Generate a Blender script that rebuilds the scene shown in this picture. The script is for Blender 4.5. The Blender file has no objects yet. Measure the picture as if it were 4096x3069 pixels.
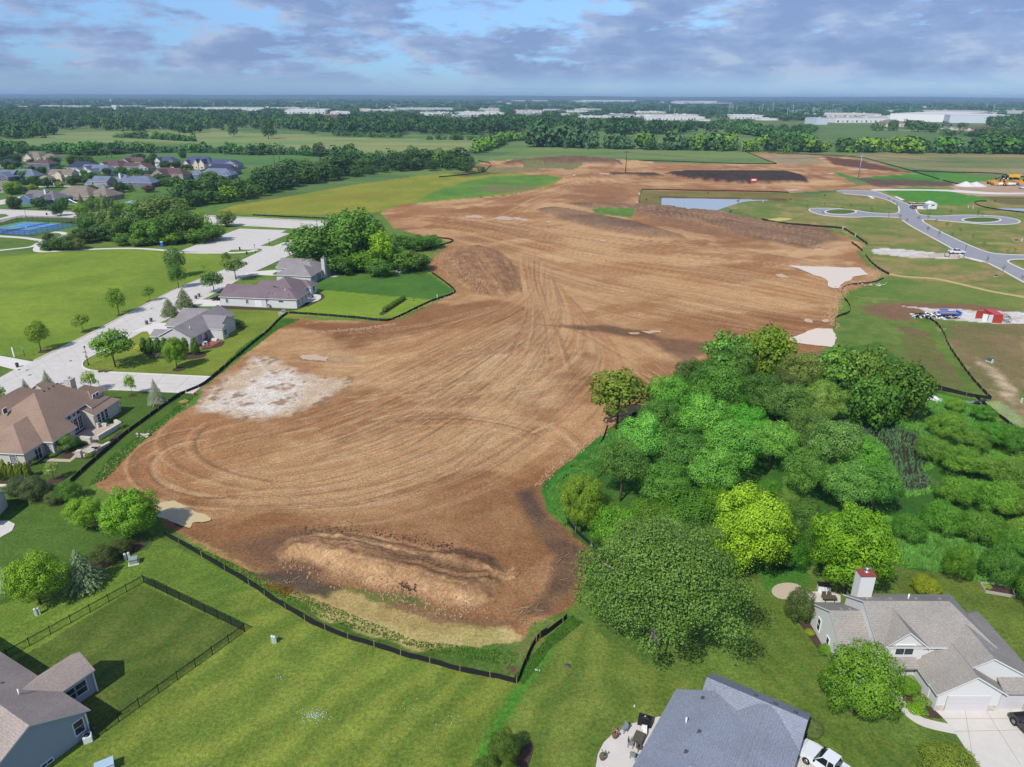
import bpy, bmesh, math, random
import numpy as np
from mathutils import Vector, Matrix
from mathutils.geometry import tessellate_polygon
S = bpy.context.scene
R = math.radians
# ------------------------------------------------------------------ camera
CAM_H = 62.0; FPX = 1534.0; IW, IH = 2212.0, 1657.0; HORIZON = 207.0
PITCH = math.atan((IH/2-HORIZON)/FPX); ROLL = R(0.2)
FW = Vector((0, math.cos(PITCH), -math.sin(PITCH))); UP = Vector((0, math.sin(PITCH), math.cos(PITCH))); RT = Vector((1, 0, 0))
CX = RT*math.cos(ROLL)+UP*math.sin(ROLL); CY = UP*math.cos(ROLL)-RT*math.sin(ROLL)
cam = bpy.data.cameras.new('camera'); cam_o = bpy.data.objects.new('camera', cam); S.collection.objects.link(cam_o)
m = Matrix((CX, CY, -FW)).transposed().to_4x4(); m.translation = Vector((0, 0, CAM_H)); cam_o.matrix_world = m
cam.sensor_width = 36; cam.lens = FPX/IW*36; cam.clip_start = 1; cam.clip_end = 60000; S.camera = cam_o
# ------------------------------------------------------------------ sun, sky, exposure
SUN_EL = R(47); TRAVEL = Vector((0.555*math.cos(SUN_EL), 0.832*math.cos(SUN_EL), -math.sin(SUN_EL)))
sun = bpy.data.lights.new('sun', 'SUN'); sun.energy = 4.3; sun.angle = R(0.55); sun.color = (1.0, 0.96, 0.89)
sun_o = bpy.data.objects.new('sun', sun); S.collection.objects.link(sun_o); sun_o.rotation_euler = TRAVEL.to_track_quat('-Z', 'Y').to_euler()
sun_o.location = (0, 0, 500)
W = bpy.data.worlds.new('World'); S.world = W; W.use_nodes = True
def build_world():
 nt = W.node_tree; N = nt.nodes; L = nt.links; N.clear()
 out = N.new('ShaderNodeOutputWorld'); bg = N.new('ShaderNodeBackground'); sky = N.new('ShaderNodeTexSky')
 sky.sky_type = 'NISHITA'; sky.sun_disc = False; sky.sun_elevation = SUN_EL; sky.sun_rotation = math.atan2(-0.555, -0.832)
 sky.altitude = 200; sky.air_density = 1.0; sky.dust_density = 0.2; sky.ozone_density = 3.5
 tc = N.new('ShaderNodeTexCoord'); sep = N.new('ShaderNodeSeparateXYZ'); L.new(tc.outputs['Generated'], sep.inputs[0])
 def M(op, a, b=None, clamp=False):
  n = N.new('ShaderNodeMath'); n.operation = op; n.use_clamp = clamp
  for i, v in enumerate((a, b)):
   if v is None: continue
   if isinstance(v, (int, float)): n.inputs[i].default_value = v
   else: L.new(v, n.inputs[i])
  return n.outputs[0]
 def ramp(f, pts):
  n = N.new('ShaderNodeValToRGB'); L.new(f, n.inputs[0]); e = n.color_ramp.elements
  for i, (p, c) in enumerate(pts):
   q = e[i] if i < 2 else e.new(p)
   q.position = p; q.color = (*c, 1) if len(c) == 3 else c
  return n.outputs[0]
 # cloud banks near the horizon, wider than tall
 z = M('MAXIMUM', sep.outputs['Z'], 0.0)
 def noise(scale, det, rough, off=0, zs=3.0, dist=0.0):
  mp = N.new('ShaderNodeMapping'); L.new(tc.outputs['Generated'], mp.inputs[0]); mp.inputs['Location'].default_value = (off, off*.7, off*.3)
  mp.inputs['Scale'].default_value = (1, 1, zs)
  n = N.new('ShaderNodeTexNoise'); L.new(mp.outputs[0], n.inputs['Vector']); n.inputs['Scale'].default_value = scale
  n.inputs['Detail'].default_value = det; n.inputs['Roughness'].default_value = rough; n.inputs['Distortion'].default_value = dist
  return n.outputs['Fac']
 big = noise(2.6, 2, 0.5, 3.4, 3.5); mid = noise(12, 10, 0.56, 5.3, 3.4, .05); wisp = noise(22, 8, .62, 2.2, 8)
 bias = M('MULTIPLY', sep.outputs['X'], 0.08)
 low = M('MULTIPLY', M('SUBTRACT', 0.085, z, True), 1.1)
 v = M('ADD', M('ADD', M('MULTIPLY', big, 0.30), M('MULTIPLY', mid, 0.70)), bias); v = M('ADD', v, low)
 v = M('ADD', v, M('MULTIPLY', wisp, 0.12))
 mask = ramp(v, [(0.50, (0, 0, 0)), (0.58, (.8, .8, .8))])
 shade = noise(12, 10, 0.56, 5.275, 3.4, .05)
 ccol = ramp(shade, [(0.38, (.92, 1.06, 1.42)), (0.47, (0.64, 0.80, 1.26)), (0.60, (0.44, 0.59, 1.06))])
 hz = ramp(z, [(0.0, (1, 1, 1)), (0.012, (1, 1, 1)), (0.03, (0, 0, 0))])
 m1 = N.new('ShaderNodeMixRGB'); m1.blend_type = 'MULTIPLY'; m1.inputs[0].default_value = 1
 tint = ramp(z, [(0.0, (0.40, 0.64, 1.14)), (0.05, (0.58, 0.82, 1.26)), (0.11, (0.86, 1.04, 1.34))]); L.new(tint, m1.inputs[2])
 L.new(sky.outputs[0], m1.inputs[1])
 mk = M('MULTIPLY', mask, M('SUBTRACT', 1.0, M('MULTIPLY', hz, .75)))
 mx = N.new('ShaderNodeMixRGB'); L.new(mk, mx.inputs[0]); L.new(m1.outputs[0], mx.inputs[1])
 cs = N.new('ShaderNodeMixRGB'); cs.blend_type = 'MULTIPLY'; cs.inputs[0].default_value = 1; L.new(ccol, cs.inputs[1]); cs.inputs[2].default_value = (4.6, 4.6, 4.6, 1)
 L.new(cs.outputs[0], mx.inputs[2])
 L.new(mx.outputs[0], bg.inputs['Color']); bg.inputs['Strength'].default_value = 0.10; L.new(bg.outputs[0], out.inputs[0])
build_world()
S.view_settings.view_transform = 'Standard'; S.view_settings.look = 'None'; S.view_settings.gamma = 1.0; S.view_settings.exposure = 0.08
S.render.engine = 'CYCLES'; cy = S.cycles; cy.max_bounces = 5; cy.diffuse_bounces = 2; cy.glossy_bounces = 2; cy.transmission_bounces = 3
cy.volume_bounces = 0; cy.transparent_max_bounces = 8; cy.use_denoising = True; cy.sample_clamp_indirect = 4
# ------------------------------------------------------------------ helpers
COL = S.collection
CR = dict(c1=(0,350,2.16),c2=(1024,350,2.16),c3=(2048,350,2.16),c4=(3072,350,2.16),c5=(0,850,2.16),c6=(1024,850,2.16),c7=(2048,850,2.16),c8=(3072,650,2.16),d1=(0,1400,2.071),d2=(0,2200,1.907),d3=(1024,2100,1.71),d4=(2100,2200,1.906),d5=(3000,2200,1.907),d6=(2100,1300,1.841),d7=(3100,1200,2.071),e1=(0,580,4.424),e2=(450,580,4.424),e3=(3560,440,4.127),e4=(3740,680,6.213),e5=(0,840,5.53),e6=(3560,770,7.373),e7=(2600,700,4.424),e8=(3600,1180,4.46),f1=(0,370,3.16),f2=(700,370,3.16),f3=(1400,370,3.16),f4=(2000,370,3.16),f5=(2600,370,3.16),f6=(3200,370,2.469),f7=(3500,2100,3.711),f8=(0,1750,2.761),g1=(3150,2250,2.338),g2=(0,1480,3.946),g3=(560,1180,5.027),g4=(860,1000,4.096),h1=(0,800,.9079),h2=(3300,720,1.5967),ww=(0,0,1))
def pc(n, x, y):
 a = CR[n]; return ((a[0]+x/a[2])*.54004, (a[1]+y/a[2])*.54004)
def at(px, py, z=0.0):
 """photo survey point -> ground position in metres"""
 d = FW+CX*((px-IW/2)/FPX)+CY*((IH/2-py)/FPX); t = (z-CAM_H)/d.z
 return Vector((d.x*t, d.y*t, z))
def ac(n, x, y, z=0.0): return at(*pc(n, x, y), z)
def pts(n, L):   # list of crop points -> ground xy
 return [(at(*p).x, at(*p).y) for p in (L if n is None else [pc(n, *q) for q in L])]
def lin(c):
 return tuple((x/12.92 if x <= .04045 else ((x+.055)/1.055)**2.4) for x in c)
KA = 1.16
def alb(r, g, b):   # display colour of a sunlit horizontal surface -> albedo
 return tuple(min(.85, x/KA) for x in lin((r/255, g/255, b/255)))
def tag(o, label=None, cat=None, group=None, kind=None):
 if label: o['label'] = label
 if cat: o['category'] = cat
 if group: o['group'] = group
 if kind: o['kind'] = kind
 return o
def link(o, parent=None):
 COL.objects.link(o)
 if parent: o.parent = parent
 return o
def empty(name, loc=(0,0,0), rz=0, label=None, cat=None, group=None):
 o = bpy.data.objects.new(name, None); o.empty_display_size = .5; link(o); o.location = loc; o.rotation_euler = (0, 0, rz)
 return tag(o, label, cat, group)
def mesh_np(name, V, F, mats, mi=None, smooth=False):
 me = bpy.data.meshes.new(name); V = np.asarray(V, dtype=np.float32).reshape(-1, 3); F = np.asarray(F, dtype=np.int32); k = F.shape[1]; n = len(F)
 me.vertices.add(len(V)); me.vertices.foreach_set('co', V.ravel()); me.loops.add(n*k); me.loops.foreach_set('vertex_index', F.ravel())
 me.polygons.add(n); me.polygons.foreach_set('loop_start', np.arange(0, n*k, k, dtype=np.int32)); me.polygons.foreach_set('loop_total', np.full(n, k, dtype=np.int32))
 for m_ in mats: me.materials.append(m_)
 if mi is not None: me.polygons.foreach_set('material_index', np.asarray(mi, dtype=np.int32))
 if smooth: me.polygons.foreach_set('use_smooth', np.ones(n, dtype=bool))
 me.update(calc_edges=True); return me
class MB:
 """collects faces for one mesh object"""
 def __init__(s): s.v = []; s.f = []; s.m = []; s.sm = []
 def add(s, V, F, m=0, smooth=False):
  b = len(s.v); s.v += [tuple(p) for p in V]; s.f += [tuple(b+i for i in f) for f in F]; s.m += [m]*len(F); s.sm += [smooth]*len(F); return s
 def box(s, c, d, m=0, rz=0, rx=0, ry=0, taper=1.0):
  x, y, z = d[0]/2, d[1]/2, d[2]/2; t = taper
  V = [Vector(p) for p in ((-x,-y,-z),(x,-y,-z),(x,y,-z),(-x,y,-z),(-x*t,-y*t,z),(x*t,-y*t,z),(x*t,y*t,z),(-x*t,y*t,z))]
  M_ = Matrix.Translation(c) @ Matrix.Rotation(rz, 4, 'Z') @ Matrix.Rotation(ry, 4, 'Y') @ Matrix.Rotation(rx, 4, 'X')
  return s.add([M_ @ p for p in V], [(0,3,2,1),(4,5,6,7),(0,1,5,4),(1,2,6,5),(2,3,7,6),(3,0,4,7)], m)
 def tube(s, P, r, n=6, m=0, cap=True, smooth=True):
  P = [Vector(p) for p in P]; r = r if isinstance(r, (list, tuple)) else [r]*len(P); rings = []
  for i, p in enumerate(P):
   d = (P[min(i+1, len(P)-1)]-P[max(i-1, 0)]); d = d.normalized() if d.length > 1e-9 else Vector((0,0,1))
   a = d.orthogonal().normalized() if i == 0 else (a-d*a.dot(d)).normalized(); b = d.cross(a)
   rings.append([p+(a*math.cos(2*math.pi*k/n)+b*math.sin(2*math.pi*k/n))*r[i] for k in range(n)])
  V = [q for g in rings for q in g]; F = [(i*n+k, i*n+(k+1) % n, (i+1)*n+(k+1) % n, (i+1)*n+k) for i in range(len(P)-1) for k in range(n)]
  if cap: F += [tuple(range(n))[::-1], tuple((len(P)-1)*n+k for k in range(n))]
  return s.add(V, F, m, smooth)
 def lathe(s, c, prof, n=12, m=0, smooth=True, cap=True):
  V = []; k = len(prof)
  for (r, z) in prof:
   for i in range(n): V.append((c[0]+r*math.cos(2*math.pi*i/n), c[1]+r*math.sin(2*math.pi*i/n), c[2]+z))
  F = [(i*n+j, i*n+(j+1) % n, (i+1)*n+(j+1) % n, (i+1)*n+j) for i in range(k-1) for j in range(n)]
  if cap: F += [tuple(range(n))[::-1], tuple((k-1)*n+j for j in range(n))]
  return s.add(V, F, m, smooth)
 def poly(s, P, m=0):
  P = [Vector(p) for p in P]; T = tessellate_polygon([P]); return s.add(P, [tuple(t) for t in T], m)
 def prism(s, P2, z0, z1, m=0):
  """extruded flat outline"""
  n = len(P2); A = sum(P2[i][0]*P2[(i+1) % n][1]-P2[(i+1) % n][0]*P2[i][1] for i in range(n))
  if A < 0: P2 = P2[::-1]
  T = tessellate_polygon([[Vector((p[0], p[1], 0)) for p in P2]])
  V = [(p[0], p[1], z0) for p in P2]+[(p[0], p[1], z1) for p in P2]; F = []
  for t in T:
   a, b, c = [Vector((*P2[i][:2], 0)) for i in t]
   if (b-a).cross(c-a).z < 0: t = t[::-1]
   F += [tuple(i+n for i in t), tuple(t[::-1])]
  F += [(i, (i+1) % n, (i+1) % n+n, i+n) for i in range(n)]
  return s.add(V, F, m)
 def build(s, name, mats, parent=None, mat=None):
  me = bpy.data.meshes.new(name); V = s.v if mat is None else [mat @ Vector(p) for p in s.v]
  me.from_pydata(V, [], s.f)
  for q in (mats if isinstance(mats, (list, tuple)) else [mats]): me.materials.append(q)
  me.polygons.foreach_set('material_index', s.m); me.polygons.foreach_set('use_smooth', s.sm); me.update()
  return link(bpy.data.objects.new(name, me), parent)
# ------------------------------------------------------------------ materials
def mat(name, col, rough=.8, spec=.3, metal=0, var=0.0, scale=3.0, var2=None, bump=0.0, bscale=20, emit=None, coat=0, alpha=None):
 m_ = bpy.data.materials.new(name); m_.use_nodes = True; nt = m_.node_tree; N = nt.nodes; L = nt.links; p = N['Principled BSDF']
 p.inputs['Base Color'].default_value = (*col, 1); p.inputs['Roughness'].default_value = rough; p.inputs['Specular IOR Level'].default_value = spec
 p.inputs['Metallic'].default_value = metal; p.inputs['Coat Weight'].default_value = coat
 if alpha is not None: p.inputs['Alpha'].default_value = alpha
 if var or bump:
  g = N.new('ShaderNodeNewGeometry'); n = N.new('ShaderNodeTexNoise'); L.new(g.outputs['Position'], n.inputs['Vector'])
  n.inputs['Scale'].default_value = scale; n.inputs['Detail'].default_value = 6; n.inputs['Roughness'].default_value = .65
  c = N.new('ShaderNodeMix'); c.data_type = 'RGBA'; L.new(n.outputs['Fac'], c.inputs[0])
  a = tuple(min(1, x*(1-var)) for x in col); b = tuple(min(1, x*(1+var)) for x in (var2 or col))
  r = N.new('ShaderNodeMapRange'); L.new(n.outputs['Fac'], r.inputs[0]); r.inputs[1].default_value = .3; r.inputs[2].default_value = .7; L.new(r.outputs[0], c.inputs[0])
  c.inputs[6].default_value = (*a, 1); c.inputs[7].default_value = (*b, 1); L.new(c.outputs[2], p.inputs['Base Color'])
  if bump:
   n2 = N.new('ShaderNodeTexNoise'); L.new(g.outputs['Position'], n2.inputs['Vector']); n2.inputs['Scale'].default_value = bscale; n2.inputs['Detail'].default_value = 4
   bp = N.new('ShaderNodeBump'); L.new(n2.outputs['Fac'], bp.inputs['Height']); bp.inputs['Strength'].default_value = bump; bp.inputs['Distance'].default_value = .1; L.new(bp.outputs[0], p.inputs['Normal'])
 return m_
# ------------------------------------------------------------------ ground sheet
rng = np.random.default_rng(7)
def _h(ix, iy, seed):
 n = (ix.astype(np.int64)*374761393+iy.astype(np.int64)*668265263+seed*1442695041) & 0xffffffff
 n = ((n ^ (n >> 13))*1274126177) & 0xffffffff; return ((n ^ (n >> 16)) & 0xffff)/65535.0
def vnoise(x, y, seed=0):
 ix = np.floor(x); iy = np.floor(y); fx = x-ix; fy = y-iy; fx = fx*fx*(3-2*fx); fy = fy*fy*(3-2*fy)
 a = _h(ix, iy, seed); b = _h(ix+1, iy, seed); c = _h(ix, iy+1, seed); d = _h(ix+1, iy+1, seed)
 return (a*(1-fx)+b*fx)*(1-fy)+(c*(1-fx)+d*fx)*fy
def fbm(x, y, s, octv=4, seed=0):
 r = 0; a = .5; t = 0
 for i in range(octv): r = r+a*vnoise(x/s+i*17.3, y/s-i*9.1, seed+i); t += a; s *= .5; a *= .55
 return r/t
def axis(lo, hi, step):
 L = [lo]; 
 while L[-1] < hi: L.append(L[-1]+step(L[-1]))
 return np.array(L)
ys = axis(26.0, 14500.0, lambda y: max(.30, y*y/44000.0) if y < 1500 else y*.036)
xs_h = axis(0.0, 12500.0, lambda x: .34 if x < 62 else min(.34+(x-62)*.0105, 3.2) if x < 340 else (x-300)*.08)
xs = np.concatenate([-xs_h[:0:-1], xs_h])
NX, NY = len(xs), len(ys); GX, GY = np.meshgrid(xs, ys)
GZ = np.zeros_like(GX); GC = np.zeros(GX.shape+(3,)); GK = np.zeros(GX.shape, np.int8)   # colour, kind 0 grass 1 earth 2 crops
GR = np.zeros_like(GX)   # roughness of relief (bump weight for soil)
wx = (fbm(GX, GY, 3.0, 4, 11)-.5); wy = (fbm(GX, GY, 3.0, 4, 23)-.5)     # edge raggedness
N1 = fbm(GX, GY, 14, 5, 31); N2 = fbm(GX, GY, 3.2, 4, 41); N3 = fbm(GX, GY, 60, 4, 51); N4 = fbm(GX, GY, 1.1, 3, 61)
def sl(P, pad):
 P = np.asarray(P, float); x0, y0 = P.min(0)-pad; x1, y1 = P.max(0)+pad
 return slice(np.searchsorted(ys, y0), np.searchsorted(ys, y1)+1), slice(np.searchsorted(xs, x0), np.searchsorted(xs, x1)+1)
def inside(P, rag=0.0, sy=None, sx=None):
 P = np.asarray(P, float)
 if sy is None: sy, sx = sl(P, rag+1)
 X = GX[sy, sx]+wx[sy, sx]*2*rag; Y = GY[sy, sx]+wy[sy, sx]*2*rag
 r = np.zeros(X.shape, bool); n = len(P)
 for i in range(n):
  xa, ya = P[i]; xb, yb = P[(i+1) % n]
  if ya == yb: continue
  c = (Y < ya) != (Y < yb)
  r ^= c & (X < (xb-xa)*(Y-ya)/(yb-ya)+xa)
 return sy, sx, r
def sdist(P, pad, closed=True, sy=None, sx=None, rag=0):
 P = np.asarray(P, float)
 if sy is None: sy, sx = sl(P, pad)
 X = GX[sy, sx]+wx[sy, sx]*2*rag; Y = GY[sy, sx]+wy[sy, sx]*2*rag; D = np.full(X.shape, 1e9); n = len(P)
 for i in range(n if closed else n-1):
  a = P[i]; b = P[(i+1) % n]; d = b-a; L2 = max(1e-9, d@d); t = np.clip(((X-a[0])*d[0]+(Y-a[1])*d[1])/L2, 0, 1)
  D = np.minimum(D, (X-a[0]-t*d[0])**2+(Y-a[1]-t*d[1])**2)
 return sy, sx, np.sqrt(D)
def C3(c): return np.array(alb(*c))
def ramp2(n, c0, c1, lo=.3, hi=.7):
 t = np.clip((n-lo)/(hi-lo), 0, 1)[..., None]; return C3(c0)*(1-t)+C3(c1)*t
def fill(P, c0, c1=None, noise=None, kind=None, rag=.5, soft=0.0, a=1.0, lo=.3, hi=.7, thr=None):
 """paint a region of the ground; soft = metres of fade inside the edge"""
 sy, sx, r = inside(P, rag)
 al = r.astype(float)*a
 if soft > 0:
  _, _, D = sdist(P, 0, True, sy, sx, rag); al *= np.clip(D/soft, 0, 1)
 nz = (N1 if noise is None else noise)[sy, sx]
 if thr is not None: al *= np.clip((nz-thr[0])/(thr[1]-thr[0]), 0, 1)
 c = ramp2(nz, c0, c1 or c0, lo, hi); GC[sy, sx] = GC[sy, sx]*(1-al[..., None])+c*al[..., None]
 if kind is not None: k = GK[sy, sx]; k[al > (.5 if kind != 1 else .3)] = kind; GK[sy, sx] = k
 return sy, sx, al
def smooth(P, it=2, closed=False):
 P = [tuple(p) for p in P]
 for _ in range(it):
  Q = [] if closed else [P[0]]; n = len(P)
  for i in range(n if closed else n-1):
   a = P[i]; b = P[(i+1) % n]; Q += [(a[0]*.75+b[0]*.25, a[1]*.75+b[1]*.25), (a[0]*.25+b[0]*.75, a[1]*.25+b[1]*.75)]
  if not closed: Q.append(P[-1])
  P = Q
 return P
def stroke(P, w, c, a=.6,  dz=0.0, soft=.6, only=None, brk=0.0, seed=0):
 """stripe of soil colour along a line"""
 P = np.asarray(P, float); c = C3(c); n = len(P)
 for i in range(n-1):
  A = P[i]; B = P[i+1]; sy, sx = sl([A, B], w)
  if sy.stop <= sy.start or sx.stop <= sx.start: continue
  X = GX[sy, sx]; Y = GY[sy, sx]; d = B-A; L2 = max(1e-9, d@d); t = np.clip(((X-A[0])*d[0]+(Y-A[1])*d[1])/L2, 0, 1)
  D = np.sqrt((X-A[0]-t*d[0])**2+(Y-A[1]-t*d[1])**2)
  q = (np.clip((w-D)/(w*soft), 0, 1))*a
  if i > 0: q *= ~((t <= 0) & (((X-A[0])*d[0]+(Y-A[1])*d[1]) < 0))   # no double paint at joints
  if brk: q *= np.clip((N2[sy, sx]-brk)*6, 0, 1)
  if only is not None: q *= (GK[sy, sx] == only)
  GC[sy, sx] = GC[sy, sx]*(1-q[..., None])+c*q[..., None]
  if dz: GZ[sy, sx] += dz*q
def mound(P, h, w, rag=.4, power=1.0):
 sy, sx, r = inside(P, rag); _, _, D = sdist(P, 0, True, sy, sx, rag); t = np.clip(D/w, 0, 1)*r; t = t*t*(3-2*t)
 GZ[sy, sx] += h*t**power; return sy, sx, t
def resample(P, n):
 P = np.asarray(P, float); d = np.r_[0, np.cumsum(np.hypot(*np.diff(P, axis=0).T))]; t = np.linspace(0, d[-1], n)
 return np.c_[np.interp(t, d, P[:, 0]), np.interp(t, d, P[:, 1])]
def bundle(A, B, count, w, cols, a=(.15, .45), n=14, k_=.66, seg=(0, 1), only=1, seed=1, dz=0.0, brk=.0):
 """many tyre and blade marks between two guide lines"""
 rr = random.Random(seed); A = resample(smooth(A, 2), 40); B = resample(smooth(B, 2), 40)
 for k in range(count):
  t = rr.random(); j = rr.uniform(-.03, .03); i0 = rr.uniform(seg[0], seg[1]-.15); i1 = min(1, i0+rr.uniform(.12, .6))
  u = np.linspace(i0*39, i1*39, n); ia = np.clip(u.astype(int), 0, 38); f = (u-ia)[:, None]
  a_ = A[ia]*(1-f)+A[ia+1]*f; b_ = B[ia]*(1-f)+B[ia+1]*f; tt = (t+j*np.linspace(-1, 1, n))[:, None]
  stroke(a_*(1-tt)+b_*tt, rr.uniform(*w), rr.choice(cols), rr.uniform(*a)*k_, dz=dz*rr.choice((-1, 1)), soft=.85, only=only, brk=brk)
GP = lambda L: pts(None, L)
# base: grass everywhere, fields further out
GC[:] = ramp2(N1*.5+N2*.5, (76, 112, 38), (100, 136, 48))
far = GY > 420; GC[far] = ramp2(N3[far]*.6+N1[far]*.4, (70, 108, 56), (108, 132, 70)); GK[far] = 2
G_ = lambda *c: c
def field(L, c0, c1, kind=2, rag=1.0, band=None):
 sy, sx, al = fill(GP(L), c0, c1, N3, kind, rag)
 # drill rows and damp strips of a crop field
 b = fbm(GX[sy, sx]*.35+GY[sy, sx]*.1, GY[sy, sx]*2.2, 60, 4, 77)
 c = ramp2(b, c0, c1, .32, .62); GC[sy, sx] = np.where(al[..., None] > .5, GC[sy, sx]*.3+c*.7, GC[sy, sx])
GRN = (82, 128, 66); TAN = (142, 140, 92); DGRN = (66, 108, 58)
field([(-400, 420), (-400, 300), (0, 289), (500, 281), (1000, 283), (1400, 290), (2700, 280), (2700, 420)], DGRN, (98, 134, 72))
field([(-60, 300), (140, 286), (430, 280), (700, 296), (1050, 305), (1030, 334), (880, 336), (500, 318), (300, 304), (0, 318)], (88, 136, 72), (132, 146, 92))
field([(120, 300), (420, 283), (640, 290), (1040, 318), (1010, 333), (700, 325), (420, 300)], (90, 138, 74), (138, 148, 94))
field([(80, 330), (420, 322), (720, 338), (640, 357), (300, 345), (100, 345)], (68, 120, 58), (84, 130, 70))
field([(1040, 345), (1160, 320), (1600, 326), (2300, 330), (2300, 352), (1700, 352), (1230, 336)], (78, 124, 60), (112, 138, 78))
field([(1880, 330), (2300, 330), (2300, 384), (2100, 376), (1950, 360), (1790, 338)], (80, 118, 62), (150, 140, 104))
field([(1790, 270), (2090, 274), (2150, 300), (2000, 312), (1780, 308)], (70, 112, 56), (92, 126, 70))
field([(1200, 286), (1500, 283), (1700, 280), (1720, 300), (1500, 304), (1180, 300)], (72, 116, 58), (104, 134, 74))
# yellow green meadow and bright weeds between the tree belt and the cut
fill(GP([(480, 448), (620, 425), (760, 400), (900, 380), (1000, 372), (1060, 366), (1200, 372), (1218, 384), (1190, 402), (1100, 420), (880, 442), (780, 466), (500, 462), (470, 455)]), (112, 134, 26), (134, 144, 34), N1, 0, .8)
fill(GP([(880, 440), (940, 410), (1000, 392), (1060, 380), (1215, 376), (1215, 388), (1180, 400), (1060, 424)]), (70, 122, 40), (96, 142, 44), N1, 0, 1.5, soft=4)
fill(GP([(1020, 412), (1060, 398), (1180, 402), (1150, 412), (1080, 420)]), (118, 112, 88), (100, 122, 64), N2, 0, 2.5, soft=5, a=.8)
fill(GP([(500, 452), (640, 430), (800, 412), (900, 405), (860, 425), (700, 440), (560, 455)]), (130, 120, 40), (112, 138, 30), N1, 0, 2, soft=10, a=.6)
fill(GP([(960, 374), (1040, 368), (1100, 374), (1000, 384)]), (88, 96, 52), (78, 110, 44), N1, 0, 2, soft=6)
# left: park, lawns
fill(GP([(-60, 560), (120, 545), (260, 538), (480, 550), (560, 590), (330, 680), (90, 778), (-60, 760)]), (98, 134, 26), (116, 150, 34), N1, 0, .3)
fill(GP([(-80, 480), (0, 505), (-80, 530)]), (96, 138, 36), (110, 148, 40), N1, 0, .3)
fill(GP([(-80, 448), (-80, 330), (200, 330), (500, 350), (640, 400), (470, 455), (280, 448)]), (66, 112, 46), (84, 128, 50), N1, 0, .3)
fill(GP([(180, 795), (200, 760), (330, 700), (530, 660), (640, 680), (560, 745), (445, 812), (250, 803)]), (94, 124, 28), (116, 142, 38), N1, 0, .3)
fill(GP([(560, 640), (650, 600), (730, 585), (930, 590), (985, 625), (860, 688), (640, 682)]), (100, 142, 22), (112, 150, 26), N1, 0, .3)
fill(GP([(650, 605), (730, 588), (930, 592), (982, 628), (935, 648), (650, 622)]), (58, 110, 34), (72, 122, 40), N1, 0, .2)
fill(GP([(0, 1130), (60, 840), (440, 850), (380, 880), (200, 1040), (180, 1090), (340, 1160), (290, 1230), (0, 1320)]), (60, 98, 30), (76, 110, 34), N1, 0, .3)
fill(GP([(-20, 1100), (60, 1090), (330, 1165), (290, 1210), (240, 1250), (0, 1320)]), (60, 96, 30), (74, 112, 36), N1, 0, .3)
# big foreground lawn with mowing bands
sy, sx, al = fill(GP([(-60, 1700), (-60, 1330), (300, 1190), (400, 1185), (700, 1345), (1120, 1478), (1200, 1500), (1100, 1700)]), (86, 124, 32), (108, 144, 42), N1, 0, .2)
def mow(P, ang, per, c0, c1, a=.5, warp=1.2):
 sy, sx, r = inside(P, .1); t = R(ang); u = -GX[sy, sx]*math.sin(t)+GY[sy, sx]*math.cos(t)+(N1[sy, sx]-.5)*warp*2
 s = .5+.5*np.sin(u/per*2*math.pi); s = s*s*(3-2*s); n = N2[sy, sx]; s = np.clip(s*.8+(n-.5)*.9+.1, 0, 1)
 c = C3(c0)*(1-s[..., None])+C3(c1)*s[..., None]; q = (r*a)[..., None]; GC[sy, sx] = GC[sy, sx]*(1-q)+c*q
mow(GP([(60, 1700), (240, 1570), (530, 1360), (480, 1290), (560, 1270), (1120, 1478), (1000, 1700)]), 52, 5.2, (84, 112, 34), (128, 146, 50), .55, 5)
mow(GP([(-60, 1420), (300, 1240), (350, 1190), (560, 1280), (530, 1350), (300, 1230), (-60, 1400)]), 30, 2.4, (66, 102, 30), (88, 118, 38), .4, 2)
mow(GP([(30, 1430), (305, 1262), (525, 1362), (215, 1585), (30, 1500)]), 60, 6, (56, 82, 30), (80, 98, 40), .7, 9)
mow(GP([(1130, 1500), (1250, 1340), (1400, 1440), (1500, 1480), (1300, 1640), (1290, 1700), (1000, 1700)]), 70, 5, (84, 116, 36), (112, 136, 52), .8, 5)
stroke(smooth(GP([(1180, 1400), (1130, 1480), (1060, 1590), (1020, 1700)]), 1), 1.1, (56, 132, 24), .7)
mow(GP([(1570, 1230), (1700, 1220), (1760, 1400), (1800, 1560), (2090, 1640), (2090, 1700), (1700, 1700), (1620, 1400)]), 110, 2.6, (66, 100, 26), (92, 118, 34), .5, 3)
mow(GP([(1900, 1220), (2260, 1260), (2260, 1560), (2100, 1340), (1900, 1300)]), 20, 4, (78, 102, 30), (94, 116, 36), .5, 5)
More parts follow.
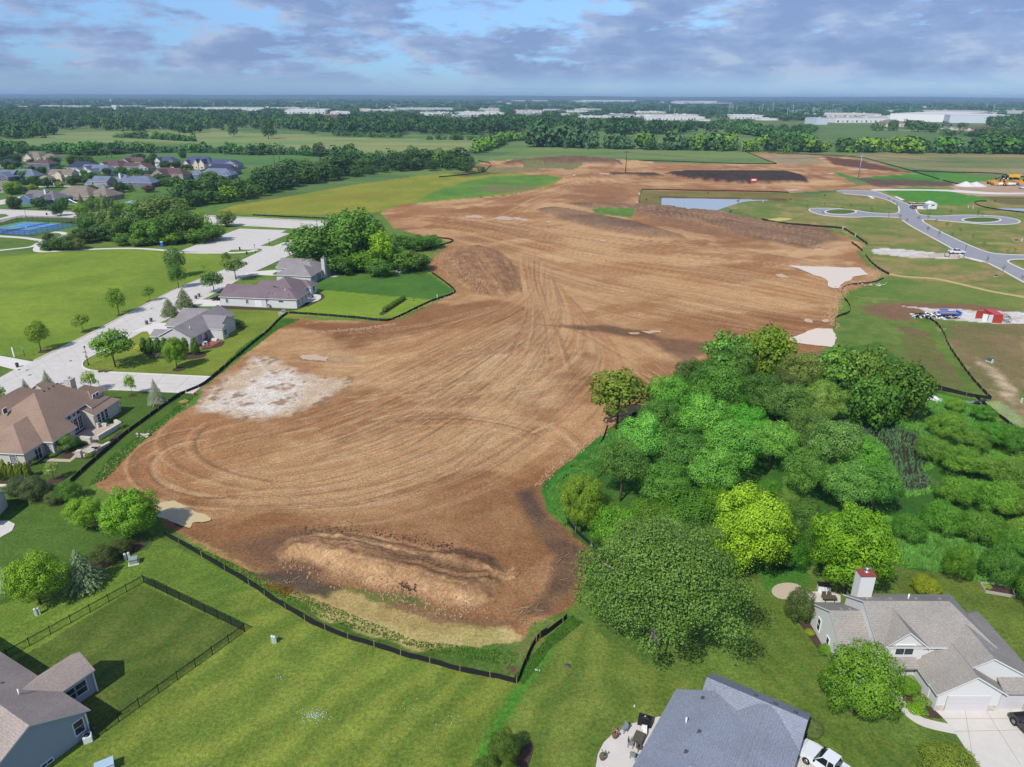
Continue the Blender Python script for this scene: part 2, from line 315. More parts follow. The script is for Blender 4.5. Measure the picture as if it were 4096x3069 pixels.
# clover freckles
# right hand lots: rough young grass with bare patches
ROUGH = [(1560, 445), (1700, 430), (1900, 400), (2300, 385), (2300, 1000), (2140, 865), (2000, 680), (1840, 640), (1900, 600), (1870, 560), (1820, 500), (1660, 478)]
fill(GP(ROUGH), (96, 122, 52), (118, 134, 66), N1, 0, .5)
fill(GP(ROUGH), (168, 146, 102), (146, 126, 92), N1*.6+N2*.4, 0, .5, a=.75, thr=(.48, .60))
fill(GP(ROUGH), (78, 124, 42), (70, 120, 40), N2*.4+N3*.6, 0, .5, a=.8, thr=(.54, .66))
rr = random.Random(31)
for k in range(240):
 x = rr.uniform(1560, 2260); y = rr.uniform(415, 850); q = at(x, y); P = [(q.x+rr.uniform(3, 11)*math.cos(a), q.y+rr.uniform(1.5, 5)*math.sin(a)) for a in np.linspace(0, 6, 7)]; c_ = rr.choice(((176, 152, 108), (78, 124, 44), (150, 128, 92), (70, 116, 40), (132, 140, 72)))
 sy, sx, r = inside(P, 1.5); q_ = (r & (GK[sy, sx] == 0))[..., None]*rr.uniform(.15, .5); ok = inside(GP(ROUGH), 0, sy, sx)[2][..., None]; GC[sy, sx] = GC[sy, sx]*(1-q_*ok)+C3(c_)*q_*ok
fill(GP([(1900, 410), (1990, 405), (2110, 412), (2130, 430), (2080, 446), (1980, 440)]), (58, 130, 30), (72, 140, 34), N2, 0, 1)
fill(GP([(1780, 365), (1960, 372), (2080, 376), (2110, 392), (2000, 395), (1800, 380)]), (50, 124, 34), (76, 140, 44), N1, 0, 1)
fill(GP([(2100, 382), (2230, 384), (2230, 398), (2040, 396)]), (60, 132, 30), (80, 140, 44), N1, 0, 1)
fill(GP([(1820, 620), (1900, 605), (2060, 612), (2211, 645), (2211, 680), (2000, 650), (1830, 640)]), (84, 122, 46), (110, 132, 60), N1, 0, 1.5)
fill(GP([(1830, 660), (1950, 650), (2100, 655), (2211, 672), (2211, 690), (1980, 680), (1990, 700), (1900, 690)]), (122, 98, 76), (112, 96, 70), N1, 0, 1.5, soft=3)
fill(GP([(1805, 690), (1870, 675), (1940, 700), (2010, 745), (1960, 750), (1880, 730), (1800, 735)]), (76, 116, 42), (100, 128, 54), N2, 0, 1.5)
fill(GP([(1940, 700), (2000, 715), (2060, 800), (2080, 840), (2010, 830), (1960, 780)]), (112, 92, 74), (98, 112, 52), N1, 0, 2)
fill(GP([(1860, 740), (2000, 745), (2060, 810), (2120, 860), (2000, 830), (1900, 790)]), (94, 106, 56), (84, 116, 42), N1, 0, 2, a=.7)
fill(GP([(2060, 700), (2211, 700), (2211, 905), (2140, 860), (2050, 740)]), (104, 108, 66), (132, 116, 88), N1, 0, 2)
fill(GP([(2100, 770), (2140, 780), (2211, 850), (2211, 900), (2150, 860)]), (186, 174, 152), (110, 120, 80), N2, 0, 2, soft=2)
fill(GP([(2125, 865), (2160, 865), (2211, 905), (2230, 960), (2170, 910)]), (132, 158, 110), (120, 146, 92), N2, 0, 1)
# wetland right: bright rank grass and olive marsh
WET = [(1170, 1050), (1240, 985), (1310, 930), (1480, 800), (1700, 770), (1900, 740), (2010, 838), (2110, 865), (2230, 960), (2300, 1280), (1900, 1215), (1600, 1240), (1300, 1210), (1230, 1150)]
fill(GP(WET), (44, 96, 28), (68, 118, 36), N1, 0, 1)
fill(GP([(1170, 1060), (1240, 985), (1310, 930), (1340, 950), (1280, 1010), (1230, 1060), (1215, 1120), (1190, 1110)]), (34, 112, 26), (52, 126, 36), N2, 0, .8)
fill(GP([(2010, 845), (2110, 870), (2211, 950), (2230, 1080), (2100, 1040), (2040, 960)]), (74, 136, 20), (88, 148, 30), N1, 0, 1.5)
fill(GP([(1900, 1130), (2060, 1120), (2120, 1180), (2211, 1200), (2211, 1290), (2060, 1235), (1900, 1212)]), (64, 146, 34), (84, 154, 48), N2, 0, 1)
fill(GP([(1690, 1030), (1740, 1010), (1760, 1080), (1690, 1100)]), (70, 130, 34), (84, 142, 44), N1, 0, 1)
fill(GP([(1640, 1240), (1740, 1220), (1740, 1270), (1650, 1280)]), (54, 118, 30), (66, 126, 34), N1, 0, 1)
# ---- the cut: stripped and graded earth
DIRT = [(205, 1040), (235, 1005), (300, 950), (362, 900), (404, 862), (440, 842), (470, 800), (530, 748), (580, 708), (622, 684), (700, 692), (820, 694), (872, 688), (912, 668), (955, 648), (984, 632), (966, 610), (934, 590), (925, 570), (945, 548), (978, 524), (900, 506), (850, 492), (838, 478), (822, 458), (868, 442), (1000, 430), (1100, 421), (1190, 402), (1217, 384), (1180, 378), (1100, 375), (1020, 366), (1010, 360), (1050, 349), (1130, 344), (1230, 337), (1340, 344), (1440, 352), (1600, 355), (1675, 354), (1620, 331), (1790, 334), (1860, 346), (1900, 354), (1975, 375), (1930, 378), (1850, 384), (1790, 366), (1850, 400), (1940, 396), (1960, 404), (1880, 411), (1810, 410), (1700, 417), (1380, 411), (1378, 440), (1560, 456), (1600, 468), (1660, 482), (1760, 488), (1830, 512), (1872, 530), (1850, 545), (1862, 562), (1900, 597), (1888, 612), (1836, 628), (1812, 642), (1798, 700), (1800, 742), (1776, 752), (1750, 800), (1700, 800), (1560, 760), (1482, 800), (1440, 842), (1396, 872), (1312, 928), (1242, 984), (1170, 1048), (1166, 1062), (1192, 1118), (1232, 1152), (1304, 1206), (1274, 1228), (1242, 1302), (1204, 1330), (1150, 1350), (1130, 1395), (1080, 1400), (1000, 1410), (900, 1400), (700, 1312), (600, 1275), (500, 1215), (410, 1165), (352, 1136), (345, 1090), (250, 1072), (206, 1052)]
DP = GP(DIRT)
fill(DP, (168, 130, 92), (188, 150, 112), N1, 1, .55)
sy, sx, r = inside(DP, .55)
GC[sy, sx] = np.where(r[..., None], GC[sy, sx]*(.86+.28*N2[sy, sx][..., None]), GC[sy, sx])
BR = [(136, 102, 72), (206, 168, 122), (150, 110, 76), (214, 188, 150), (166, 124, 88), (196, 152, 108), (124, 94, 70), (206, 172, 130), (178, 124, 84)]
# pale cream and grey-brown colour zones
fill(GP([(840, 460), (1150, 445), (1400, 520), (1700, 560), (1860, 600), (1800, 660), (1500, 640), (1200, 560), (900, 500)]), (208, 166, 118), (190, 146, 100), N1, None, 3, soft=12, a=.7)
fill(GP([(1500, 570), (1800, 590), (1830, 620), (1800, 700), (1650, 680), (1500, 640)]), (198, 162, 116), (180, 140, 94), N1, None, 3, soft=12, a=.6)
fill(GP([(1180, 640), (1500, 690), (1780, 730), (1500, 760), (1250, 720)]), (158, 114, 72), (144, 106, 76), N1, None, 3, soft=8, a=.65)
fill(GP([(880, 700), (1120, 660), (1130, 720), (860, 820), (700, 880), (640, 820)]), (178, 140, 100), (164, 124, 86), N1, None, 3, soft=6, a=.5)
fill(GP([(560, 900), (1000, 740), (1280, 800), (1100, 960), (700, 1080), (450, 1040)]), (150, 108, 74), (188, 152, 112), N2*.6+N1*.4, None, 3, soft=8, a=.5, thr=(.4, .65))
fill(GP([(640, 690), (860, 700), (760, 760), (620, 750)]), (124, 94, 70), (148, 118, 88), N2, None, 2, soft=3, a=.8)
for c0_, lo_ in (((214, 182, 138), .55), ((140, 100, 66), .57), ((202, 168, 126), .56), ((156, 112, 74), .56)):
 nz_ = fbm(GX*.8+GY*.5, GY*1.1-GX*.6, 34, 6, int(c0_[0])); sy, sx, r = inside(DP, .5); q = (r*np.clip((nz_[sy, sx]-lo_+.06)/.08, 0, 1)*(.45+.5*N2[sy, sx]))[..., None]; GC[sy, sx] = GC[sy, sx]*(1-q)+C3(c0_)*q
bundle(GP([(215, 1040), (290, 965), (420, 905), (560, 880), (760, 800), (960, 700), (1120, 640), (1160, 560)]), GP([(330, 1090), (560, 1130), (820, 1140), (1010, 1090), (1180, 1010), (1300, 905), (1380, 800), (1230, 640)]), 420, (.15, .8), BR, (.15, .5), seed=3, dz=.05)
bundle(GP([(240, 1020), (420, 930), (760, 820), (1120, 660)]), GP([(420, 1100), (820, 1120), (1170, 980), (1290, 800)]), 260, (.12, .3), [(112, 84, 60), (216, 184, 144)], (.2, .45), seed=33, dz=.04)
bundle(GP([(400, 1000), (600, 930), (900, 820), (1140, 690)]), GP([(480, 1110), (800, 1110), (1080, 990), (1220, 700)]), 160, (.15, .45), [(206, 182, 146), (190, 158, 120), (112, 84, 62)], (.4, .8), seed=5, brk=.3)
bundle(GP([(1180, 690), (1320, 780), (1420, 850)]), GP([(1200, 650), (1400, 720), (1490, 790)]), 60, (.3, .9), BR, (.15, .45), seed=6, dz=.04)
bundle(GP([(845, 458), (1000, 460), (1150, 486), (1400, 520), (1700, 545), (1860, 590)]), GP([(900, 505), (1060, 560), (1220, 640), (1450, 690), (1650, 740), (1790, 745)]), 420, (.4, 1.5), BR+[(204, 176, 132)]*2, (.2, .55), seed=8, dz=.05)
bundle(GP([(1230, 600), (1400, 620), (1600, 660), (1800, 700)]), GP([(1210, 660), (1400, 700), (1560, 735), (1760, 745)]), 110, (.3, .9), [(124, 88, 58), (150, 104, 62), (106, 78, 60), (170, 128, 84)], (.2, .5), seed=9)
bundle(GP([(1120, 530), (1125, 600), (1140, 680), (1080, 760)]), GP([(1175, 540), (1165, 600), (1190, 680), (1240, 800)]), 70, (.25, .7), BR, (.2, .55), seed=10, dz=.05)
bundle(GP([(990, 440), (1160, 400), (1260, 370), (1400, 352)]), GP([(1130, 480), (1180, 430), (1300, 405), (1500, 400)]), 120, (.6, 2.2), BR, (.2, .5), seed=11)
bundle(GP([(1200, 375), (1400, 362), (1640, 358), (1780, 340)]), GP([(1200, 405), (1450, 402), (1700, 408), (1900, 402)]), 110, (.9, 3), BR+[(206, 172, 138)], (.2, .5), seed=12)
bundle(GP([(560, 745), (700, 715), (900, 700), (1060, 660)]), GP([(520, 790), (760, 840), (960, 760), (1120, 690)]), 110, (.2, .7), BR, (.2, .5), seed=13, dz=.04)
# turning loops
for cx_, cy_, rx_, ry_, a0, a1, k in ((470, 1010, 215, 95, 100, 280, 9), (1330, 840, 130, 60, -100, 60, 8), (700, 960, 420, 130, 150, 250, 8), (960, 1010, 330, 130, 40, 120, 6), (1160, 1020, 120, 110, -60, 70, 4)):
 rr = random.Random(k)
 for q in range(k):
  s = 1-q*.055-rr.uniform(0, .03); P = [(cx_+rx_*s*math.cos(R(t)), cy_-ry_*s*math.sin(R(t))) for t in range(a0, a1, 8)]
  stroke(GP(P), rr.uniform(.25, .6), rr.choice(BR), rr.uniform(.3, .6), dz=-.05, only=1)
# tyre-tread hatch patches of pale soil
rr = random.Random(77)
for k in range(260):
 x = rr.gauss(960, 150); y = rr.gauss(830, 70); p = at(x, y); L_ = rr.uniform(.8, 3.5); a_ = rr.uniform(.3, .8)
 stroke([(p.x-L_*math.cos(a_), p.y-L_*math.sin(a_)), (p.x+L_*math.cos(a_), p.y+L_*math.sin(a_))], rr.uniform(.15, .5), rr.choice([(206, 186, 150), (198, 170, 132), (176, 140, 104)]), rr.uniform(.3, .7), only=1)
# white lime and gravel apron
LIME = [(418, 862), (440, 836), (500, 800), (545, 765), (600, 770), (640, 790), (700, 808), (765, 812), (748, 846), (700, 872), (620, 906), (520, 918), (480, 905), (400, 885)]
fill(GP(LIME), (204, 186, 162), (220, 206, 188), N2, 1, 3, soft=3, a=.95)
fill(GP([(410, 880), (470, 850), (560, 800), (640, 800), (700, 830), (640, 880), (560, 905), (480, 900)]), (214, 202, 186), (228, 220, 206), N4, 1, 3, soft=4, a=.9)
fill(GP(LIME), (168, 142, 112), (150, 122, 94), N2*.6+N4*.4, 1, 1.5, a=.9, thr=(.55, .66))
fill(GP([(690, 765), (760, 762), (800, 790), (720, 790), (650, 780)]), (190, 164, 132), (170, 140, 108), N2, 1, 1, soft=1.5, a=.7)
stroke(smooth(GP([(545, 770), (575, 800), (600, 840), (640, 860)]), 1), .7, (214, 206, 196), .7)
fill(GP([(1880, 540), (1905, 535), (1990, 542), (2090, 555), (2060, 560), (1960, 556), (1890, 548)]), (206, 200, 192), (214, 208, 198), N2, 1, .7)
# puddle margins, dark wet soils, topsoil heaps
fill(GP([(345, 1095), (420, 1140), (480, 1170), (640, 1130), (800, 1145), (700, 1190), (740, 1250), (700, 1300), (560, 1240), (440, 1180), (360, 1140)]), (124, 98, 76), (106, 88, 74), N2, 1, .8, soft=3, a=.75)
fill(GP([(1110, 1060), (1150, 1045), (1165, 1060), (1195, 1118), (1235, 1152), (1300, 1206), (1275, 1228), (1240, 1300), (1200, 1330), (1130, 1350), (1100, 1330), (1180, 1260), (1190, 1200), (1120, 1120)]), (104, 86, 72), (130, 104, 82), N2, 1, 1.0, soft=1.5, a=.9)
fill(GP([(1110, 1062), (1150, 1050), (1190, 1115), (1170, 1140), (1120, 1110)]), (84, 70, 64), (100, 82, 74), N2, 1, 1, soft=1.5, a=.8)
fill(GP([(1130, 700), (1300, 700), (1400, 712), (1450, 740), (1400, 735), (1260, 715)]), (96, 80, 66), (112, 90, 66), N2, 1, 1.2, soft=2, a=.8)
fill(GP([(1380, 720), (1560, 740), (1490, 795), (1420, 760)]), (112, 90, 76), (130, 102, 80), N2, 1, 1.2, soft=3, a=.8)
fill(GP([(1700, 765), (1780, 755), (1760, 790), (1700, 790)]), (120, 96, 80), (138, 112, 90), N2, 1, 1, soft=1.5)
# foreground spoil heap
HEAP = GP([(585, 1195), (625, 1160), (700, 1140), (800, 1158), (900, 1190), (1000, 1180), (1085, 1205), (1105, 1240), (1070, 1300), (1000, 1325), (940, 1310), (800, 1270), (680, 1225), (600, 1212)])
mound(HEAP, 1.35, 4.2); fill(HEAP, (142, 112, 84), (160, 128, 96), N2, 1, .3, soft=.8)
for k in range(46):
 t = k/45; rr = random.Random(k); P = smooth(GP([(620+30*t, 1190-30*t), (720, 1215-55*t), (860, 1245-70*t+rr.uniform(-4, 4)), (1000, 1290-85*t), (1080, 1270-60*t)]), 2)
 i = rr.randint(0, len(P)//2); stroke(P[i:i+rr.randint(4, 10)], rr.uniform(.12, .3), rr.choice([(196, 164, 126), (96, 72, 54), (172, 138, 104), (122, 94, 70)]), rr.uniform(.4, .8), dz=rr.choice((-.14, .1)))
fill(GP([(590, 1200), (640, 1180), (760, 1200), (880, 1240), (990, 1275), (1075, 1290), (1040, 1318), (985, 1322), (880, 1295), (760, 1262), (660, 1222), (600, 1212)]), (204, 172, 132), (184, 150, 114), N2, 1, 1.6, soft=1.6, a=.9)
for k in range(26):
 rr = random.Random(k+400); o_ = rr.uniform(-6, 34); P = smooth(GP([(620+o_, 1172-o_*.5), (740, 1168-o_*.9), (880, 1200-o_), (1000, 1228-o_*.8), (1085, 1250+o_*.3), (1110, 1230+o_)]), 2); i = rr.randint(0, len(P)//2); stroke(P[i:i+rr.randint(6, 16)], rr.uniform(.15, .5), rr.choice([(206, 172, 130), (124, 94, 70), (188, 152, 114)]), rr.uniform(.3, .7), dz=rr.choice((-.12, .1)))
fill(GP([(940, 1195), (1000, 1180), (1060, 1195), (1090, 1230), (1040, 1250), (990, 1235)]), (116, 88, 66), (132, 102, 78), N2, 1, .4, soft=1.2)
(0) and fill(GP([(860, 1262), (900, 1255), (910, 1275), (870, 1282)]), (70, 62, 58), (84, 76, 70), N4, 1, .5)
# straw, weeds along the fence
fill(GP([(360, 1135), (400, 1165), (560, 1250), (640, 1300), (900, 1390), (1085, 1395), (1060, 1335), (980, 1330), (760, 1268), (620, 1255), (480, 1185)]), (140, 128, 78), (160, 150, 96), N2, 0, 1.0, soft=1)
fill(GP([(520, 1235), (640, 1225), (760, 1268), (700, 1300), (600, 1270)]), (100, 88, 76), (84, 74, 68), N2, 1, 1.0, soft=1, a=.9)
fill(GP([(590, 1262), (640, 1268), (620, 1290), (560, 1262)]), (156, 96, 48), (120, 66, 36), N4, 1, .6, a=.9)
fill(GP([(720, 1268), (860, 1285), (960, 1320), (900, 1325), (780, 1290)]), (84, 104, 44), (108, 116, 60), N2, 0, .8)
fill(GP([(860, 1300), (1050, 1330), (1120, 1340), (1090, 1360), (940, 1345), (800, 1310)]), (138, 104, 78), (150, 122, 92), N2, 1, .8, soft=.8)
fill(GP([(640, 1300), (900, 1355), (1090, 1350), (1130, 1370), (1120, 1430), (900, 1425), (700, 1345)]), (152, 152, 92), (172, 166, 112), N2, 0, 1, soft=.8)
fill(GP([(355, 1150), (560, 1265), (700, 1335), (900, 1400), (1120, 1395), (1130, 1440), (1115, 1470), (880, 1420), (700, 1355), (420, 1200), (350, 1165)]), (62, 100, 30), (80, 116, 40), N2, 0, .8, soft=.4)
fill(GP([(1040, 1395), (1120, 1385), (1180, 1360), (1235, 1320), (1250, 1335), (1180, 1400), (1128, 1460), (1110, 1465), (1080, 1430)]), (70, 120, 36), (104, 120, 60), N2, 0, .8)
fill(GP([(1090, 1440), (1120, 1435), (1115, 1460)]), (120, 104, 80), (100, 90, 66), N2, 1, .4)
# weeds outside fences
for P in ([(190, 1050), (240, 985), (330, 920), (400, 862), (436, 845), (425, 870), (370, 905), (300, 960), (225, 1035)], [(440, 840), (520, 750), (616, 686), (650, 690), (600, 712), (540, 758), (470, 812)]):
 fill(GP(P), (52, 116, 26), (76, 132, 40), N2, 0, .5)
# upper stockpiles
PL = GP([(942, 548), (975, 536), (1040, 530), (1085, 540), (1120, 580), (1132, 622), (1100, 645), (1020, 638), (975, 610), (945, 580)])
mound(PL, 2.0, 9); fill(PL, (146, 112, 84), (176, 140, 104), N2, 1, .8, soft=2.5)
bundle(GP([(950, 545), (975, 600), (1040, 640)]), GP([(1080, 535), (1115, 580), (1130, 630)]), 110, (.25, .6), [(120, 92, 72), (200, 166, 126), (136, 106, 80)], (.3, .6), seed=21, dz=.15)
BR1 = GP([(1150, 452), (1200, 446), (1290, 462), (1380, 480), (1480, 508), (1490, 518), (1400, 516), (1300, 500), (1200, 472)])
mound(BR1, 1.6, 8); fill(BR1, (112, 94, 80), (146, 120, 96), N1, 1, 1, soft=3, a=.9)
BR2 = GP([(1205, 438), (1300, 437), (1450, 444), (1560, 456), (1680, 480), (1800, 498), (1830, 520), (1740, 540), (1640, 520), (1540, 500), (1440, 470), (1300, 458)])
mound(BR2, 1.5, 11); fill(BR2, (140, 114, 92), (104, 88, 78), N1, 1, 1, soft=4, a=.85)
fill(GP([(1400, 462), (1500, 478), (1580, 500), (1620, 520), (1560, 512), (1480, 500), (1400, 478)]), (156, 122, 92), (140, 108, 84), N2, 1, .8, soft=1.5)
bundle(GP([(1210, 440), (1450, 446), (1650, 478), (1800, 500)]), GP([(1240, 452), (1440, 466), (1600, 508), (1760, 540)]), 200, (.3, 1.0), [(176, 144, 112), (84, 72, 68), (112, 92, 80), (150, 122, 98), (190, 158, 124)], (.3, .6), seed=22, dz=.1)
fill(GP([(1275, 452), (1370, 456), (1365, 470), (1290, 462)]), (70, 120, 40), (90, 132, 50), N2, 0, 1)
for P, h, w_, c0, c1 in (([(1075, 352), (1180, 342), (1250, 339), (1340, 347), (1350, 356), (1200, 356), (1100, 358)], 2.6, 9, (132, 106, 84), (112, 92, 76)), ([(1430, 374), (1500, 370), (1700, 372), (1745, 382), (1750, 396), (1600, 397), (1500, 388)], 2.2, 7, (62, 54, 52), (78, 66, 60)), ([(1270, 372), (1420, 374), (1440, 382), (1330, 378)], 1, 4, (80, 68, 60), (92, 76, 66))):
 mound(GP(P), h, w_); fill(GP(P), c0, c1, N2, 1, 2, soft=2)
fill(GP([(1640, 340), (1760, 335), (1780, 352), (1700, 358)]), (168, 156, 128), (150, 142, 112), N2, 1, 2)
fill(GP([(1780, 338), (1860, 346), (1970, 374), (1880, 366), (1800, 355)]), (104, 76, 62), (116, 84, 68), N2, 1, 2)
fill(GP([(1850, 385), (1960, 388), (2090, 396), (2200, 396), (2200, 404), (1990, 402), (1890, 402)]), (98, 84, 74), (114, 96, 84), N2, 1, 2)
fill(GP([(1130, 352), (1260, 356), (1240, 366), (1130, 362)]), (136, 132, 92), (120, 126, 80), N2, 1, 2)
fill(GP([(1020, 360), (1150, 360), (1180, 368), (1100, 374), (1020, 370)]), (112, 120, 76), (130, 126, 92), N2, 0, 2, soft=3)
fill(GP([(1250, 400), (1360, 402), (1378, 440), (1290, 440), (1200, 425)]), (160, 116, 84), (134, 98, 74), N1, 1, 2, soft=6, a=.6)
# grassy bank round the square pond
fill(GP([(1380, 412), (1500, 413), (1700, 418), (1760, 424), (1700, 436), (1560, 434), (1430, 426), (1415, 446), (1378, 440)]), (104, 106, 52), (122, 118, 60), N1, 0, .8)
fill(GP([(1425, 424), (1700, 430), (1700, 433), (1425, 428)]), (92, 76, 50), (100, 84, 54), N1, 0, 1)
# gravel yard far right
fill(GP([(2060, 398), (2120, 392), (2300, 396), (2300, 432), (2150, 430), (2060, 415)]), (176, 156, 132), (190, 172, 150), N1, 1, 2)
fill(GP([(2120, 424), (2300, 426), (2300, 446), (2160, 440)]), (110, 98, 64), (96, 106, 60), N1, 0, 2)
def CPT(n, L): return pts(n, L)
fill(CPT('e8', [(40, 195), (200, 205), (340, 235), (600, 240), (1000, 252), (1450, 282), (1800, 288), (2400, 325), (2400, 520), (1900, 512), (1600, 500), (1300, 480), (1000, 455), (620, 420), (500, 330), (340, 250)]), (206, 200, 190), (222, 218, 210), N2, 1, .7)
fill(CPT('c8', [(1390, 790), (1560, 775), (1700, 800), (1640, 825), (1400, 815)]), (190, 184, 172), (206, 200, 192), N2, 1, .6)
for L_ in ([(60, 188), (250, 186)],): pass
PUD = [CPT('c8', [(175, 885), (300, 895), (520, 902), (800, 908), (835, 935), (868, 965), (740, 985), (660, 1040), (600, 1090), (520, 1072), (528, 1040), (500, 1000), (370, 960), (260, 915)]),
 CPT('c8', [(165, 1515), (260, 1490), (340, 1455), (430, 1430), (555, 1438), (592, 1520), (570, 1592), (380, 1575), (210, 1550)]),
 CPT('c8', [(305, 1362), (330, 1348), (390, 1362), (380, 1382), (330, 1378)]), CPT('c8', [(465, 1362), (500, 1352), (530, 1358), (515, 1378), (480, 1382)]),
 CPT('c8', [(65, 965), (120, 962), (150, 975), (195, 990), (130, 992), (80, 985)]),
 CPT('d1', [(1250, 1265), (1440, 1250), (1540, 1290), (1620, 1335), (1720, 1372), (1764, 1402), (1690, 1425), (1600, 1420), (1580, 1470), (1480, 1455), (1400, 1400), (1300, 1385)]),
 CPT('c7', [(1110, 1020), (1200, 1030), (1225, 1042), (1180, 1044)]), CPT('c7', [(1190, 1018), (1280, 1022), (1285, 1032), (1230, 1036)]), CPT('c7', [(1000, 1038), (1090, 1036), (1112, 1046), (1030, 1052)]),
 CPT('c7', [(1420, 1320), (1470, 1312), (1460, 1345), (1425, 1345)]), CPT('c7', [(1430, 1365), (1530, 1358), (1542, 1385), (1440, 1382)]),
 CPT('c7', [(0, 40), (60, 42), (160, 68), (120, 75), (30, 60)]), CPT('c7', [(755, 235), (800, 238), (808, 252), (770, 252)]), CPT('c7', [(290, 76), (330, 74), (325, 86), (298, 86)]),
 CPT('c3', [(740, 736), (850, 742), (835, 750), (770, 750)]), CPT('c3', [(525, 762), (535, 748), (555, 752), (540, 765)]), CPT('c3', [(1090, 905), (1110, 905), (1108, 930), (1096, 930)]), CPT('c3', [(1070, 990), (1085, 978), (1095, 982), (1088, 994)]),
 CPT('c2', [(1810, 1115), (1880, 1102), (1950, 1108), (1960, 1128), (1890, 1122), (1830, 1128)]), CPT('c2', [(2040, 1130), (2120, 1112), (2212, 1120), (2230, 1145), (2100, 1142)]),
 CPT('c8', [(395, 745), (480, 746), (485, 755), (400, 757)]), CPT('c4', [(440, 608), (500, 618), (505, 628), (460, 622)]), CPT('c4', [(520, 740), (560, 740), (560, 750), (525, 748)]), CPT('c4', [(140, 880), (250, 875), (280, 890), (180, 894)]), CPT('c4', [(680, 705), (760, 700), (870, 704), (860, 711), (700, 712)]),
 CPT('c6', [(380, 1235), (500, 1228), (560, 1245), (630, 1255), (600, 1285), (500, 1275), (400, 1268)]), CPT('e7', [(1950, 205), (2070, 208), (2065, 222), (1990, 220)])]
rr = random.Random(4)
for k in range(26):   # thin water in the ruts
 x = rr.uniform(20, 480); y = 655+x*.13+rr.uniform(-25, 30); w_ = rr.uniform(8, 32); PUD.append(CPT('c8', [(x-w_, y), (x, y-3), (x+w_, y+2), (x, y+5)]))
for k in range(46):
 x = rr.uniform(820, 1740); y = rr.uniform(8, 58); w_ = rr.uniform(8, 34); s_ = rr.uniform(.2, .9); PUD.append(CPT('e7', [(x-w_, y-3), (x+w_, y-1), (x+w_+6, y+rr.uniform(3, 9)), (x-w_+8, y+6)]))
WATER = [CPT('e7', [(205, 402), (600, 408), (1400, 425), (2212, 432), (2300, 430), (2290, 442), (2100, 448), (1900, 452), (1650, 472), (1500, 520), (1380, 555), (1250, 600), (1130, 640), (700, 640), (200, 540)]),
 CPT('e4', [(1530, 945), (1700, 948), (2212, 955), (2700, 960), (2700, 1075), (2212, 1050), (1900, 1022), (1640, 980)]),
 CPT('d7', [(455, 1000), (560, 975), (700, 1035), (850, 1035), (1000, 1055), (1150, 1100), (1240, 1180), (1290, 1280), (1220, 1400), (1290, 1500), (1240, 1580), (1060, 1580), (1020, 1450), (960, 1350), (930, 1240), (800, 1130), (650, 1110), (500, 1100)]),
 CPT('e2', [(1240, 812), (1350, 800), (1500, 870), (1420, 970), (1300, 930)]), CPT('c2', [(40, 775), (200, 772), (340, 778), (330, 812), (150, 872), (80, 860)]), CPT('e2', [(215, 1000), (330, 975), (400, 985), (380, 1025), (240, 1030)])]
for P in PUD+WATER:
 sy, sx, r_ = inside(P, 0); GZ[sy, sx] = np.where(r_, -.30, GZ[sy, sx])
# wobble, clods and ruts
rg_ = (GZ > .25) & (GK == 1); GZ[rg_] += (fbm(GX, GY, 1.6, 4, 91)[rg_]-.5)*.9
e = (GK == 1) & (GZ > -.29); GZ[e] += ((N4[e]-.5)*.10+(N2[e]-.5)*.22)*np.clip(1-GY[e]/700, .15, 1)
def ground_mat():
 m_ = bpy.data.materials.new('ground'); m_.use_nodes = True; nt = m_.node_tree; N = nt.nodes; L = nt.links; p = N['Principled BSDF']
 p.inputs['Roughness'].default_value = .95; p.inputs['Specular IOR Level'].default_value = .12
 at_ = N.new('ShaderNodeAttribute'); at_.attribute_name = 'soil'; kd = N.new('ShaderNodeAttribute'); kd.attribute_name = 'earth'
 g = N.new('ShaderNodeNewGeometry')
 def nz(s, d=5, r=.7, v=None):
  n = N.new('ShaderNodeTexNoise'); L.new(v or g.outputs['Position'], n.inputs['Vector']); n.inputs['Scale'].default_value = s; n.inputs['Detail'].default_value = d; n.inputs['Roughness'].default_value = r; return n.outputs['Fac']
 def mr(v, a, b, c, d):
  n = N.new('ShaderNodeMapRange'); L.new(v, n.inputs[0]); n.inputs[1].default_value = a; n.inputs[2].default_value = b; n.inputs[3].default_value = c; n.inputs[4].default_value = d; return n.outputs[0]
 def mul(a, b):
  n = N.new('ShaderNodeMix'); n.data_type = 'RGBA'; n.blend_type = 'MULTIPLY'; n.inputs[0].default_value = 1; L.new(a, n.inputs[6]); L.new(b, n.inputs[7]); return n.outputs[2]
 f = nz(2.2, 8, .78); c = mul(at_.outputs['Color'], mr(f, .38, .62, .68, 1.34)); c = mul(c, mr(nz(7, 3, .6), .35, .65, .80, 1.22)); c = mul(c, mr(nz(.35, 4, .6), .3, .7, .88, 1.12))
 # yellower and bluer tufts in grass
 hs = N.new('ShaderNodeHueSaturation'); L.new(c, hs.inputs['Color']); L.new(mr(nz(.8, 5, .7), .3, .7, .485, .515), hs.inputs['Hue']); hs.inputs['Saturation'].default_value = 1.0
 L.new(hs.outputs[0], p.inputs['Base Color'])
 bp = N.new('ShaderNodeBump'); L.new(nz(3.0, 6, .75), bp.inputs['Height']); bp.inputs['Distance'].default_value = .2
 L.new(mr(kd.outputs['Fac'], 0, 1, .6, 1.0), bp.inputs['Strength']); L.new(bp.outputs[0], p.inputs['Normal'])
 return m_
M_GROUND = ground_mat()
lum_ = GC @ np.array([.3, .59, .11]); GC[(GK == 1) & (lum_ < .52)] *= np.array([.95, .87, .77]); gm = (GK != 1); L_ = GC @ np.array([.3, .59, .11]); GC[gm] = (GC*.88+L_[..., None]*.12)[gm]*np.array([1.24, 1.04, .86])
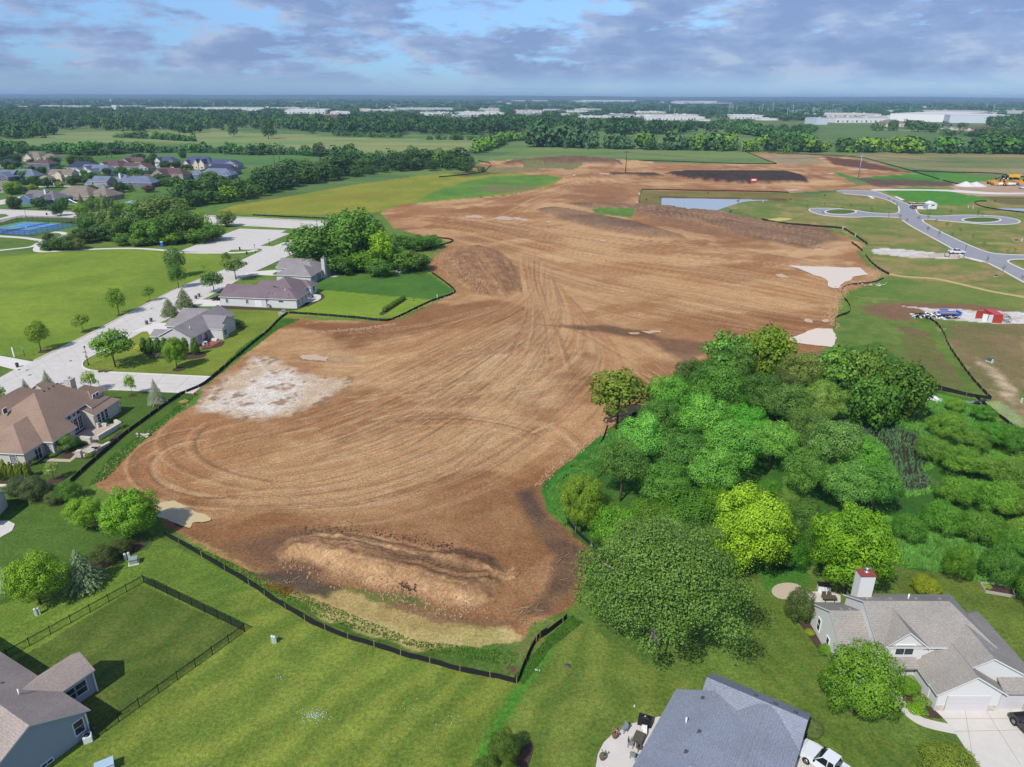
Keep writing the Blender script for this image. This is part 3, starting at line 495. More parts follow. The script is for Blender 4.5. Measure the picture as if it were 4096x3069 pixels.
def build_ground():
 V = np.stack([GX, GY, GZ], -1).reshape(-1, 3); idx = np.arange(NX*NY).reshape(NY, NX)
 F = np.stack([idx[:-1, :-1], idx[:-1, 1:], idx[1:, 1:], idx[1:, :-1]], -1).reshape(-1, 4); K = GK[:-1, :-1].ravel()
 col = np.concatenate([np.clip(GC, 0.005, 1), np.ones(GX.shape+(1,))], -1).reshape(-1, 4).astype(np.float32); er = (GK == 1).astype(np.float32).ravel()
 nrm = None
 for k, name in ((0, 'grass'), (1, 'bare_earth'), (2, 'crop_field')):
  Fk = F[K == k]; used = np.unique(Fk); remap = np.zeros(NX*NY, np.int32); remap[used] = np.arange(len(used))
  me = mesh_np(name, V[used], remap[Fk], [M_GROUND], smooth=True)
  a = me.color_attributes.new('soil', 'FLOAT_COLOR', 'POINT'); a.data.foreach_set('color', col[used].ravel())
  b = me.attributes.new('earth', 'FLOAT', 'POINT'); b.data.foreach_set('value', er[used])
  tag(link(bpy.data.objects.new(name, me)), kind='structure')
build_ground()
def gz(x, y):
 i = min(max(np.searchsorted(ys, y), 1), NY-1); j = min(max(np.searchsorted(xs, x), 1), NX-1); return float(GZ[i, j])
# ------------------------------------------------------------------ paving, water
M_CONC = mat('concrete', alb(208, 202, 192), .9, .2, var=.07, scale=.35, bump=.1, bscale=6)
M_CONC2 = mat('bright_concrete', alb(222, 216, 206), .9, .2, var=.05, scale=.8)
M_ASPH = mat('asphalt', alb(152, 152, 156), .9, .2, var=.08, scale=.25)
M_JOINT = mat('joint', alb(168, 162, 152), .95, .1)
M_MULCH = mat('mulch', alb(84, 68, 58), .98, .1, var=.35, scale=3.5, bump=.6, bscale=9)
M_SAND = mat('sand_path', alb(190, 172, 116), .95, .1, var=.1, scale=1)
M_PATIO = mat('patio_concrete', alb(212, 206, 196), .85, .2, var=.05, scale=1)
M_BRICKP = mat('brick_paving', alb(160, 96, 84), .9, .1, var=.12, scale=4)
M_PAVER = mat('stone_paving', alb(190, 172, 156), .9, .1, var=.12, scale=3)
M_STONE = mat('stone', alb(206, 198, 184), .9, .2, var=.28, scale=2.6, bump=.5, bscale=5)
def strip(P, w, z0, z1, mb=None, m=0, it=2):
 P = [Vector((p[0], p[1], 0)) for p in (smooth(P, it) if it else P)]; mb = mb or MB(); V = []
 for i, p in enumerate(P):
  d = (P[min(i+1, len(P)-1)]-P[max(i-1, 0)]).normalized(); n = Vector((-d.y, d.x, 0))*(w/2)
  V += [(p.x+n.x, p.y+n.y, z1), (p.x-n.x, p.y-n.y, z1), (p.x+n.x, p.y+n.y, z0), (p.x-n.x, p.y-n.y, z0)]
 F = []
 for i in range(len(P)-1):
  a = i*4; b = a+4; F += [(a, a+1, b+1, b), (a, b, b+2, a+2), (a+1, a+3, b+3, b+1)]
 F += [(0, 2, 3, 1), (4*len(P)-4, 4*len(P)-3, 4*len(P)-1, 4*len(P)-2)]
 return mb.add(V, F, m)
def sheet(name, P, z, m_, kind='structure', thick=.3, it=0, **kw):
 if it: P = smooth(P, it, True)
 return tag(MB().prism(P, z-thick, z).build(name, m_), kind=kind, **kw)
h1 = lambda L: pts('h1', L)
STREET = h1([(-80, 685), (0, 645), (60, 612), (125, 583), (270, 515), (480, 405), (640, 322), (740, 282), (815, 252), (880, 217), (960, 180), (1040, 150), (1120, 122), (1150, 106), (1215, 108), (1160, 122), (1116, 172), (1000, 226), (930, 259), (870, 287), (830, 312), (760, 350), (700, 378), (600, 437), (520, 477), (440, 522), (350, 560), (305, 582), (297, 598), (305, 612), (345, 623), (560, 633), (768, 643), (705, 702), (480, 692), (350, 687), (200, 690), (65, 710), (0, 727), (-80, 745)])
sheet('street', STREET, .04, M_CONC)
sheet('street', h1([(-90, 30), (80, 37), (480, 50), (770, 60), (1190, 80), (1178, 104), (1100, 103), (770, 83), (480, 73), (300, 67), (110, 62), (60, 65), (0, 83), (-90, 100), (-90, 74), (0, 66), (34, 58), (20, 51), (-90, 50)]), .03, M_CONC)
sheet('parking_lot', h1([(655, 185), (870, 104), (1040, 110), (1020, 119), (1052, 122), (945, 167), (1012, 169), (958, 182), (930, 180), (840, 181), (826, 191), (660, 190)]), .05, M_CONC)
dw = MB()
for P in ([(476, 481), (560, 447), (612, 447), (640, 452), (556, 506), (535, 477)], [(700, 378), (722, 362), (800, 362), (802, 386), (735, 386), (690, 384)], [(900, 262), (1000, 254), (1024, 262), (1018, 276), (940, 272), (900, 277), (862, 290)], [(-80, 560), (0, 566), (120, 588), (60, 618), (-10, 600), (-80, 590)]): dw.prism(h1(P), -.2, .055)
tag(dw.build('driveway', M_CONC2), kind='structure')
p = MB(); e5 = lambda L: pts('e5', L)
strip(e5([(-90, 575), (200, 592), (600, 622), (850, 668), (1080, 668), (1230, 622), (1450, 560), (1430, 515), (1300, 492), (1150, 492)]), 2.9, -.2, .045, p)
strip(e5([(960, 670), (880, 740), (800, 850)])+h1([(132, 186), (165, 189), (300, 180), (480, 174), (605, 183), (665, 191), (800, 193), (900, 190), (945, 178)]), 2.5, -.2, .05, p)
strip(e5([(-90, 905), (300, 862), (600, 832), (760, 800), (880, 720)]), 2.3, -.2, .055, p)
strip(h1([(1018, 166), (1090, 134), (1165, 104)]), 1.7, -.2, .06, p, it=0); strip(h1([(60, 55), (300, 61), (480, 66)])[1:], 1.6, -.2, .05, p, it=0); strip(h1([(770, 87), (1165, 107)]), 1.6, -.2, .07, p, it=0)
strip(h1([(300, 45), (480, 46), (770, 57), (1190, 78)]), 1.4, -.2, .05, p, it=0)
tag(p.build('sidewalk', M_CONC2), kind='structure')
# subdivision lanes
e1 = lambda L: pts('e1', L); s_ = MB(); s_.prism(e1([(-80, 990), (150, 950), (330, 912), (390, 912), (340, 965), (150, 1035), (-80, 1070)]), -.2, .03)
strip(e1([(380, 765), (520, 742), (760, 735), (1000, 722), (1300, 742)]), 7, -.2, .035, s_); s_.prism(e1([(930, 655), (1030, 668), (1000, 720), (930, 725)]), -.2, .045); s_.prism(e1([(660, 600), (720, 600), (745, 690), (690, 690)]), -.2, .045)
s_.prism(pts('e2', [(1180, 480), (1300, 500), (1270, 560), (1160, 560)]), -.2, .045); tag(s_.build('lane', M_CONC), kind='structure')
# kerbs and panel joints
k = MB(); strip(h1([(-80, 745), (0, 727), (65, 710)]), .35, 0, .15, k); strip(h1([(870, 287), (760, 350), (722, 362)])[:1]+h1([(830, 312)]), .35, 0, .15, k, it=0)
strip(h1([(125, 583), (270, 515), (480, 405), (640, 322), (740, 282)]), .35, 0, .15, k); strip(h1([(476, 481), (440, 522), (350, 560), (305, 582), (297, 598), (305, 612), (345, 623), (560, 633), (768, 643)]), .35, 0, .15, k)
strip(h1([(600, 437), (700, 384)]), .35, 0, .15, k, it=0); strip(h1([(705, 702), (480, 692), (350, 687)]), .35, 0, .15, k, it=0); strip(h1([(1116, 172), (1000, 226), (930, 259), (900, 264)]), .35, 0, .15, k)
tag(k.build('kerb', M_CONC2), kind='structure')
j = MB()
def jl(a, b, w=.07): strip(h1([a, b]), w, .045, .052, j, it=0)
jl((-60, 700), (300, 520)); jl((300, 520), (640, 352)); jl((640, 352), (900, 232)); jl((330, 655), (735, 672)); jl((600, 634), (540, 694)); jl((690, 640), (628, 698)); jl((500, 631), (430, 688))
for i in range(17):
 t = i/16; a = (60+t*800, 640-t*395); jl((a[0]-18, a[1]-22+6*t), (a[0]+30, a[1]+36-10*t), .05)
for i in range(6): jl((690+i*36, 172-i*13.5), (790+i*36, 182-i*10), .06)
for a_, b_ in (((1560, 1388), (2300, 1370)), ((1480, 1290), (2200, 1290)), ((1800, 1228), (2060, 1640)), ((1640, 1232), (1700, 1600)), ((1980, 1210), (2250, 1640))): strip(pts('d5', [a_, b_]), .05, .05, .068, j, it=0)
tag(j.build('pavement_joints', M_JOINT), kind='structure')
# new subdivision streets on the right
c8 = lambda L: pts('c8', L)
ROAD_UP = [(590, 248), (640, 238), (900, 245), (985, 265), (1080, 310), (1230, 370), (1275, 400), (1290, 440), (1340, 458), (1480, 465), (1640, 455), (1800, 455), (2000, 465), (2130, 485), (2188, 512), (2140, 532), (2000, 540), (1850, 535), (1640, 515), (1480, 500), (1400, 492), (1310, 495), (1450, 580), (1700, 700), (1870, 770), (2000, 795), (2260, 802), (2600, 808)]
ROAD_MID = [(2600, 862), (2212, 835), (2100, 840), (2065, 855), (2100, 880), (2260, 950), (2600, 1100)]
ROAD_LO = [(2600, 1240), (2212, 1040), (2000, 920), (1870, 855), (1700, 825), (1600, 750), (1400, 640), (1250, 560), (1160, 500), (1140, 478), (1040, 472), (900, 468), (740, 476), (500, 462), (400, 440), (345, 410), (380, 397), (560, 395), (740, 412), (880, 435), (1050, 445), (1120, 440), (1136, 425), (1125, 375), (1050, 330), (930, 295), (800, 283), (650, 268)]
A_ = smooth(c8(ROAD_UP), 1); B_ = smooth(c8(ROAD_MID), 1); C_ = smooth(c8(ROAD_LO), 1)
sheet('asphalt_road', A_+B_+C_, .05, M_ASPH)
k = MB(); strip(c8(ROAD_UP), .75, 0, .17, k, it=1); strip(c8(ROAD_MID), .75, 0, .17, k, it=1); strip(c8(ROAD_LO[:9]), .75, 0, .17, k, it=1); strip(c8(ROAD_LO[9:]), .75, 0, .17, k, it=1); tag(k.build('kerb', M_CONC2), kind='structure')
M_ISL = mat('island_grass', alb(86, 112, 48), .95, .1, var=.2, scale=.5)
for (cx_, cy_, rx_, ry_) in ((628, 428, 134, 22), (1845, 498, 166, 22)):
 el = c8([(cx_+rx_*math.cos(t/24*2*math.pi), cy_+ry_*math.sin(t/24*2*math.pi)) for t in range(24)])
 sheet('grass_island', el, .20, M_ISL); k = MB(); strip(el+el[:1], 1.0, 0, .22, k, it=0); tag(k.build('kerb', M_CONC2), kind='structure')
sl_ = MB(); sl_.prism(c8([(860, 290), (885, 287), (925, 310), (900, 314)]), -.1, .06); sl_.prism(c8([(1088, 295), (1112, 292), (1182, 324), (1150, 328)]), -.1, .06); sl_.prism(c8([(1700, 822), (1740, 822), (1860, 850), (1850, 862), (1760, 840)]), -.1, .08)
tag(sl_.build('sidewalk', M_CONC2), kind='structure')
sheet('gravel_track', smooth(c8([(870, 238), (940, 228), (1250, 232), (1600, 236), (1800, 250), (2000, 262), (2300, 262), (2300, 272), (1900, 276), (1700, 262), (1500, 245), (1100, 240), (940, 246)]), 1, True), .05, M_CONC2)
tag(strip(c8([(1045, 963), (1150, 985), (1300, 995), (1460, 1003), (1700, 1060), (1950, 1120), (2212, 1162), (2600, 1230)]), 2.2, -.2, .06).build('sand_path', M_SAND), kind='structure')
sheet('driveway', pts('e6', [(600, 300), (780, 300), (1090, 400), (1080, 500), (760, 488), (740, 430), (640, 430)]), .06, M_CONC2)
# far country road on the right
M_ROADF = mat('far_road', alb(206, 200, 186), .9)
tag(strip(pts('e3', [(-300, 318), (0, 328), (600, 345), (900, 365), (1250, 390), (1600, 435), (1900, 490), (2300, 600)]), 8, -.2, .1).build('country_road', M_ROADF), kind='structure')
tag(strip(pts('c1', [(1340, 345), (1500, 348), (1700, 354), (1950, 362)]), 9, -.2, .1).build('country_road', M_ROADF), kind='structure')
# near gardens
d5 = lambda L: pts('d5', L); d4 = lambda L: pts('d4', L); d1 = lambda L: pts('d1', L)
sheet('driveway', d5([(1415, 1228), (2090, 1202), (2500, 1200), (2500, 1900), (1900, 1900), (1660, 1540), (1560, 1388), (1490, 1300)]), .06, M_PATIO)
tag(strip(d5([(1045, 1015), (1110, 1120), (1190, 1225), (1290, 1305), (1400, 1338), (1560, 1370)]), 1.25, -.2, .05).build('garden_path', M_PATIO), kind='structure')
sheet('porch_floor', d5([(985, 900), (1250, 900), (1250, 1000), (1120, 1024), (1040, 1030), (990, 980)]), .15, M_PATIO)
sheet('patio', d5([(412, 322), (622, 316), (690, 350), (690, 400), (452, 398)]), .07, M_PATIO)
M_PEA = mat('pea_gravel', alb(196, 182, 160), .95, .1, var=.12, scale=6)
sheet('gravel_circle', d5([(286+122*math.cos(t/20*2*math.pi), 314+64*math.sin(t/20*2*math.pi)) for t in range(20)]), .04, M_PEA)
sheet('driveway', d5([(240, 1800), (392, 1455), (432, 1440), (520, 1480), (760, 1665), (900, 1800)]), .06, M_PATIO)
sheet('patio', d4([(530, 1800), (540, 1657), (555, 1560), (600, 1470), (690, 1385), (800, 1330), (1022, 1272), (1100, 1290), (900, 1800)]), .07, M_PATIO, it=0)
sheet('patio', d1([(-120, 1440), (0, 1418), (70, 1416), (125, 1445), (100, 1500), (0, 1555), (-120, 1600)]), .07, M_PATIO)
sheet('patio', pts('g4', [(1480, 860), (1500, 730), (1640, 728), (1735, 745), (1740, 790), (1690, 830), (1600, 855)]), .07, M_PATIO)
sheet('patio', pts('g4', [(1830, 440), (1900, 400), (1990, 388), (2055, 400), (2050, 425), (1970, 442)]), .07, M_PATIO)
sheet('brick_patio', pts('g3', [(1400, 950), (1480, 900), (1640, 900), (1620, 930), (1430, 1045), (1240, 1060), (1230, 960)]), .07, M_BRICKP)
beds = [('d5', [(480, 560), (420, 560), (350, 530), (420, 620), (500, 740), (560, 800), (600, 790), (530, 640)]), ('d5', [(1030, 1160), (1110, 1140), (1200, 1262), (1130, 1240), (1040, 1215)]), ('d5', [(1110, 1020), (1250, 1010), (1330, 1060), (1420, 1220), (1490, 1250), (1490, 1290), (1320, 1275), (1190, 1180)]),
 ('d5', [(395, 1440), (440, 1400), (495, 1400), (500, 1430), (440, 1450)]), ('f8', [(300, 705), (310, 680), (520, 690), (690, 690), (690, 720), (600, 750), (520, 720)]), ('f8', [(0, 1620), (60, 1500), (300, 1560), (700, 1500), (1100, 1280), (1380, 1180), (1560, 1130), (1660, 1180), (1380, 1330), (1180, 1430), (900, 1640), (600, 1700), (0, 1680)]),
 ('d3', [(1740, 1657), (1800, 1540), (1860, 1490), (1895, 1500), (1895, 1560), (1860, 1657), (1840, 1720), (1700, 1720)]), ('g4', [(1490, 860), (1620, 850), (1740, 795), (1738, 740), (1660, 715), (1650, 695), (1750, 712), (1805, 755), (1780, 805), (1640, 870), (1490, 950)]), ('g4', [(-30, 915), (130, 905), (830, 950), (1335, 975), (1420, 920), (1500, 855), (1560, 860), (1400, 975), (1200, 1000), (700, 985), (0, 960)]),
 ('g3', [(1240, 1060), (1430, 1050), (1620, 935), (1700, 925), (1700, 975), (1620, 1045), (1400, 1085), (1240, 1110)]), ('g3', [(130, 1190), (500, 1150), (900, 1180), (1230, 1120), (1370, 1190), (1240, 1270), (900, 1310), (560, 1290), (200, 1270)]), ('c6', [(1055, 880), (1090, 855), (1270, 745), (1310, 750), (1200, 820), (1100, 890)]),
 ('g2', [(1000, 1390), (900, 1340), (1230, 1230), (1250, 1300), (1100, 1400)]), ('g2', [(1380, 1360), (1700, 1130), (1950, 930), (1900, 1010), (1720, 1180), (1500, 1370)]), ('g2', [(1180, 1400), (1400, 1360), (1390, 1410), (1190, 1400)]), ('d1', [(0, 1085), (130, 1090), (130, 1118), (-40, 1115)]), ('c5', [(1225, 1200), (1400, 1215), (1240, 1225)])]
for (n_, L_) in beds: sheet('mulch_bed', pts(n_, L_), .035, M_MULCH, thick=.1, it=1)
for (n_, x, y, r_) in (('f8', 625, 467, 1.4), ('f8', 1090, 940, 1.9), ('f8', 828, 790, .8), ('g3', 790, 1492, 1.6), ('c5', 385, 1200, 1.5), ('c5', 742, 1030, 1.3), ('c5', 1045, 885, 1.3), ('c5', 1300, 768, 1.3), ('c5', 1548, 655, 1.5), ('c5', 1150, 1580, 1.0)):
 q = ac(n_, x, y); sheet('mulch_ring', [(q.x+r_*math.cos(t/12*6.283), q.y+r_*math.sin(t/12*6.283)) for t in range(12)], .03, M_MULCH, thick=.1)
tag(strip(pts('g2', [(700, 1420), (1110, 1432), (1250, 1310)]), 1.1, -.1, .05, it=0).build('garden_path', M_PAVER), kind='structure')
tag(strip(d1([(-60, 1127), (124, 1127)]), .5, -.1, .25, it=0).build('garden_edging', M_CONC2), kind='structure')
def ragged(P, a=.10, seed=0):
 rr = random.Random(len(P)+int(abs(P[0][0])*7)); c = (sum(p[0] for p in P)/len(P), sum(p[1] for p in P)/len(P)); sz = max(math.hypot(p[0]-c[0], p[1]-c[1]) for p in P); Q = []; n = len(P)
 for i in range(n):
  A, B = P[i], P[(i+1) % n]; L = math.hypot(B[0]-A[0], B[1]-A[1]); k = max(1, min(14, int(L/max(.5, sz*.10))))
  for j in range(k): t = j/k; Q.append((A[0]+(B[0]-A[0])*t+rr.gauss(0, 1)*sz*a*.35, A[1]+(B[1]-A[1])*t+rr.gauss(0, 1)*sz*a*.35))
 return smooth(Q, 1, True)
def water_mat(name, c, rough=.05, b=.02):
 m_ = mat(name, c, rough, .5, bump=b, bscale=1.2); m_.node_tree.nodes['Principled BSDF'].inputs['IOR'].default_value = 1.4; return m_
M_WATER = water_mat('pond_water', alb(172, 182, 184), .22); M_MUD = water_mat('muddy_water', alb(232, 214, 190), .35, .02); M_SWAMP = water_mat('swamp_water', alb(60, 54, 44), .12, .05)
M_WET = water_mat('shallow_puddle', alb(206, 176, 142), .4, .02); M_TANW = water_mat('silty_water', alb(206, 184, 136), .3, .01)
sheet('pond_water', WATER[0], -.10, M_WATER, thick=.05); sheet('pond_water', WATER[1], -.10, M_WATER, thick=.05)
sheet('swamp_water', WATER[2], -.12, M_SWAMP, thick=.05)
for P in WATER[3:]: sheet('pond_water', P, -.1, M_WATER, thick=.05)
for i, P in enumerate(PUD): sheet('puddle', ragged(P, .05 if i < 2 or i == 5 else .16), .0, M_TANW if i == 5 else M_MUD if i < 2 else M_WET, thick=.05)
# tennis courts
M_CG = mat('court_green', alb(96, 150, 124), .8); M_CB = mat('court_blue', alb(84, 138, 208), .8); M_LINE = mat('court_line', alb(200, 226, 232), .8)
sheet('court_surround', e5([(-120, 390), (0, 352), (490, 250), (860, 265), (1872, 322), (1720, 380), (690, 580), (200, 555), (-120, 530)]), .05, M_CG)
for P in ([(185, 374), (600, 292), (1010, 314), (1540, 345), (1120, 420), (700, 400)], [(-160, 392), (0, 402), (890, 450), (980, 452), (585, 545), (0, 512), (-160, 500)]):
 W_ = e5(P); sheet('tennis_court', W_, .06, M_CB); tag(strip(W_+W_[:1], .25, .0, .067, it=0).build('court_lines', M_LINE), kind='structure')
cl = MB(); strip(e5([(600, 370), (1180, 325)]), .2, .0, .068, cl, it=0); strip(e5([(400, 333), (880, 360), (1330, 383)]), .2, 0, .068, cl, it=0); strip(e5([(-100, 470), (760, 498)]), .2, 0, .068, cl, it=0); tag(cl.build('court_lines', M_LINE), kind='structure')
# ------------------------------------------------------------------ houses
def shingle(name, col, var=.16):
 m_ = bpy.data.materials.new(name); m_.use_nodes = True; nt = m_.node_tree; N = nt.nodes; L = nt.links; p = N['Principled BSDF']; p.inputs['Roughness'].default_value = .95; p.inputs['Specular IOR Level'].default_value = .1
 g = N.new('ShaderNodeNewGeometry'); sp = N.new('ShaderNodeSeparateXYZ'); L.new(g.outputs['Position'], sp.inputs[0]); mp = N.new('ShaderNodeMapping'); mp.inputs['Scale'].default_value = (1.6, 1.6, 9); L.new(g.outputs['Position'], mp.inputs[0])
 n = N.new('ShaderNodeTexNoise'); n.inputs['Scale'].default_value = 2.2; n.inputs['Detail'].default_value = 5; n.inputs['Roughness'].default_value = .7; L.new(mp.outputs[0], n.inputs[0])
 n2 = N.new('ShaderNodeTexNoise'); n2.inputs['Scale'].default_value = .25; n2.inputs['Detail'].default_value = 3; L.new(g.outputs['Position'], n2.inputs[0])
 w = N.new('ShaderNodeMath'); w.operation = 'MULTIPLY'; w.inputs[1].default_value = 7.5; L.new(sp.outputs[2], w.inputs[0]); fr = N.new('ShaderNodeMath'); fr.operation = 'FRACT'; L.new(w.outputs[0], fr.inputs[0])
 c = N.new('ShaderNodeMapRange'); L.new(fr.outputs[0], c.inputs[0]); c.inputs[1].default_value = 0; c.inputs[2].default_value = .25; c.inputs[3].default_value = .8; c.inputs[4].default_value = 1
 a = N.new('ShaderNodeMapRange'); L.new(n.outputs[0], a.inputs[0]); a.inputs[1].default_value = .3; a.inputs[2].default_value = .7; a.inputs[3].default_value = 1-var; a.inputs[4].default_value = 1+var
 b = N.new('ShaderNodeMapRange'); L.new(n2.outputs[0], b.inputs[0]); b.inputs[1].default_value = .35; b.inputs[2].default_value = .65; b.inputs[3].default_value = .92; b.inputs[4].default_value = 1.07
 q = N.new('ShaderNodeMath'); q.operation = 'MULTIPLY'; L.new(a.outputs[0], q.inputs[0]); L.new(b.outputs[0], q.inputs[1]); q2 = N.new('ShaderNodeMath'); q2.operation = 'MULTIPLY'; L.new(q.outputs[0], q2.inputs[0]); L.new(c.outputs[0], q2.inputs[1])
 mx = N.new('ShaderNodeMix'); mx.data_type = 'RGBA'; mx.blend_type = 'MULTIPLY'; mx.inputs[0].default_value = 1; mx.inputs[6].default_value = (*col, 1); L.new(q2.outputs[0], mx.inputs[7]); L.new(mx.outputs[2], p.inputs['Base Color'])
 return m_
def siding(name, col):
 m_ = mat(name, col, .75, .25); nt = m_.node_tree; N = nt.nodes; L = nt.links; p = N['Principled BSDF']
 g = N.new('ShaderNodeNewGeometry'); sp = N.new('ShaderNodeSeparateXYZ'); L.new(g.outputs['Position'], sp.inputs[0]); w = N.new('ShaderNodeMath'); w.operation = 'MULTIPLY'; w.inputs[1].default_value = 6.5; L.new(sp.outputs[2], w.inputs[0])
 fr = N.new('ShaderNodeMath'); fr.operation = 'FRACT'; L.new(w.outputs[0], fr.inputs[0]); c = N.new('ShaderNodeMapRange'); L.new(fr.outputs[0], c.inputs[0]); c.inputs[2].default_value = .3; c.inputs[3].default_value = .80; c.inputs[4].default_value = 1
 mx = N.new('ShaderNodeMix'); mx.data_type = 'RGBA'; mx.blend_type = 'MULTIPLY'; mx.inputs[0].default_value = 1; mx.inputs[6].default_value = (*col, 1); L.new(c.outputs[0], mx.inputs[7]); L.new(mx.outputs[2], p.inputs['Base Color'])
 return m_
RF = {k: shingle('roof_'+k, alb(*c), .3) for k, c in dict(beige=(168, 154, 144), brown=(156, 132, 114), grey=(146, 140, 140), dusk=(128, 112, 116), slate=(142, 148, 160), taupe=(158, 152, 143), blue=(84, 90, 114), darkbrown=(104, 86, 84), navy=(66, 70, 92), mid=(122, 118, 122), steel=(114, 124, 142), tan=(136, 124, 112)).items()}
WL = {k: siding('wall_'+k, alb(*c)) for k, c in dict(white=(226, 226, 222), grey=(204, 204, 200), lgrey=(214, 216, 214), blue=(92, 126, 158), taupe=(172, 160, 146), slate=(112, 118, 132), bluegrey=(164, 172, 186), cream=(222, 208, 186), dark=(98, 96, 100), stucco=(206, 198, 186)).items()}
M_TRIM = mat('white_trim', alb(234, 234, 232), .6, .3); M_GLASS = mat('window_glass', (.03, .04, .05), .08, .6); M_VENT = mat('roof_vent', alb(84, 80, 80), .7); M_DOORW = mat('garage_door_paint', alb(216, 212, 212), .6); M_PIPE = mat('vent_pipe', alb(236, 236, 232), .5)
M_BRICKR = mat('red_cap', alb(150, 72, 62), .8); M_METAL = mat('galvanised', alb(186, 188, 190), .4, .5, .6); M_DARK = mat('dark_metal', (.025, .025, .028), .5, .4)
class House:
 def __init__(s, label, cat, o, ang, roof, wall, group=None, trim=None):
  s.root = empty('house', (o[0], o[1], 0), ang, label, cat, group); s.roof = roof; s.wall = wall; s.wings = []; s.rb = MB(); s.wb = MB(); s.trim = trim or M_TRIM
 def wing(s, u0, u1, v0, v1, eave, ridge, ax='u', a='g', b='g', ia=None, ib=None, oh=.45, goh=.3, base=0.0, walls=True):
  """gable or hip wing; the rectangle is the roof outline"""
  s.wings.append((u0, u1, v0, v1, eave, ridge, ax, a, b, oh, goh))
  if ax == 'u': L0, L1, W0, W1 = u0, u1, v0, v1; T = lambda l, w, z: (l, w, z)
  else: L0, L1, W0, W1 = v0, v1, u0, u1; T = lambda l, w, z: (w, l, z)
  hw = (W1-W0)/2; c = (W0+W1)/2; ia = (hw if ia is None else ia) if a == 'h' else 0; ib = (hw if ib is None else ib) if b == 'h' else 0
  if L0+ia > L1-ib: k = (L1-L0)/(ia+ib); ia *= k; ib *= k
  th = .17; top = [T(L0, W0, eave), T(L1, W0, eave), T(L1, W1, eave), T(L0, W1, eave), T(L0+ia, c, ridge), T(L1-ib, c, ridge)]
  V = top+[(p[0], p[1], p[2]-th) for p in top]; fl = ax == 'v'
  def add(F, m): s.rb.add(V, [f[::-1] if fl else f for f in F], m)
  add([(0, 1, 5, 4), (2, 3, 4, 5)], 0)
  add([(3, 0, 4)], 0) if ia > 0 else None
  add([(1, 2, 5)], 0) if ib > 0 else None
  add([(6, 7, 1, 0), (8, 9, 3, 2)], 1)
  if ia > 0: add([(9, 6, 0, 3)], 1)
  else: add([(4, 10, 6, 0), (9, 10, 4, 3)], 1)
  if ib > 0: add([(7, 8, 2, 1)], 1)
  else: add([(1, 7, 11, 5), (2, 5, 11, 8)], 1)
  add([(6, 10, 11, 7), (8, 11, 10, 9)], 1)
  if ia > 0: add([(9, 10, 6)], 1)
  if ib > 0: add([(7, 11, 8)], 1)
  if walls:
   la = L0+(goh if a == 'g' else oh); lb = L1-(goh if b == 'g' else oh); wa = W0+oh; wb_ = W1-oh; sl_ = (ridge-eave)/hw; zt = eave+sl_*oh-th*1.1
   V = [T(la, wa, base), T(lb, wa, base), T(lb, wb_, base), T(la, wb_, base), T(la, wa, zt), T(lb, wa, zt), T(lb, wb_, zt), T(la, wb_, zt)]
   F = [(0, 1, 5, 4), (2, 3, 7, 6), (1, 2, 6, 5), (3, 0, 4, 7)]; s.wb.add(V, [f[::-1] if fl else f for f in F], 0)
   if a == 'g': s.wb.add([T(la, wa, zt), T(la, wb_, zt), T(la, c, ridge-th*1.1)], [(0, 2, 1) if not fl else (0, 1, 2)], 0)
   if b == 'g': s.wb.add([T(lb, wa, zt), T(lb, wb_, zt), T(lb, c, ridge-th*1.1)], [(0, 1, 2) if not fl else (0, 2, 1)], 0)
  return s
 def window(s, u, v, z, w, h, n, grid=(2, 1), name='window', fr=.09, dark=M_GLASS, door=False):
  """n = outward normal in plan ('s','n','e','w' = -v,+v,+u,-u or an angle)"""
  a = {'e': 0, 'n': math.pi/2, 'w': math.pi, 's': -math.pi/2}.get(n, n); M_ = Matrix.Translation((u, v, z)) @ Matrix.Rotation(a+math.pi/2, 4, 'Z')
  b = MB()
  for (cx_, cz_, dx_, dz_) in ((0, h/2+fr/2, w+2*fr, fr), (0, -h/2-fr/2, w+2*fr, fr), (-w/2-fr/2, 0, fr, h), (w/2+fr/2, 0, fr, h)): b.box((cx_, -.03, cz_), (dx_, .12, dz_))
  for i in range(1, grid[0]): b.box((-w/2+w*i/grid[0], -.02, 0), (.05, .08, h))
  for i in range(1, grid[1]): b.box((0, -.018, -h/2+h*i/grid[1]), (w, .07, .04))
  f = b.build(name, s.trim, s.root, M_); g = MB().box((0, .0, 0), (w, .05, h)).build('pane', dark, f, M_)
  return f
 def row(s, L, n, **k):
  for (u, v, z, w, h) in L: s.window(u, v, z, w, h, n, **k)
 def panel(s, u, v, z, w, h, n, m_, name='garage_door', th=.1):
  a = {'e': 0, 'n': math.pi/2, 'w': math.pi, 's': -math.pi/2}.get(n, n); M_ = Matrix.Translation((u, v, z)) @ Matrix.Rotation(a+math.pi/2, 4, 'Z'); b = MB()
  if name == 'garage_door':
   for i in range(4): b.box((0, -.02, -h/2+h*(i+.5)/4), (w, th, h/4-.03))
   b.box((0, .03, 0), (w, th, h))
  else: b.box((0, 0, 0), (w, th, h))
  return b.build(name, m_, s.root, M_)
 def chimney(s, u, v, w, d, z0, z1, m_, cap=None, pots=1):
  c = MB().box((u, v, (z0+z1)/2), (w, d, z1-z0)).build('chimney', m_, s.root); q = MB().box((u, v, z1+.06), (w+.16, d+.16, .12))
  q.build('cap', cap or M_METAL, c); MB().lathe((u, v, z1+.12), [(.16, 0), (.16, .3), (.26, .34), (.26, .42), (.1, .5)], 10).build('flue', M_METAL, c)
 def vents(s, L, m_=None, sz=(.42, .42, .2)):
  for (u, v, z) in L: MB().box((u, v, z), sz, taper=.75).build('roof_vent', m_ or M_VENT, s.root)
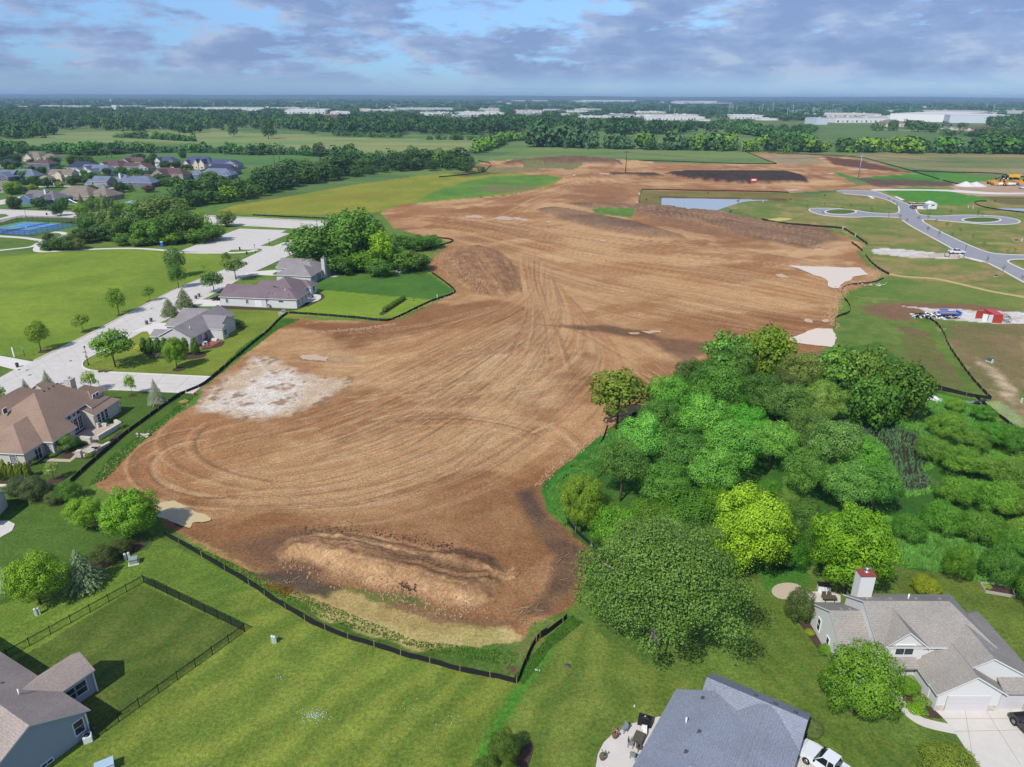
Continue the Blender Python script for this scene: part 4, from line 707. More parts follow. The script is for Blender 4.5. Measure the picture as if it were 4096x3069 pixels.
 def pipes(s, L, h=.7):
  for (u, v, z) in L: MB().tube([(u, v, z-.3), (u, v, z+h)], .09, 8).build('vent_pipe', M_PIPE, s.root)
 def z_at(s, u, v):
  best = 0
  for (u0, u1, v0, v1, e, r, ax, a, b, oh, goh) in s.wings:
   if u0 <= u <= u1 and v0 <= v <= v1:
    W0, W1, w, L0, L1, l = (v0, v1, v, u0, u1, u) if ax == 'u' else (u0, u1, u, v0, v1, v); hw = (W1-W0)/2; d = min(w-W0, W1-w)
    if a == 'h': d = min(d, l-L0)
    if b == 'h': d = min(d, L1-l)
    best = max(best, e+(r-e)*min(1, d/hw))
  return best
 def rvents(s, L, m_=None, pipe=False):
  for (u, v) in L:
   z = s.z_at(u, v); (s.pipes([(u, v, z)]) if pipe else s.vents([(u, v, z+.05)], m_))
 def auto(s, nwin=2.6, h=1.3, z=1.7, dens=1.0, seed=0, sides='snew'):
  rr = random.Random(seed)
  for i, (u0, u1, v0, v1, e, r, ax, a, b, oh, goh) in enumerate(s.wings):
   for n in sides:
    L0, L1 = (u0, u1) if n in 'sn' else (v0, v1); w = L1-L0
    k = max(1, int(w/nwin/1.6))
    for st in range(2 if e > 4.6 else 1):
     for q in range(k):
      t = L0+w*(q+.5)/k+rr.uniform(-.4, .4)
      if rr.random() > dens: continue
      gu = oh if ax == 'v' else goh; gv = oh if ax == 'u' else goh
      pt = {'s': (t, v0+gv), 'n': (t, v1-gv), 'e': (u1-gu, t), 'w': (u0+gu, t)}[n]; out = {'s': (0, -.5), 'n': (0, .5), 'e': (.5, 0), 'w': (-.5, 0)}[n]
      if any(j != i and W_[0] < pt[0]+out[0] < W_[1] and W_[2] < pt[1]+out[1] < W_[3] for j, W_ in enumerate(s.wings)): continue
      s.window(pt[0], pt[1], z+st*2.8, rr.choice((1.0, 1.5, 1.9)), h, n)
 def done(s):
  s.rb.build('roof', [s.roof, s.trim], s.root); s.wb.build('wall', [s.wall], s.root); return s
def ang(u): return math.atan2(u[1], u[0])
# --- lower left: grey house with sunroom behind the metal fence
h = House('grey sided house with taupe shingle roof and sunroom inside the black metal fence', 'house', (-43.5, 55.38), ang((-.875, .484)), RF['beige'], WL['bluegrey'])
# local: u to the north-west, v to the south-west
h.wing(0, 24, 0, 10.8, 3.0, 6.0); h.wing(4.9, 9.45, -3.6, 5.4, 3.0, 4.45, 'v', goh=.2, oh=.3); h.wing(5.5, 14, 5.0, 16.5, 3.0, 5.7, 'v')
h.window(.29, 1.35, 1.75, .95, 1.6, 'w', (1, 2)); h.window(5.19, -1.9, 1.7, 1.15, 1.5, 'w', (1, 2)); h.window(5.19, -.65, 1.7, 1.15, 1.5, 'w', (1, 2)); h.window(7.2, -3.41, 1.7, 1.6, 1.5, 's', (2, 2))
h.window(.29, 4.9, .35, 1.1, .35, 'w', (2, 1)); h.rvents([(6.3, 3.2)], pipe=True); h.rvents([(9.5, 3.6)], M_PIPE)
[MB().box(p_, (.12, .16, 2.9)).build('corner_trim', M_TRIM, h.root) for p_ in ((.22, .5, 1.4), (5.1, -3.35, 1.4))]; h.done()
# --- bottom middle: slate roof
F_ = (17.7, 58.34); h = House('house with slate blue shingle roof, at the bottom middle beside the curved patio', 'house', F_, ang((.84, -.543)), RF['slate'], WL['lgrey'])
h.wing(0, 10.6, -15, 0, 3.0, 6.3, 'v', 'h', 'h', 4, 2.9); h.wing(0, 7.9, -7, 0.02, 3.02, 5.0, 'v'); h.wing(2.6, 12.9, -.6, 4.5, 3.0, 4.5, 'u'); h.wing(5.2, 12.9, -15, 1.6, 2.95, 4.7, 'v')
h.rvents([(3.2, -1.2), (4.9, -4.1), (4.6, -6.6), (4.3, -9.3), (7.6, 2.6), (9.6, 2.6), (11.6, 2.6)]); h.rvents([(2.9, -5.3)], pipe=True); h.auto(seed=4, sides='sew'); h.done()
# --- bottom right: pale house with three gables
h = House('large off-white house with mauve grey roof, three gables and wide garage, lower right', 'house', (46.32, 58.46), 0, RF['taupe'], WL['white'])
h.wing(-8.65, -3.5, 4.6, 14.1, 3.0, 5.7, 'u'); h.wing(-5.2, 8.2, 4.3, 13.5, 4.8, 7.5, 'u', 'g', 'h', ib=3.4); h.wing(-4.6, .6, 4.15, 9.0, 4.8, 7.0, 'v', goh=.35)
h.wing(-.7, 11.9, 1.1, 13.0, 2.6, 6.2, 'v', 'g', 'h', ib=5); h.wing(-.62, 7.05, -.4, 6, 2.6, 5.1, 'v', goh=.4); h.wing(-7.6, -4.4, 3.3, 7, 2.7, 4.0, 'v', goh=.25)
for a_, b_, y_, z_ in ((-5.5, -.5, 3.3, 1.7), (6.7, 11.9, -.3, 1.9)): MB().add([(a_, y_, 2.7), (b_, y_, 2.7), (b_, y_+z_, 3.5), (a_, y_+z_, 3.5), (a_, y_, 2.55), (b_, y_, 2.55), (b_, y_+z_, 3.35), (a_, y_+z_, 3.35)], [(0, 1, 2, 3), (4, 5, 1, 0), (7, 6, 5, 4), (3, 2, 6, 7), (0, 3, 7, 4), (1, 5, 6, 2)]).build('porch_roof', [h.roof], h.root)
h.panel(3.2, -.02, 1.1, 4.7, 2.15, 's', M_DOORW); h.panel(8.1, .18, 1.1, 2.7, 2.15, 's', M_DOORW); MB().box((9, .7, 1.3), (5.2, 1.0, 2.6)).build('side_garage_wall', WL['white'], h.root)
for (x, w) in ((.35, .85), (6.0, .8), (9.9, .8)): MB().box((x, .02, .4), (w, .22, .8)).build('stone_base', M_STONE, h.root)
h.window(-2.0, 4.48, 4.3, 2.0, 1.35, 's', (2, 1)); h.window(-8.36, 11.6, 1.7, .75, 1.7, 'w', (1, 2)); h.window(-8.36, 8.9, 1.6, .7, .9, 'w', (1, 1)); h.window(-3.9, 4.7, 1.4, 1.0, 1.9, 's', (1, 2)); h.window(-6, 3.57, 1.5, 1.2, 1.2, 's')
h.rvents([(-7, 10.0), (-6, 9.9)], M_METAL); h.rvents([(-4.2, 10.0), (-1.4, 10.0), (1.6, 10.0), (4.4, 10.0), (6.4, 7.2), (6.4, 5.0), (6.4, 3)], M_METAL); h.rvents([(.9, 10.3)], pipe=True)
c = MB(); c.box((-3.7, 12.1, 4.5), (1.75, 1.4, 9.0)); c = c.build('chimney', WL['white'], h.root); MB().box((-3.7, 12.1, 9.05), (1.9, 1.55, .1)).build('cap', M_BRICKR, c); MB().lathe((-3.6, 12.2, 9.1), [(.3, 0), (.3, .1), (.2, .12), (.2, .42), (.28, .44), (.28, .6)], 12).build('flue', M_METAL, c)
cr = MB(); cr.add([(-4.9, 10.6, 6.0), (-2.5, 10.6, 6.0), (-3.7, 11.4, 6.0), (-3.7, 9.2, 7.0)], [(0, 1, 3), (1, 2, 3), (2, 0, 3)]); cr.build('cricket', [h.roof], h.root); h.done()
# --- left: brown tiled stone house
h = House('large stone house with tall brown hip roof, stone chimney and walled terrace', 'house', (-86.29, 111.53), ang((.09, .996)), RF['brown'], WL['stucco'])
h.wing(0, 13, 0, 11, 3.0, 6.0, 'u', 'h', 'g'); h.wing(16.6, 25.2, -2, 12, 3.0, 6.3, 'u', 'g', 'h', ib=4.5); h.wing(20.2, 23.2, .4, 5.5, 4.7, 6.0, 'v', 'h', 'g', oh=.25); h.wing(25, 30, 4, 9.5, 3.0, 5.0, 'u', 'g', 'h')
h.wing(8, 27, 10, 22, 3.0, 6.6, 'u', 'h', 'h'); h.wing(2, 12, 9, 20, 3.0, 5.6, 'v', 'h', 'h'); h.wing(26, 31, 14, 20, 3, 5, 'u', 'g', 'h')
mr_ = MB(); Z = lambda v: 3+(v+1.9)*.714
P_ = {'a': (4.9, -1.9, 3), 'b': (11.7, -1.9, 3), 'c': (11.7, .5, Z(.5)), 'd': (18.2, .5, Z(.5)), 'e': (18.2, -.6, Z(-.6)), 'f': (24, -.6, Z(-.6)), 'S': (13.3, 6.5, 9), 'N': (18.2, 6.5, 9), 'g': (4.9, 14.9, 3), 'h': (24, 14.9, 3)}
def pl(names, m=0): mr_.poly([P_[n] for n in names], m)
top_ = ['a', 'b', 'c', 'd', 'e', 'f', 'N', 'S']; mr_.poly([P_[n] for n in top_], 0); mr_.add([P_['g'], P_['a'], P_['S']], [(0, 1, 2)]); mr_.add([P_['h'], P_['g'], P_['S'], P_['N']], [(0, 1, 2, 3)]); mr_.add([P_['f'], P_['h'], P_['N']], [(0, 1, 2)])
for a_, b_ in (('a', 'b'), ('b', 'c'), ('c', 'd'), ('d', 'e'), ('e', 'f'), ('f', 'h'), ('h', 'g'), ('g', 'a')):
 A0 = Vector(P_[a_]); B0 = Vector(P_[b_]); mr_.add([A0, B0, B0-Vector((0, 0, .2)), A0-Vector((0, 0, .2))], [(3, 2, 1, 0)], 1)
mr_.build('main_roof', [h.roof, M_TRIM], h.root)
bw = MB(); bw.prism([(5.3, -1.4), (11.3, -1.4), (11.3, 1.0), (18, 1.0), (18, 12), (5.3, 12)], 0, 3.2); bw.prism([(11.6, 1.0), (17.9, 1.0), (17.9, 6), (11.6, 6)], 3.2, 4.6); bw.build('main_wall', [h.wall], h.root)
h.chimney(21.9, 5.6, 1.5, 1.3, 3, 8.4, M_STONE, M_STONE)
for u in (12.4, 13.7, 15.0, 16.3): h.window(u, .98, 3.75, .9, .7, 's', (1, 1)); h.window(u, .98, 1.6, 1.05, 2.6, 's', (2, 4))
for u in (6.6, 8.0, 9.4): h.window(u, -1.42, 1.7, .95, 1.9, 's', (1, 3))
for u in (18.3, 19.5, 20.7): h.window(u, -1.57, 1.6, .9, 1.9, 's', (1, 3))
for u in (21.2, 22.2): h.window(u, .62, 5.0, .75, 1.0, 's', (1, 2))
h.window(5.28, -.2, 1.5, 1.1, 1.8, 'w', (4, 4)); h.window(.43, 2.6, 1.5, 1.2, 1.8, 'w', (4, 4)); h.window(3.6, .43, 1.2, 1.5, 2.2, 's', (2, 2), name='door')
MB().tube([(25.0, -1.6, 0), (25.0, -1.6, 3.0)], .16, 8).build('porch_post', M_TRIM, h.root)
h.vents([(15.0+i*1.3, 6.0, 8.9-.3) for i in range(4)]); h.window(9.0, 9.6, 6.95, .9, .9, 'n', (1, 1), name='skylight'); h.done()
# terrace walls of that house
def walls(name, label, cat, P, w, z, m_, par=None):
 b = MB()
 for q in P: strip(q, w, 0, z, b, it=0)
 o = b.build(name, m_, par); return tag(o, label, cat) if not par else o
B_M = Matrix.Translation((-86.29, 111.53, 0)) @ Matrix.Rotation(ang((.09, .996)), 4, 'Z')
def bl(u, v, z=0): q = B_M @ Vector((u, v, z)); return (q.x, q.y)
sheet('terrace', [bl(*q) for q in ((11.4, -1.2), (11.2, -5.2), (17.8, -5.7), (19.5, -4), (18.8, -2.5), (17.6, .3), (12, .3))], .08, M_PAVER, thick=.1)
sheet('terrace', [bl(*q) for q in ((5.6, -6.6), (10.0, -8.2), (11.0, -5.0), (6.6, -3.6))], .07, M_PAVER, thick=.1)
walls('terrace_wall', 'long low stone wall on the outer edge of the terrace of the brown roofed house', 'wall', [[bl(11.9, -5.3), bl(18.2, -6.0)], [bl(18.2, -6.0), bl(19.3, -4.2)]], .55, 1.0, M_STONE)
walls('terrace_wall', 'short stone wall between the terrace and the fire pit of the brown roofed house', 'wall', [[bl(11.0, -1.6), bl(10.7, -4.9)]], .6, 1.3, M_STONE)
w_ = walls('seat_wall', 'low stone seat wall around the fire pit', 'wall', [[bl(5.5, -7.3), bl(10.6, -8.6)], [bl(5.5, -7.3), bl(5.9, -6.2)]], .6, .6, M_STONE)
q = bl(5.35, -6.2); tag(MB().box((q[0], q[1], .6), (.75, .75, 1.2)).box((q[0], q[1], 1.25), (.9, .9, .12)).build('stone_pillar', M_STONE), 'square stone pillar where the garden path meets the fire pit', 'pillar')
q = bl(8.0, -7.2); b = MB(); b.box((q[0], q[1], .3), (1.9, 1.5, .6)); b.box((q[0], q[1], .62), (.9, .6, .06), 1); tag(b.build('fire_pit', [M_STONE, M_DARK]), 'square stone fire pit with a dark opening', 'fire pit')
q = bl(17.4, -1.5); tag(MB().box((q[0], q[1], .55), (1.0, .8, 1.1)).box((q[0]+.9, q[1]+.5, .35), (1.6, .5, .7)).build('stone_planter', M_STONE), 'stone block planter at the inner corner of the terrace', 'planter')
# --- C D E by the left street
h = House('light grey house with brick patio, at the street corner behind the columnar hedge', 'house', (-83.77, 175.95), ang((.14, .99)), RF['grey'], WL['grey'])
h.wing(0, 23, 0, 9.8, 3.0, 5.6, 'u', 'g', 'g'); h.wing(8.8, 18.4, -2.9, 6, 3.0, 5.4, 'v'); h.wing(8.7, 12.0, -3.9, 1, 3.0, 3.95, 'v', goh=.2, oh=.25); h.wing(16, 25.5, 5, 14.6, 3.0, 4.9, 'v'); h.wing(9, 15, 6, 13.2, 3.0, 4.4, 'v'); h.wing(0.1, 5.2, 6, 11.9, 2.98, 4.3, 'v')
h.row([(4.6, .46, 1.7, 2.0, 1.4), (7.6, .46, 1.2, 1.6, 2.2)], 's', grid=(3, 3)); h.window(9.0, -1.2, 1.3, 1.9, 2.2, 'w', (3, 3), name='patio_door'); h.window(10.3, -3.72, 1.7, 1.5, 1.5, 's', (2, 2)); h.rvents([(4, 2.5)], pipe=True)
st = MB(); [st.box((7.9, -1.6-.0*i, .1+.18*i), (1.6-.45*i, 1.9, .2)) for i in range(3)]; st.build('steps', M_PATIO, h.root); h.done()
h = House('long pale house with mauve brown roof, middle of the three by the street', 'house', (-92.73, 218.05), ang((.99, -.14)), RF['dusk'], WL['lgrey'])
h.wing(0, 15.9, -.3, 12.3, 3.0, 5.6, 'u', 'g', 'g'); h.wing(10, 25.95, 0.05, 9.8, 3.0, 5.3, 'u', 'g', 'h'); h.wing(9, 22.6, 7, 22, 3.0, 6.4, 'v', 'h', 'h'); h.wing(18, 24, 15.8, 21.8, 3.0, 4.6, 'u', 'g', 'h'); h.wing(6, 14, 12, 21, 3.0, 4.6, 'u')
h.row([(2.5, .14, 1.7, .8, 1.3), (9.3, .14, 1.7, .8, 1.3)], 's', grid=(2, 3)); h.panel(13.0, .12, 1.15, 2.4, 2.2, 's', M_TRIM, 'service_door'); h.row([(20.4, .49, 2.1, 1.5, .55)], 's', grid=(1, 1))
h.row([(25.5, 2.0, 1.6, .9, 1.6), (25.5, 4.8, 1.6, .9, 1.6), (25.5, 7.6, 1.6, .9, 1.6)], 'e', grid=(1, 2)); h.window(22.9+.65, 18.6, 1.7, 1.6, 1.6, 'e', (2, 1)); h.window(21.9, 13.5, 1.5, 1.6, 2, 'e', (2, 1)); h.rvents([(15.8, 2.2), (17, 2.2), (22.5, 2)]); h.rvents([(20.7, 3.6)], pipe=True); h.done()
h = House('grey house with hip roof and tall sided chimney, furthest of the three beside the thicket', 'house', (-82.71, 247.05), ang((.985, -.17)), RF['grey'], WL['grey'])
h.wing(-1.5, 12.2, 0, 9.5, 3.0, 6.0, 'u', 'h', 'h'); h.wing(0, 12.2, 5, 19, 3.0, 6.0, 'v', 'h', 'h'); h.wing(-6.5, 6, 10.3, 21, 3.0, 5.7, 'u', 'g', 'g'); h.wing(7.5, 13.4, 13.5, 18.3, 2.9, 4.1, 'u', 'g', 'g')
h.row([(11.76, 2.2, 1.7, .8, 1.3), (11.76, 3.6, 1.7, .8, 1.3), (11.76, 8.3, 1.6, 1, 1.8)], 'e', grid=(1, 2)); h.row([(13.12, 15.2, 1.3, 1.5, 2.0)], 'e', grid=(2, 1)); c_ = (12.3, 11.2); h.chimney(12.3, 11.2, 1.2, 1.9, 0, 7.2, WL['grey']); h.rvents([(2.3, 13.6), (3.6, 13.8), (4.9, 14.0), (6.2, 14.2)], M_METAL); h.rvents([(7.4, 9.5)], pipe=True); h.done()
# --- far left corner roof end
q = ac('d1', 60, 1165, 2.6); h = House('pale house end with grey gable roof, cut by the left edge above the patio', 'house', (q.x, q.y), R(190), RF['grey'], WL['lgrey']); h.wing(0, 12, 0, 8, 2.6, 4.6, 'u'); h.auto(seed=2); h.done()
# --- subdivision behind the park
def hs(label, crop, x, y, a, wings, roof, wall, seed=1, dens=.8, chim=None, gr='houses of the subdivision behind the tennis court'):
 q = ac(crop, x, y); h = House(label, 'house', (q.x, q.y), R(a), RF[roof], WL[wall], gr)
 for w in wings: h.wing(*w[:6], *w[6:])
 h.auto(seed=seed, dens=dens, nwin=2.4, sides='sew')
 if chim: h.chimney(*chim[:4], 3, chim[4], M_TRIM)
 return h.done()
# origin = front left corner on the ground as seen from the camera
hs('bright blue house with brown roof and white trimmed gables, left beyond the tennis court', 'e1', 395, 1035, -12, [(0, 24, 0, 15, 3.2, 7.2, 'u', 'g', 'h'), (.5, 9, -2.5, 7, 3.2, 5.6, 'v'), (14, 22, -3.5, 9, 3.2, 5.6, 'v'), (-2, 9, 12, 21, 3.2, 5.6, 'u')], 'mid', 'blue', 3, chim=(14, 5, 1, 1.6, 8.2))
hs('large taupe house with sweeping beige brown hip roofs, behind the bright blue house', 'e1', 1190, 985, -14, [(-14, 12, 6, 20, 3.0, 7.6, 'u', 'h', 'h'), (0, 17, 0, 14, 3.0, 8.0, 'u', 'h', 'h'), (10, 27, 4, 19, 3.0, 7.6, 'u', 'h', 'h')], 'tan', 'taupe', 4)
hs('grey two storey house with steel blue roof and white pergola beside it', 'e1', 1700, 800, -14, [(-13, -2, 4, 14, 3.2, 6.2, 'u', 'g', 'g'), (-4, 10, 0, 11, 5.8, 9.2, 'u', 'g', 'g'), (2, 11, -4, 2, 3.0, 4.6, 'v', 'h', 'g')], 'steel', 'taupe', 5)
hs('long slate house with steel blue hip roofs and a white chimney', 'e2', -110, 740, -8, [(0, 16, 4, 18, 3.2, 7.8, 'u', 'h', 'h'), (10, 36, 0, 15, 3.2, 7.4, 'u', 'h', 'h')], 'steel', 'slate', 6, chim=(7, 8, 1.2, 2, 8.8))
hs('blue grey house with pale steel roof at the left edge of the photo', 'e1', 60, 640, -6, [(-16, 6, 2, 16, 3.4, 7.6, 'u', 'g', 'g'), (-6, 8, -4, 8, 3.4, 6.6, 'v'), (4, 22, 6, 18, 3.4, 8.0, 'u', 'g', 'h')], 'steel', 'slate', 7)
hs('cream two storey house with tan roof and brown garage doors', 'e1', 665, 670, -4, [(0, 12, 0, 10, 3.2, 5.4, 'v'), (5, 24, 6, 16, 6.0, 9.0, 'u', 'g', 'g'), (11, 17, 4, 12, 6.0, 8.2, 'v')], 'tan', 'cream', 8)
hs('slate sided two storey house with dark mauve roof, left of the cream house', 'e1', 520, 455, -10, [(0, 21, 0, 13, 6.0, 9.2, 'u', 'h', 'h'), (-8, 5, 4, 13, 3.4, 6.5, 'u')], 'darkbrown', 'slate', 9)
hs('tan gabled house with taupe roof, furthest back at the left of the subdivision', 'e1', 400, 285, -6, [(0, 20, 0, 14, 3.4, 8.4, 'u', 'h', 'h'), (4, 12, -3, 7, 3.6, 7, 'v'), (18, 34, 2, 12, 3.2, 6.8, 'u', 'h', 'h')], 'tan', 'cream', 10)
hs('house with dark navy hip roof, behind the cream two storey house', 'e1', 1130, 480, -8, [(0, 26, 2, 16, 3.6, 8.4, 'u', 'h', 'h'), (14, 34, 0, 12, 3.4, 7.4, 'u', 'g', 'h')], 'navy', 'lgrey', 11)
hs('white house with three front gables and steel blue roof', 'e1', 1360, 530, -10, [(2, 30, 2, 15, 3.4, 7.8, 'u', 'g', 'h'), (0, 8, -4, 8, 3.4, 6.0, 'v'), (14, 21, -7, 6, 3.0, 5.6, 'v'), (6, 13, -1, 8, 3.4, 7.2, 'v')], 'steel', 'lgrey', 12)
hs('tall grey house with mauve brown roof and side wing, centre of the subdivision', 'e1', 1880, 500, -12, [(0, 14, 0, 16, 6.0, 9.6, 'v', 'h', 'h'), (-18, 8, 12, 24, 5.4, 9.4, 'u', 'h', 'h'), (-14, -6, 8, 18, 5.4, 8, 'v')], 'darkbrown', 'grey', 13)
hs('tan gabled house with dark brown roof, back row right of the tall grey house', 'e2', 170, 395, -8, [(0, 24, 0, 14, 4.4, 8.6, 'u', 'g', 'h'), (1, 11, -4, 8, 4.4, 8.0, 'v')], 'darkbrown', 'taupe', 14)
hs('grey two storey mauve roofed house in front of the tan gabled one', 'e2', 190, 505, -10, [(0, 20, 0, 11, 5.6, 8.4, 'u', 'g', 'g'), (15, 27, -4, 8, 5.0, 8.4, 'v')], 'darkbrown', 'bluegrey', 15)
hs('taupe house with reddish brown roof and one big gable', 'e2', 720, 620, -10, [(0, 25, 2, 14, 4.6, 8.8, 'u', 'g', 'h'), (2, 14, -5, 8, 4.2, 8.2, 'v'), (-5, 2, -6, 2, 2.8, 4.6, 'u')], 'darkbrown', 'taupe', 16)
hs('white and slate two storey house among dark trees in the back row', 'e2', 770, 400, -8, [(0, 18, 0, 12, 6.0, 9.6, 'u', 'h', 'h'), (1, 7, -3, 6, 6.0, 9.0, 'v')], 'blue', 'lgrey', 17)
hs('big stone faced house with blue hip roofs and many dormers', 'e2', 1190, 425, -8, [(0, 30, 3, 17, 4.2, 10.6, 'u', 'h', 'h'), (4, 10, -1, 8, 4.2, 7.6, 'v'), (14, 19, -1, 8, 4.4, 8.6, 'v'), (20, 26, -3, 8, 4.4, 8.8, 'v'), (26, 52, 4, 17, 4.2, 8.2, 'u', 'g', 'h')], 'blue', 'cream', 18)
hs('slate house with long navy roof, right end of the subdivision', 'e2', 1600, 520, -6, [(0, 28, 0, 14, 3.2, 8.0, 'u', 'h', 'h'), (18, 30, -2, 8, 3.0, 5.6, 'u', 'h', 'h')], 'navy', 'slate', 19)
hs('blue house with grey blue hip roof, front right of the subdivision', 'e2', 1310, 600, -6, [(0, 14, 0, 10, 3.2, 6.4, 'u', 'h', 'h'), (8, 36, 3, 16, 3.2, 7.6, 'u', 'h', 'h'), (26, 36, -1, 7, 3.0, 5.4, 'v', 'h', 'g')], 'steel', 'blue', 20)
hs('blue grey gabled house with blue roof, behind the navy roofed house', 'e2', 1850, 420, -6, [(0, 20, 0, 13, 3.6, 7.6, 'u', 'h', 'h'), (8, 22, -4, 8, 3.6, 7.2, 'v')], 'blue', 'bluegrey', 21)
hs('beige roofed house corner at the left edge below the steel roofed one', 'e1', -60, 850, -4, [(-12, 13, 0, 14, 3.0, 7.0, 'u', 'h', 'h')], 'tan', 'taupe', 22)
hs('dark roofed low house half hidden by trees at the left edge of the photo', 'e1', -80, 400, -4, [(0, 18, 0, 12, 3.2, 7, 'u', 'h', 'h')], 'navy', 'taupe', 23)
# white pergola
q = ac('e1', 1960, 835); t = empty('pergola', (q.x, q.y, 0), R(-8), 'white pergola with three posts on the lawn beside the steel roofed house', 'pergola')
MB().box((3, 2, 2.6), (8, 4.4, .22)).build('pergola_roof', M_TRIM, t)
for (x, y) in ((-.6, 0), (3, 0), (6.6, 0), (6.6, 4)): MB().tube([(x, y, 0), (x, y, 2.5)], .16, 8).build('post', M_TRIM, t)
# --- houses glimpsed in the woods at the left and the row at the far right
for i, (c_, x, y, a, L_, rf, wl, lb) in enumerate([('c1', 1420, 335, -5, 22, 'tan', 'white', 'white walled house with tan roof at the edge of the far wood'), ('c1', 1560, 330, 0, 20, 'mid', 'lgrey', 'white house with grey roof by the far country road'), ('c1', 1720, 342, 5, 20, 'tan', 'white', 'low white house with pale roof right of the others on the far road'), ('c1', 1020, 310, 10, 12, 'grey', 'white', 'small white gabled house deep in the left wood'), ('c1', 380, 340, 0, 18, 'mid', 'lgrey', 'pale bungalow at the near edge of the left wood'), ('c1', 520, 335, 0, 12, 'mid', 'white', 'small pale shed right of the bungalow by the left wood'), ('c2', 60, 360, 20, 16, 'grey', 'white', 'white gabled farmhouse where the wood meets the tan field'),
 ('c1', 1560, 272, 0, 40, 'tan', 'taupe', 'long tan roof showing above the left wood'), ('c1', 1760, 300, 0, 26, 'tan', 'white', 'white house with tan roof among the trees behind the far road'), ('c1', 2180, 282, 0, 26, 'brown', 'taupe', 'reddish roofed house at the top of the wood'),
 ('e3', 900, 330, -12, 26, 'mid', 'cream', 'first cream house of the far right row, beside the road bend'), ('e3', 1195, 345, -12, 24, 'darkbrown', 'cream', 'brown roofed cream house second in the far right row'), ('e3', 1420, 345, -14, 34, 'darkbrown', 'cream', 'long brown roofed house third in the far right row'), ('e3', 1540, 400, -14, 22, 'darkbrown', 'white', 'white house with dark brown roof nearest the far road'), ('e3', 1680, 390, -14, 34, 'mid', 'white', 'white house with grey mauve roof behind the far road'), ('e3', 1930, 320, -12, 26, 'mid', 'cream', 'grey roofed house at the back of the far right row'), ('e3', 2050, 345, -12, 28, 'mid', 'white', 'white gabled house near the right edge, far row'), ('e3', 2100, 440, -10, 26, 'mid', 'white', 'white house with grey roof at the right edge by dark trees'), ('e3', 1990, 690, -5, 18, 'tan', 'white', 'tan roofed farm building beside the hedge at the right edge'), ('e3', 690, 310, 0, 24, 'mid', 'white', 'white farmhouse left of the far right row')]):
 hs(lb, c_, x, y, a, [(0, L_, 0, 13, 3.2, 7.6, 'u', 'g', 'h'), (L_*.25, L_*.6, -4, 7, 3.2, 6.4, 'v')], rf, wl, 30+i, dens=.5, gr='small far houses')
# ------------------------------------------------------------------ trees and shrubs
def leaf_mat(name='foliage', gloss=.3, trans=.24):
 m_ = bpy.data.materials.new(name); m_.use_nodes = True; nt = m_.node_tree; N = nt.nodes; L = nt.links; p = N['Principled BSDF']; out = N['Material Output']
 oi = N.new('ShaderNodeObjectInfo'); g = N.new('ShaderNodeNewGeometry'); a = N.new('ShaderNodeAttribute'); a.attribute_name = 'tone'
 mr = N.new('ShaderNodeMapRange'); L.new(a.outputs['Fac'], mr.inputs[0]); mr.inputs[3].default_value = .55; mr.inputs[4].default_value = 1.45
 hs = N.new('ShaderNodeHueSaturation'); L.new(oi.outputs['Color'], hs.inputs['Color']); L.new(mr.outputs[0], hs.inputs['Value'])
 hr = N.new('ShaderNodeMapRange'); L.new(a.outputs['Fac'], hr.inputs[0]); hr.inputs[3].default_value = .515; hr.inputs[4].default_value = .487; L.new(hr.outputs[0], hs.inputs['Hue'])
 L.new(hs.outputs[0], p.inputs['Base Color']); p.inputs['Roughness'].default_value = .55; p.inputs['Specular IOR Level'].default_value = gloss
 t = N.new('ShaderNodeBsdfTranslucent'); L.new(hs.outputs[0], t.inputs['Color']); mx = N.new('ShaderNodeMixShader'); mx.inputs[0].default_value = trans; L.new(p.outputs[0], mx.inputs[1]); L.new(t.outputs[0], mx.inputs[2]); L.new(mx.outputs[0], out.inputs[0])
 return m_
M_LEAF = leaf_mat(); M_BARK = mat('bark', (.11, .085, .065), .95, .1, var=.3, scale=4); M_BARKP = mat('pale_bark', (.30, .27, .23), .9, .1, var=.3, scale=4)
def quads(C, Nn, S_, rg, asp=1.0, tri=False):
 """little leaf faces at C facing Nn"""
 n = len(C); r = rg.normal(size=(n, 3)); t = np.cross(Nn, r); t /= np.linalg.norm(t, axis=1)[:, None]+1e-9; b = np.cross(Nn, t); s = S_[:, None]
 t = t*s*.5*asp; b = b*s*.5; k = 3 if tri else 4
 if tri: V = np.stack([C-t-b*.8, C+t-b*.8, C+b*1.1], 1)
 else: V = np.stack([C-t*.9-b*.7, C+t*.8-b, C+t+b*.8, C-t*.7+b], 1)
 return V.reshape(-1, 3), np.arange(n*k).reshape(n, k)
def unit(v): return v/(np.linalg.norm(v, axis=-1, keepdims=True)+1e-9)
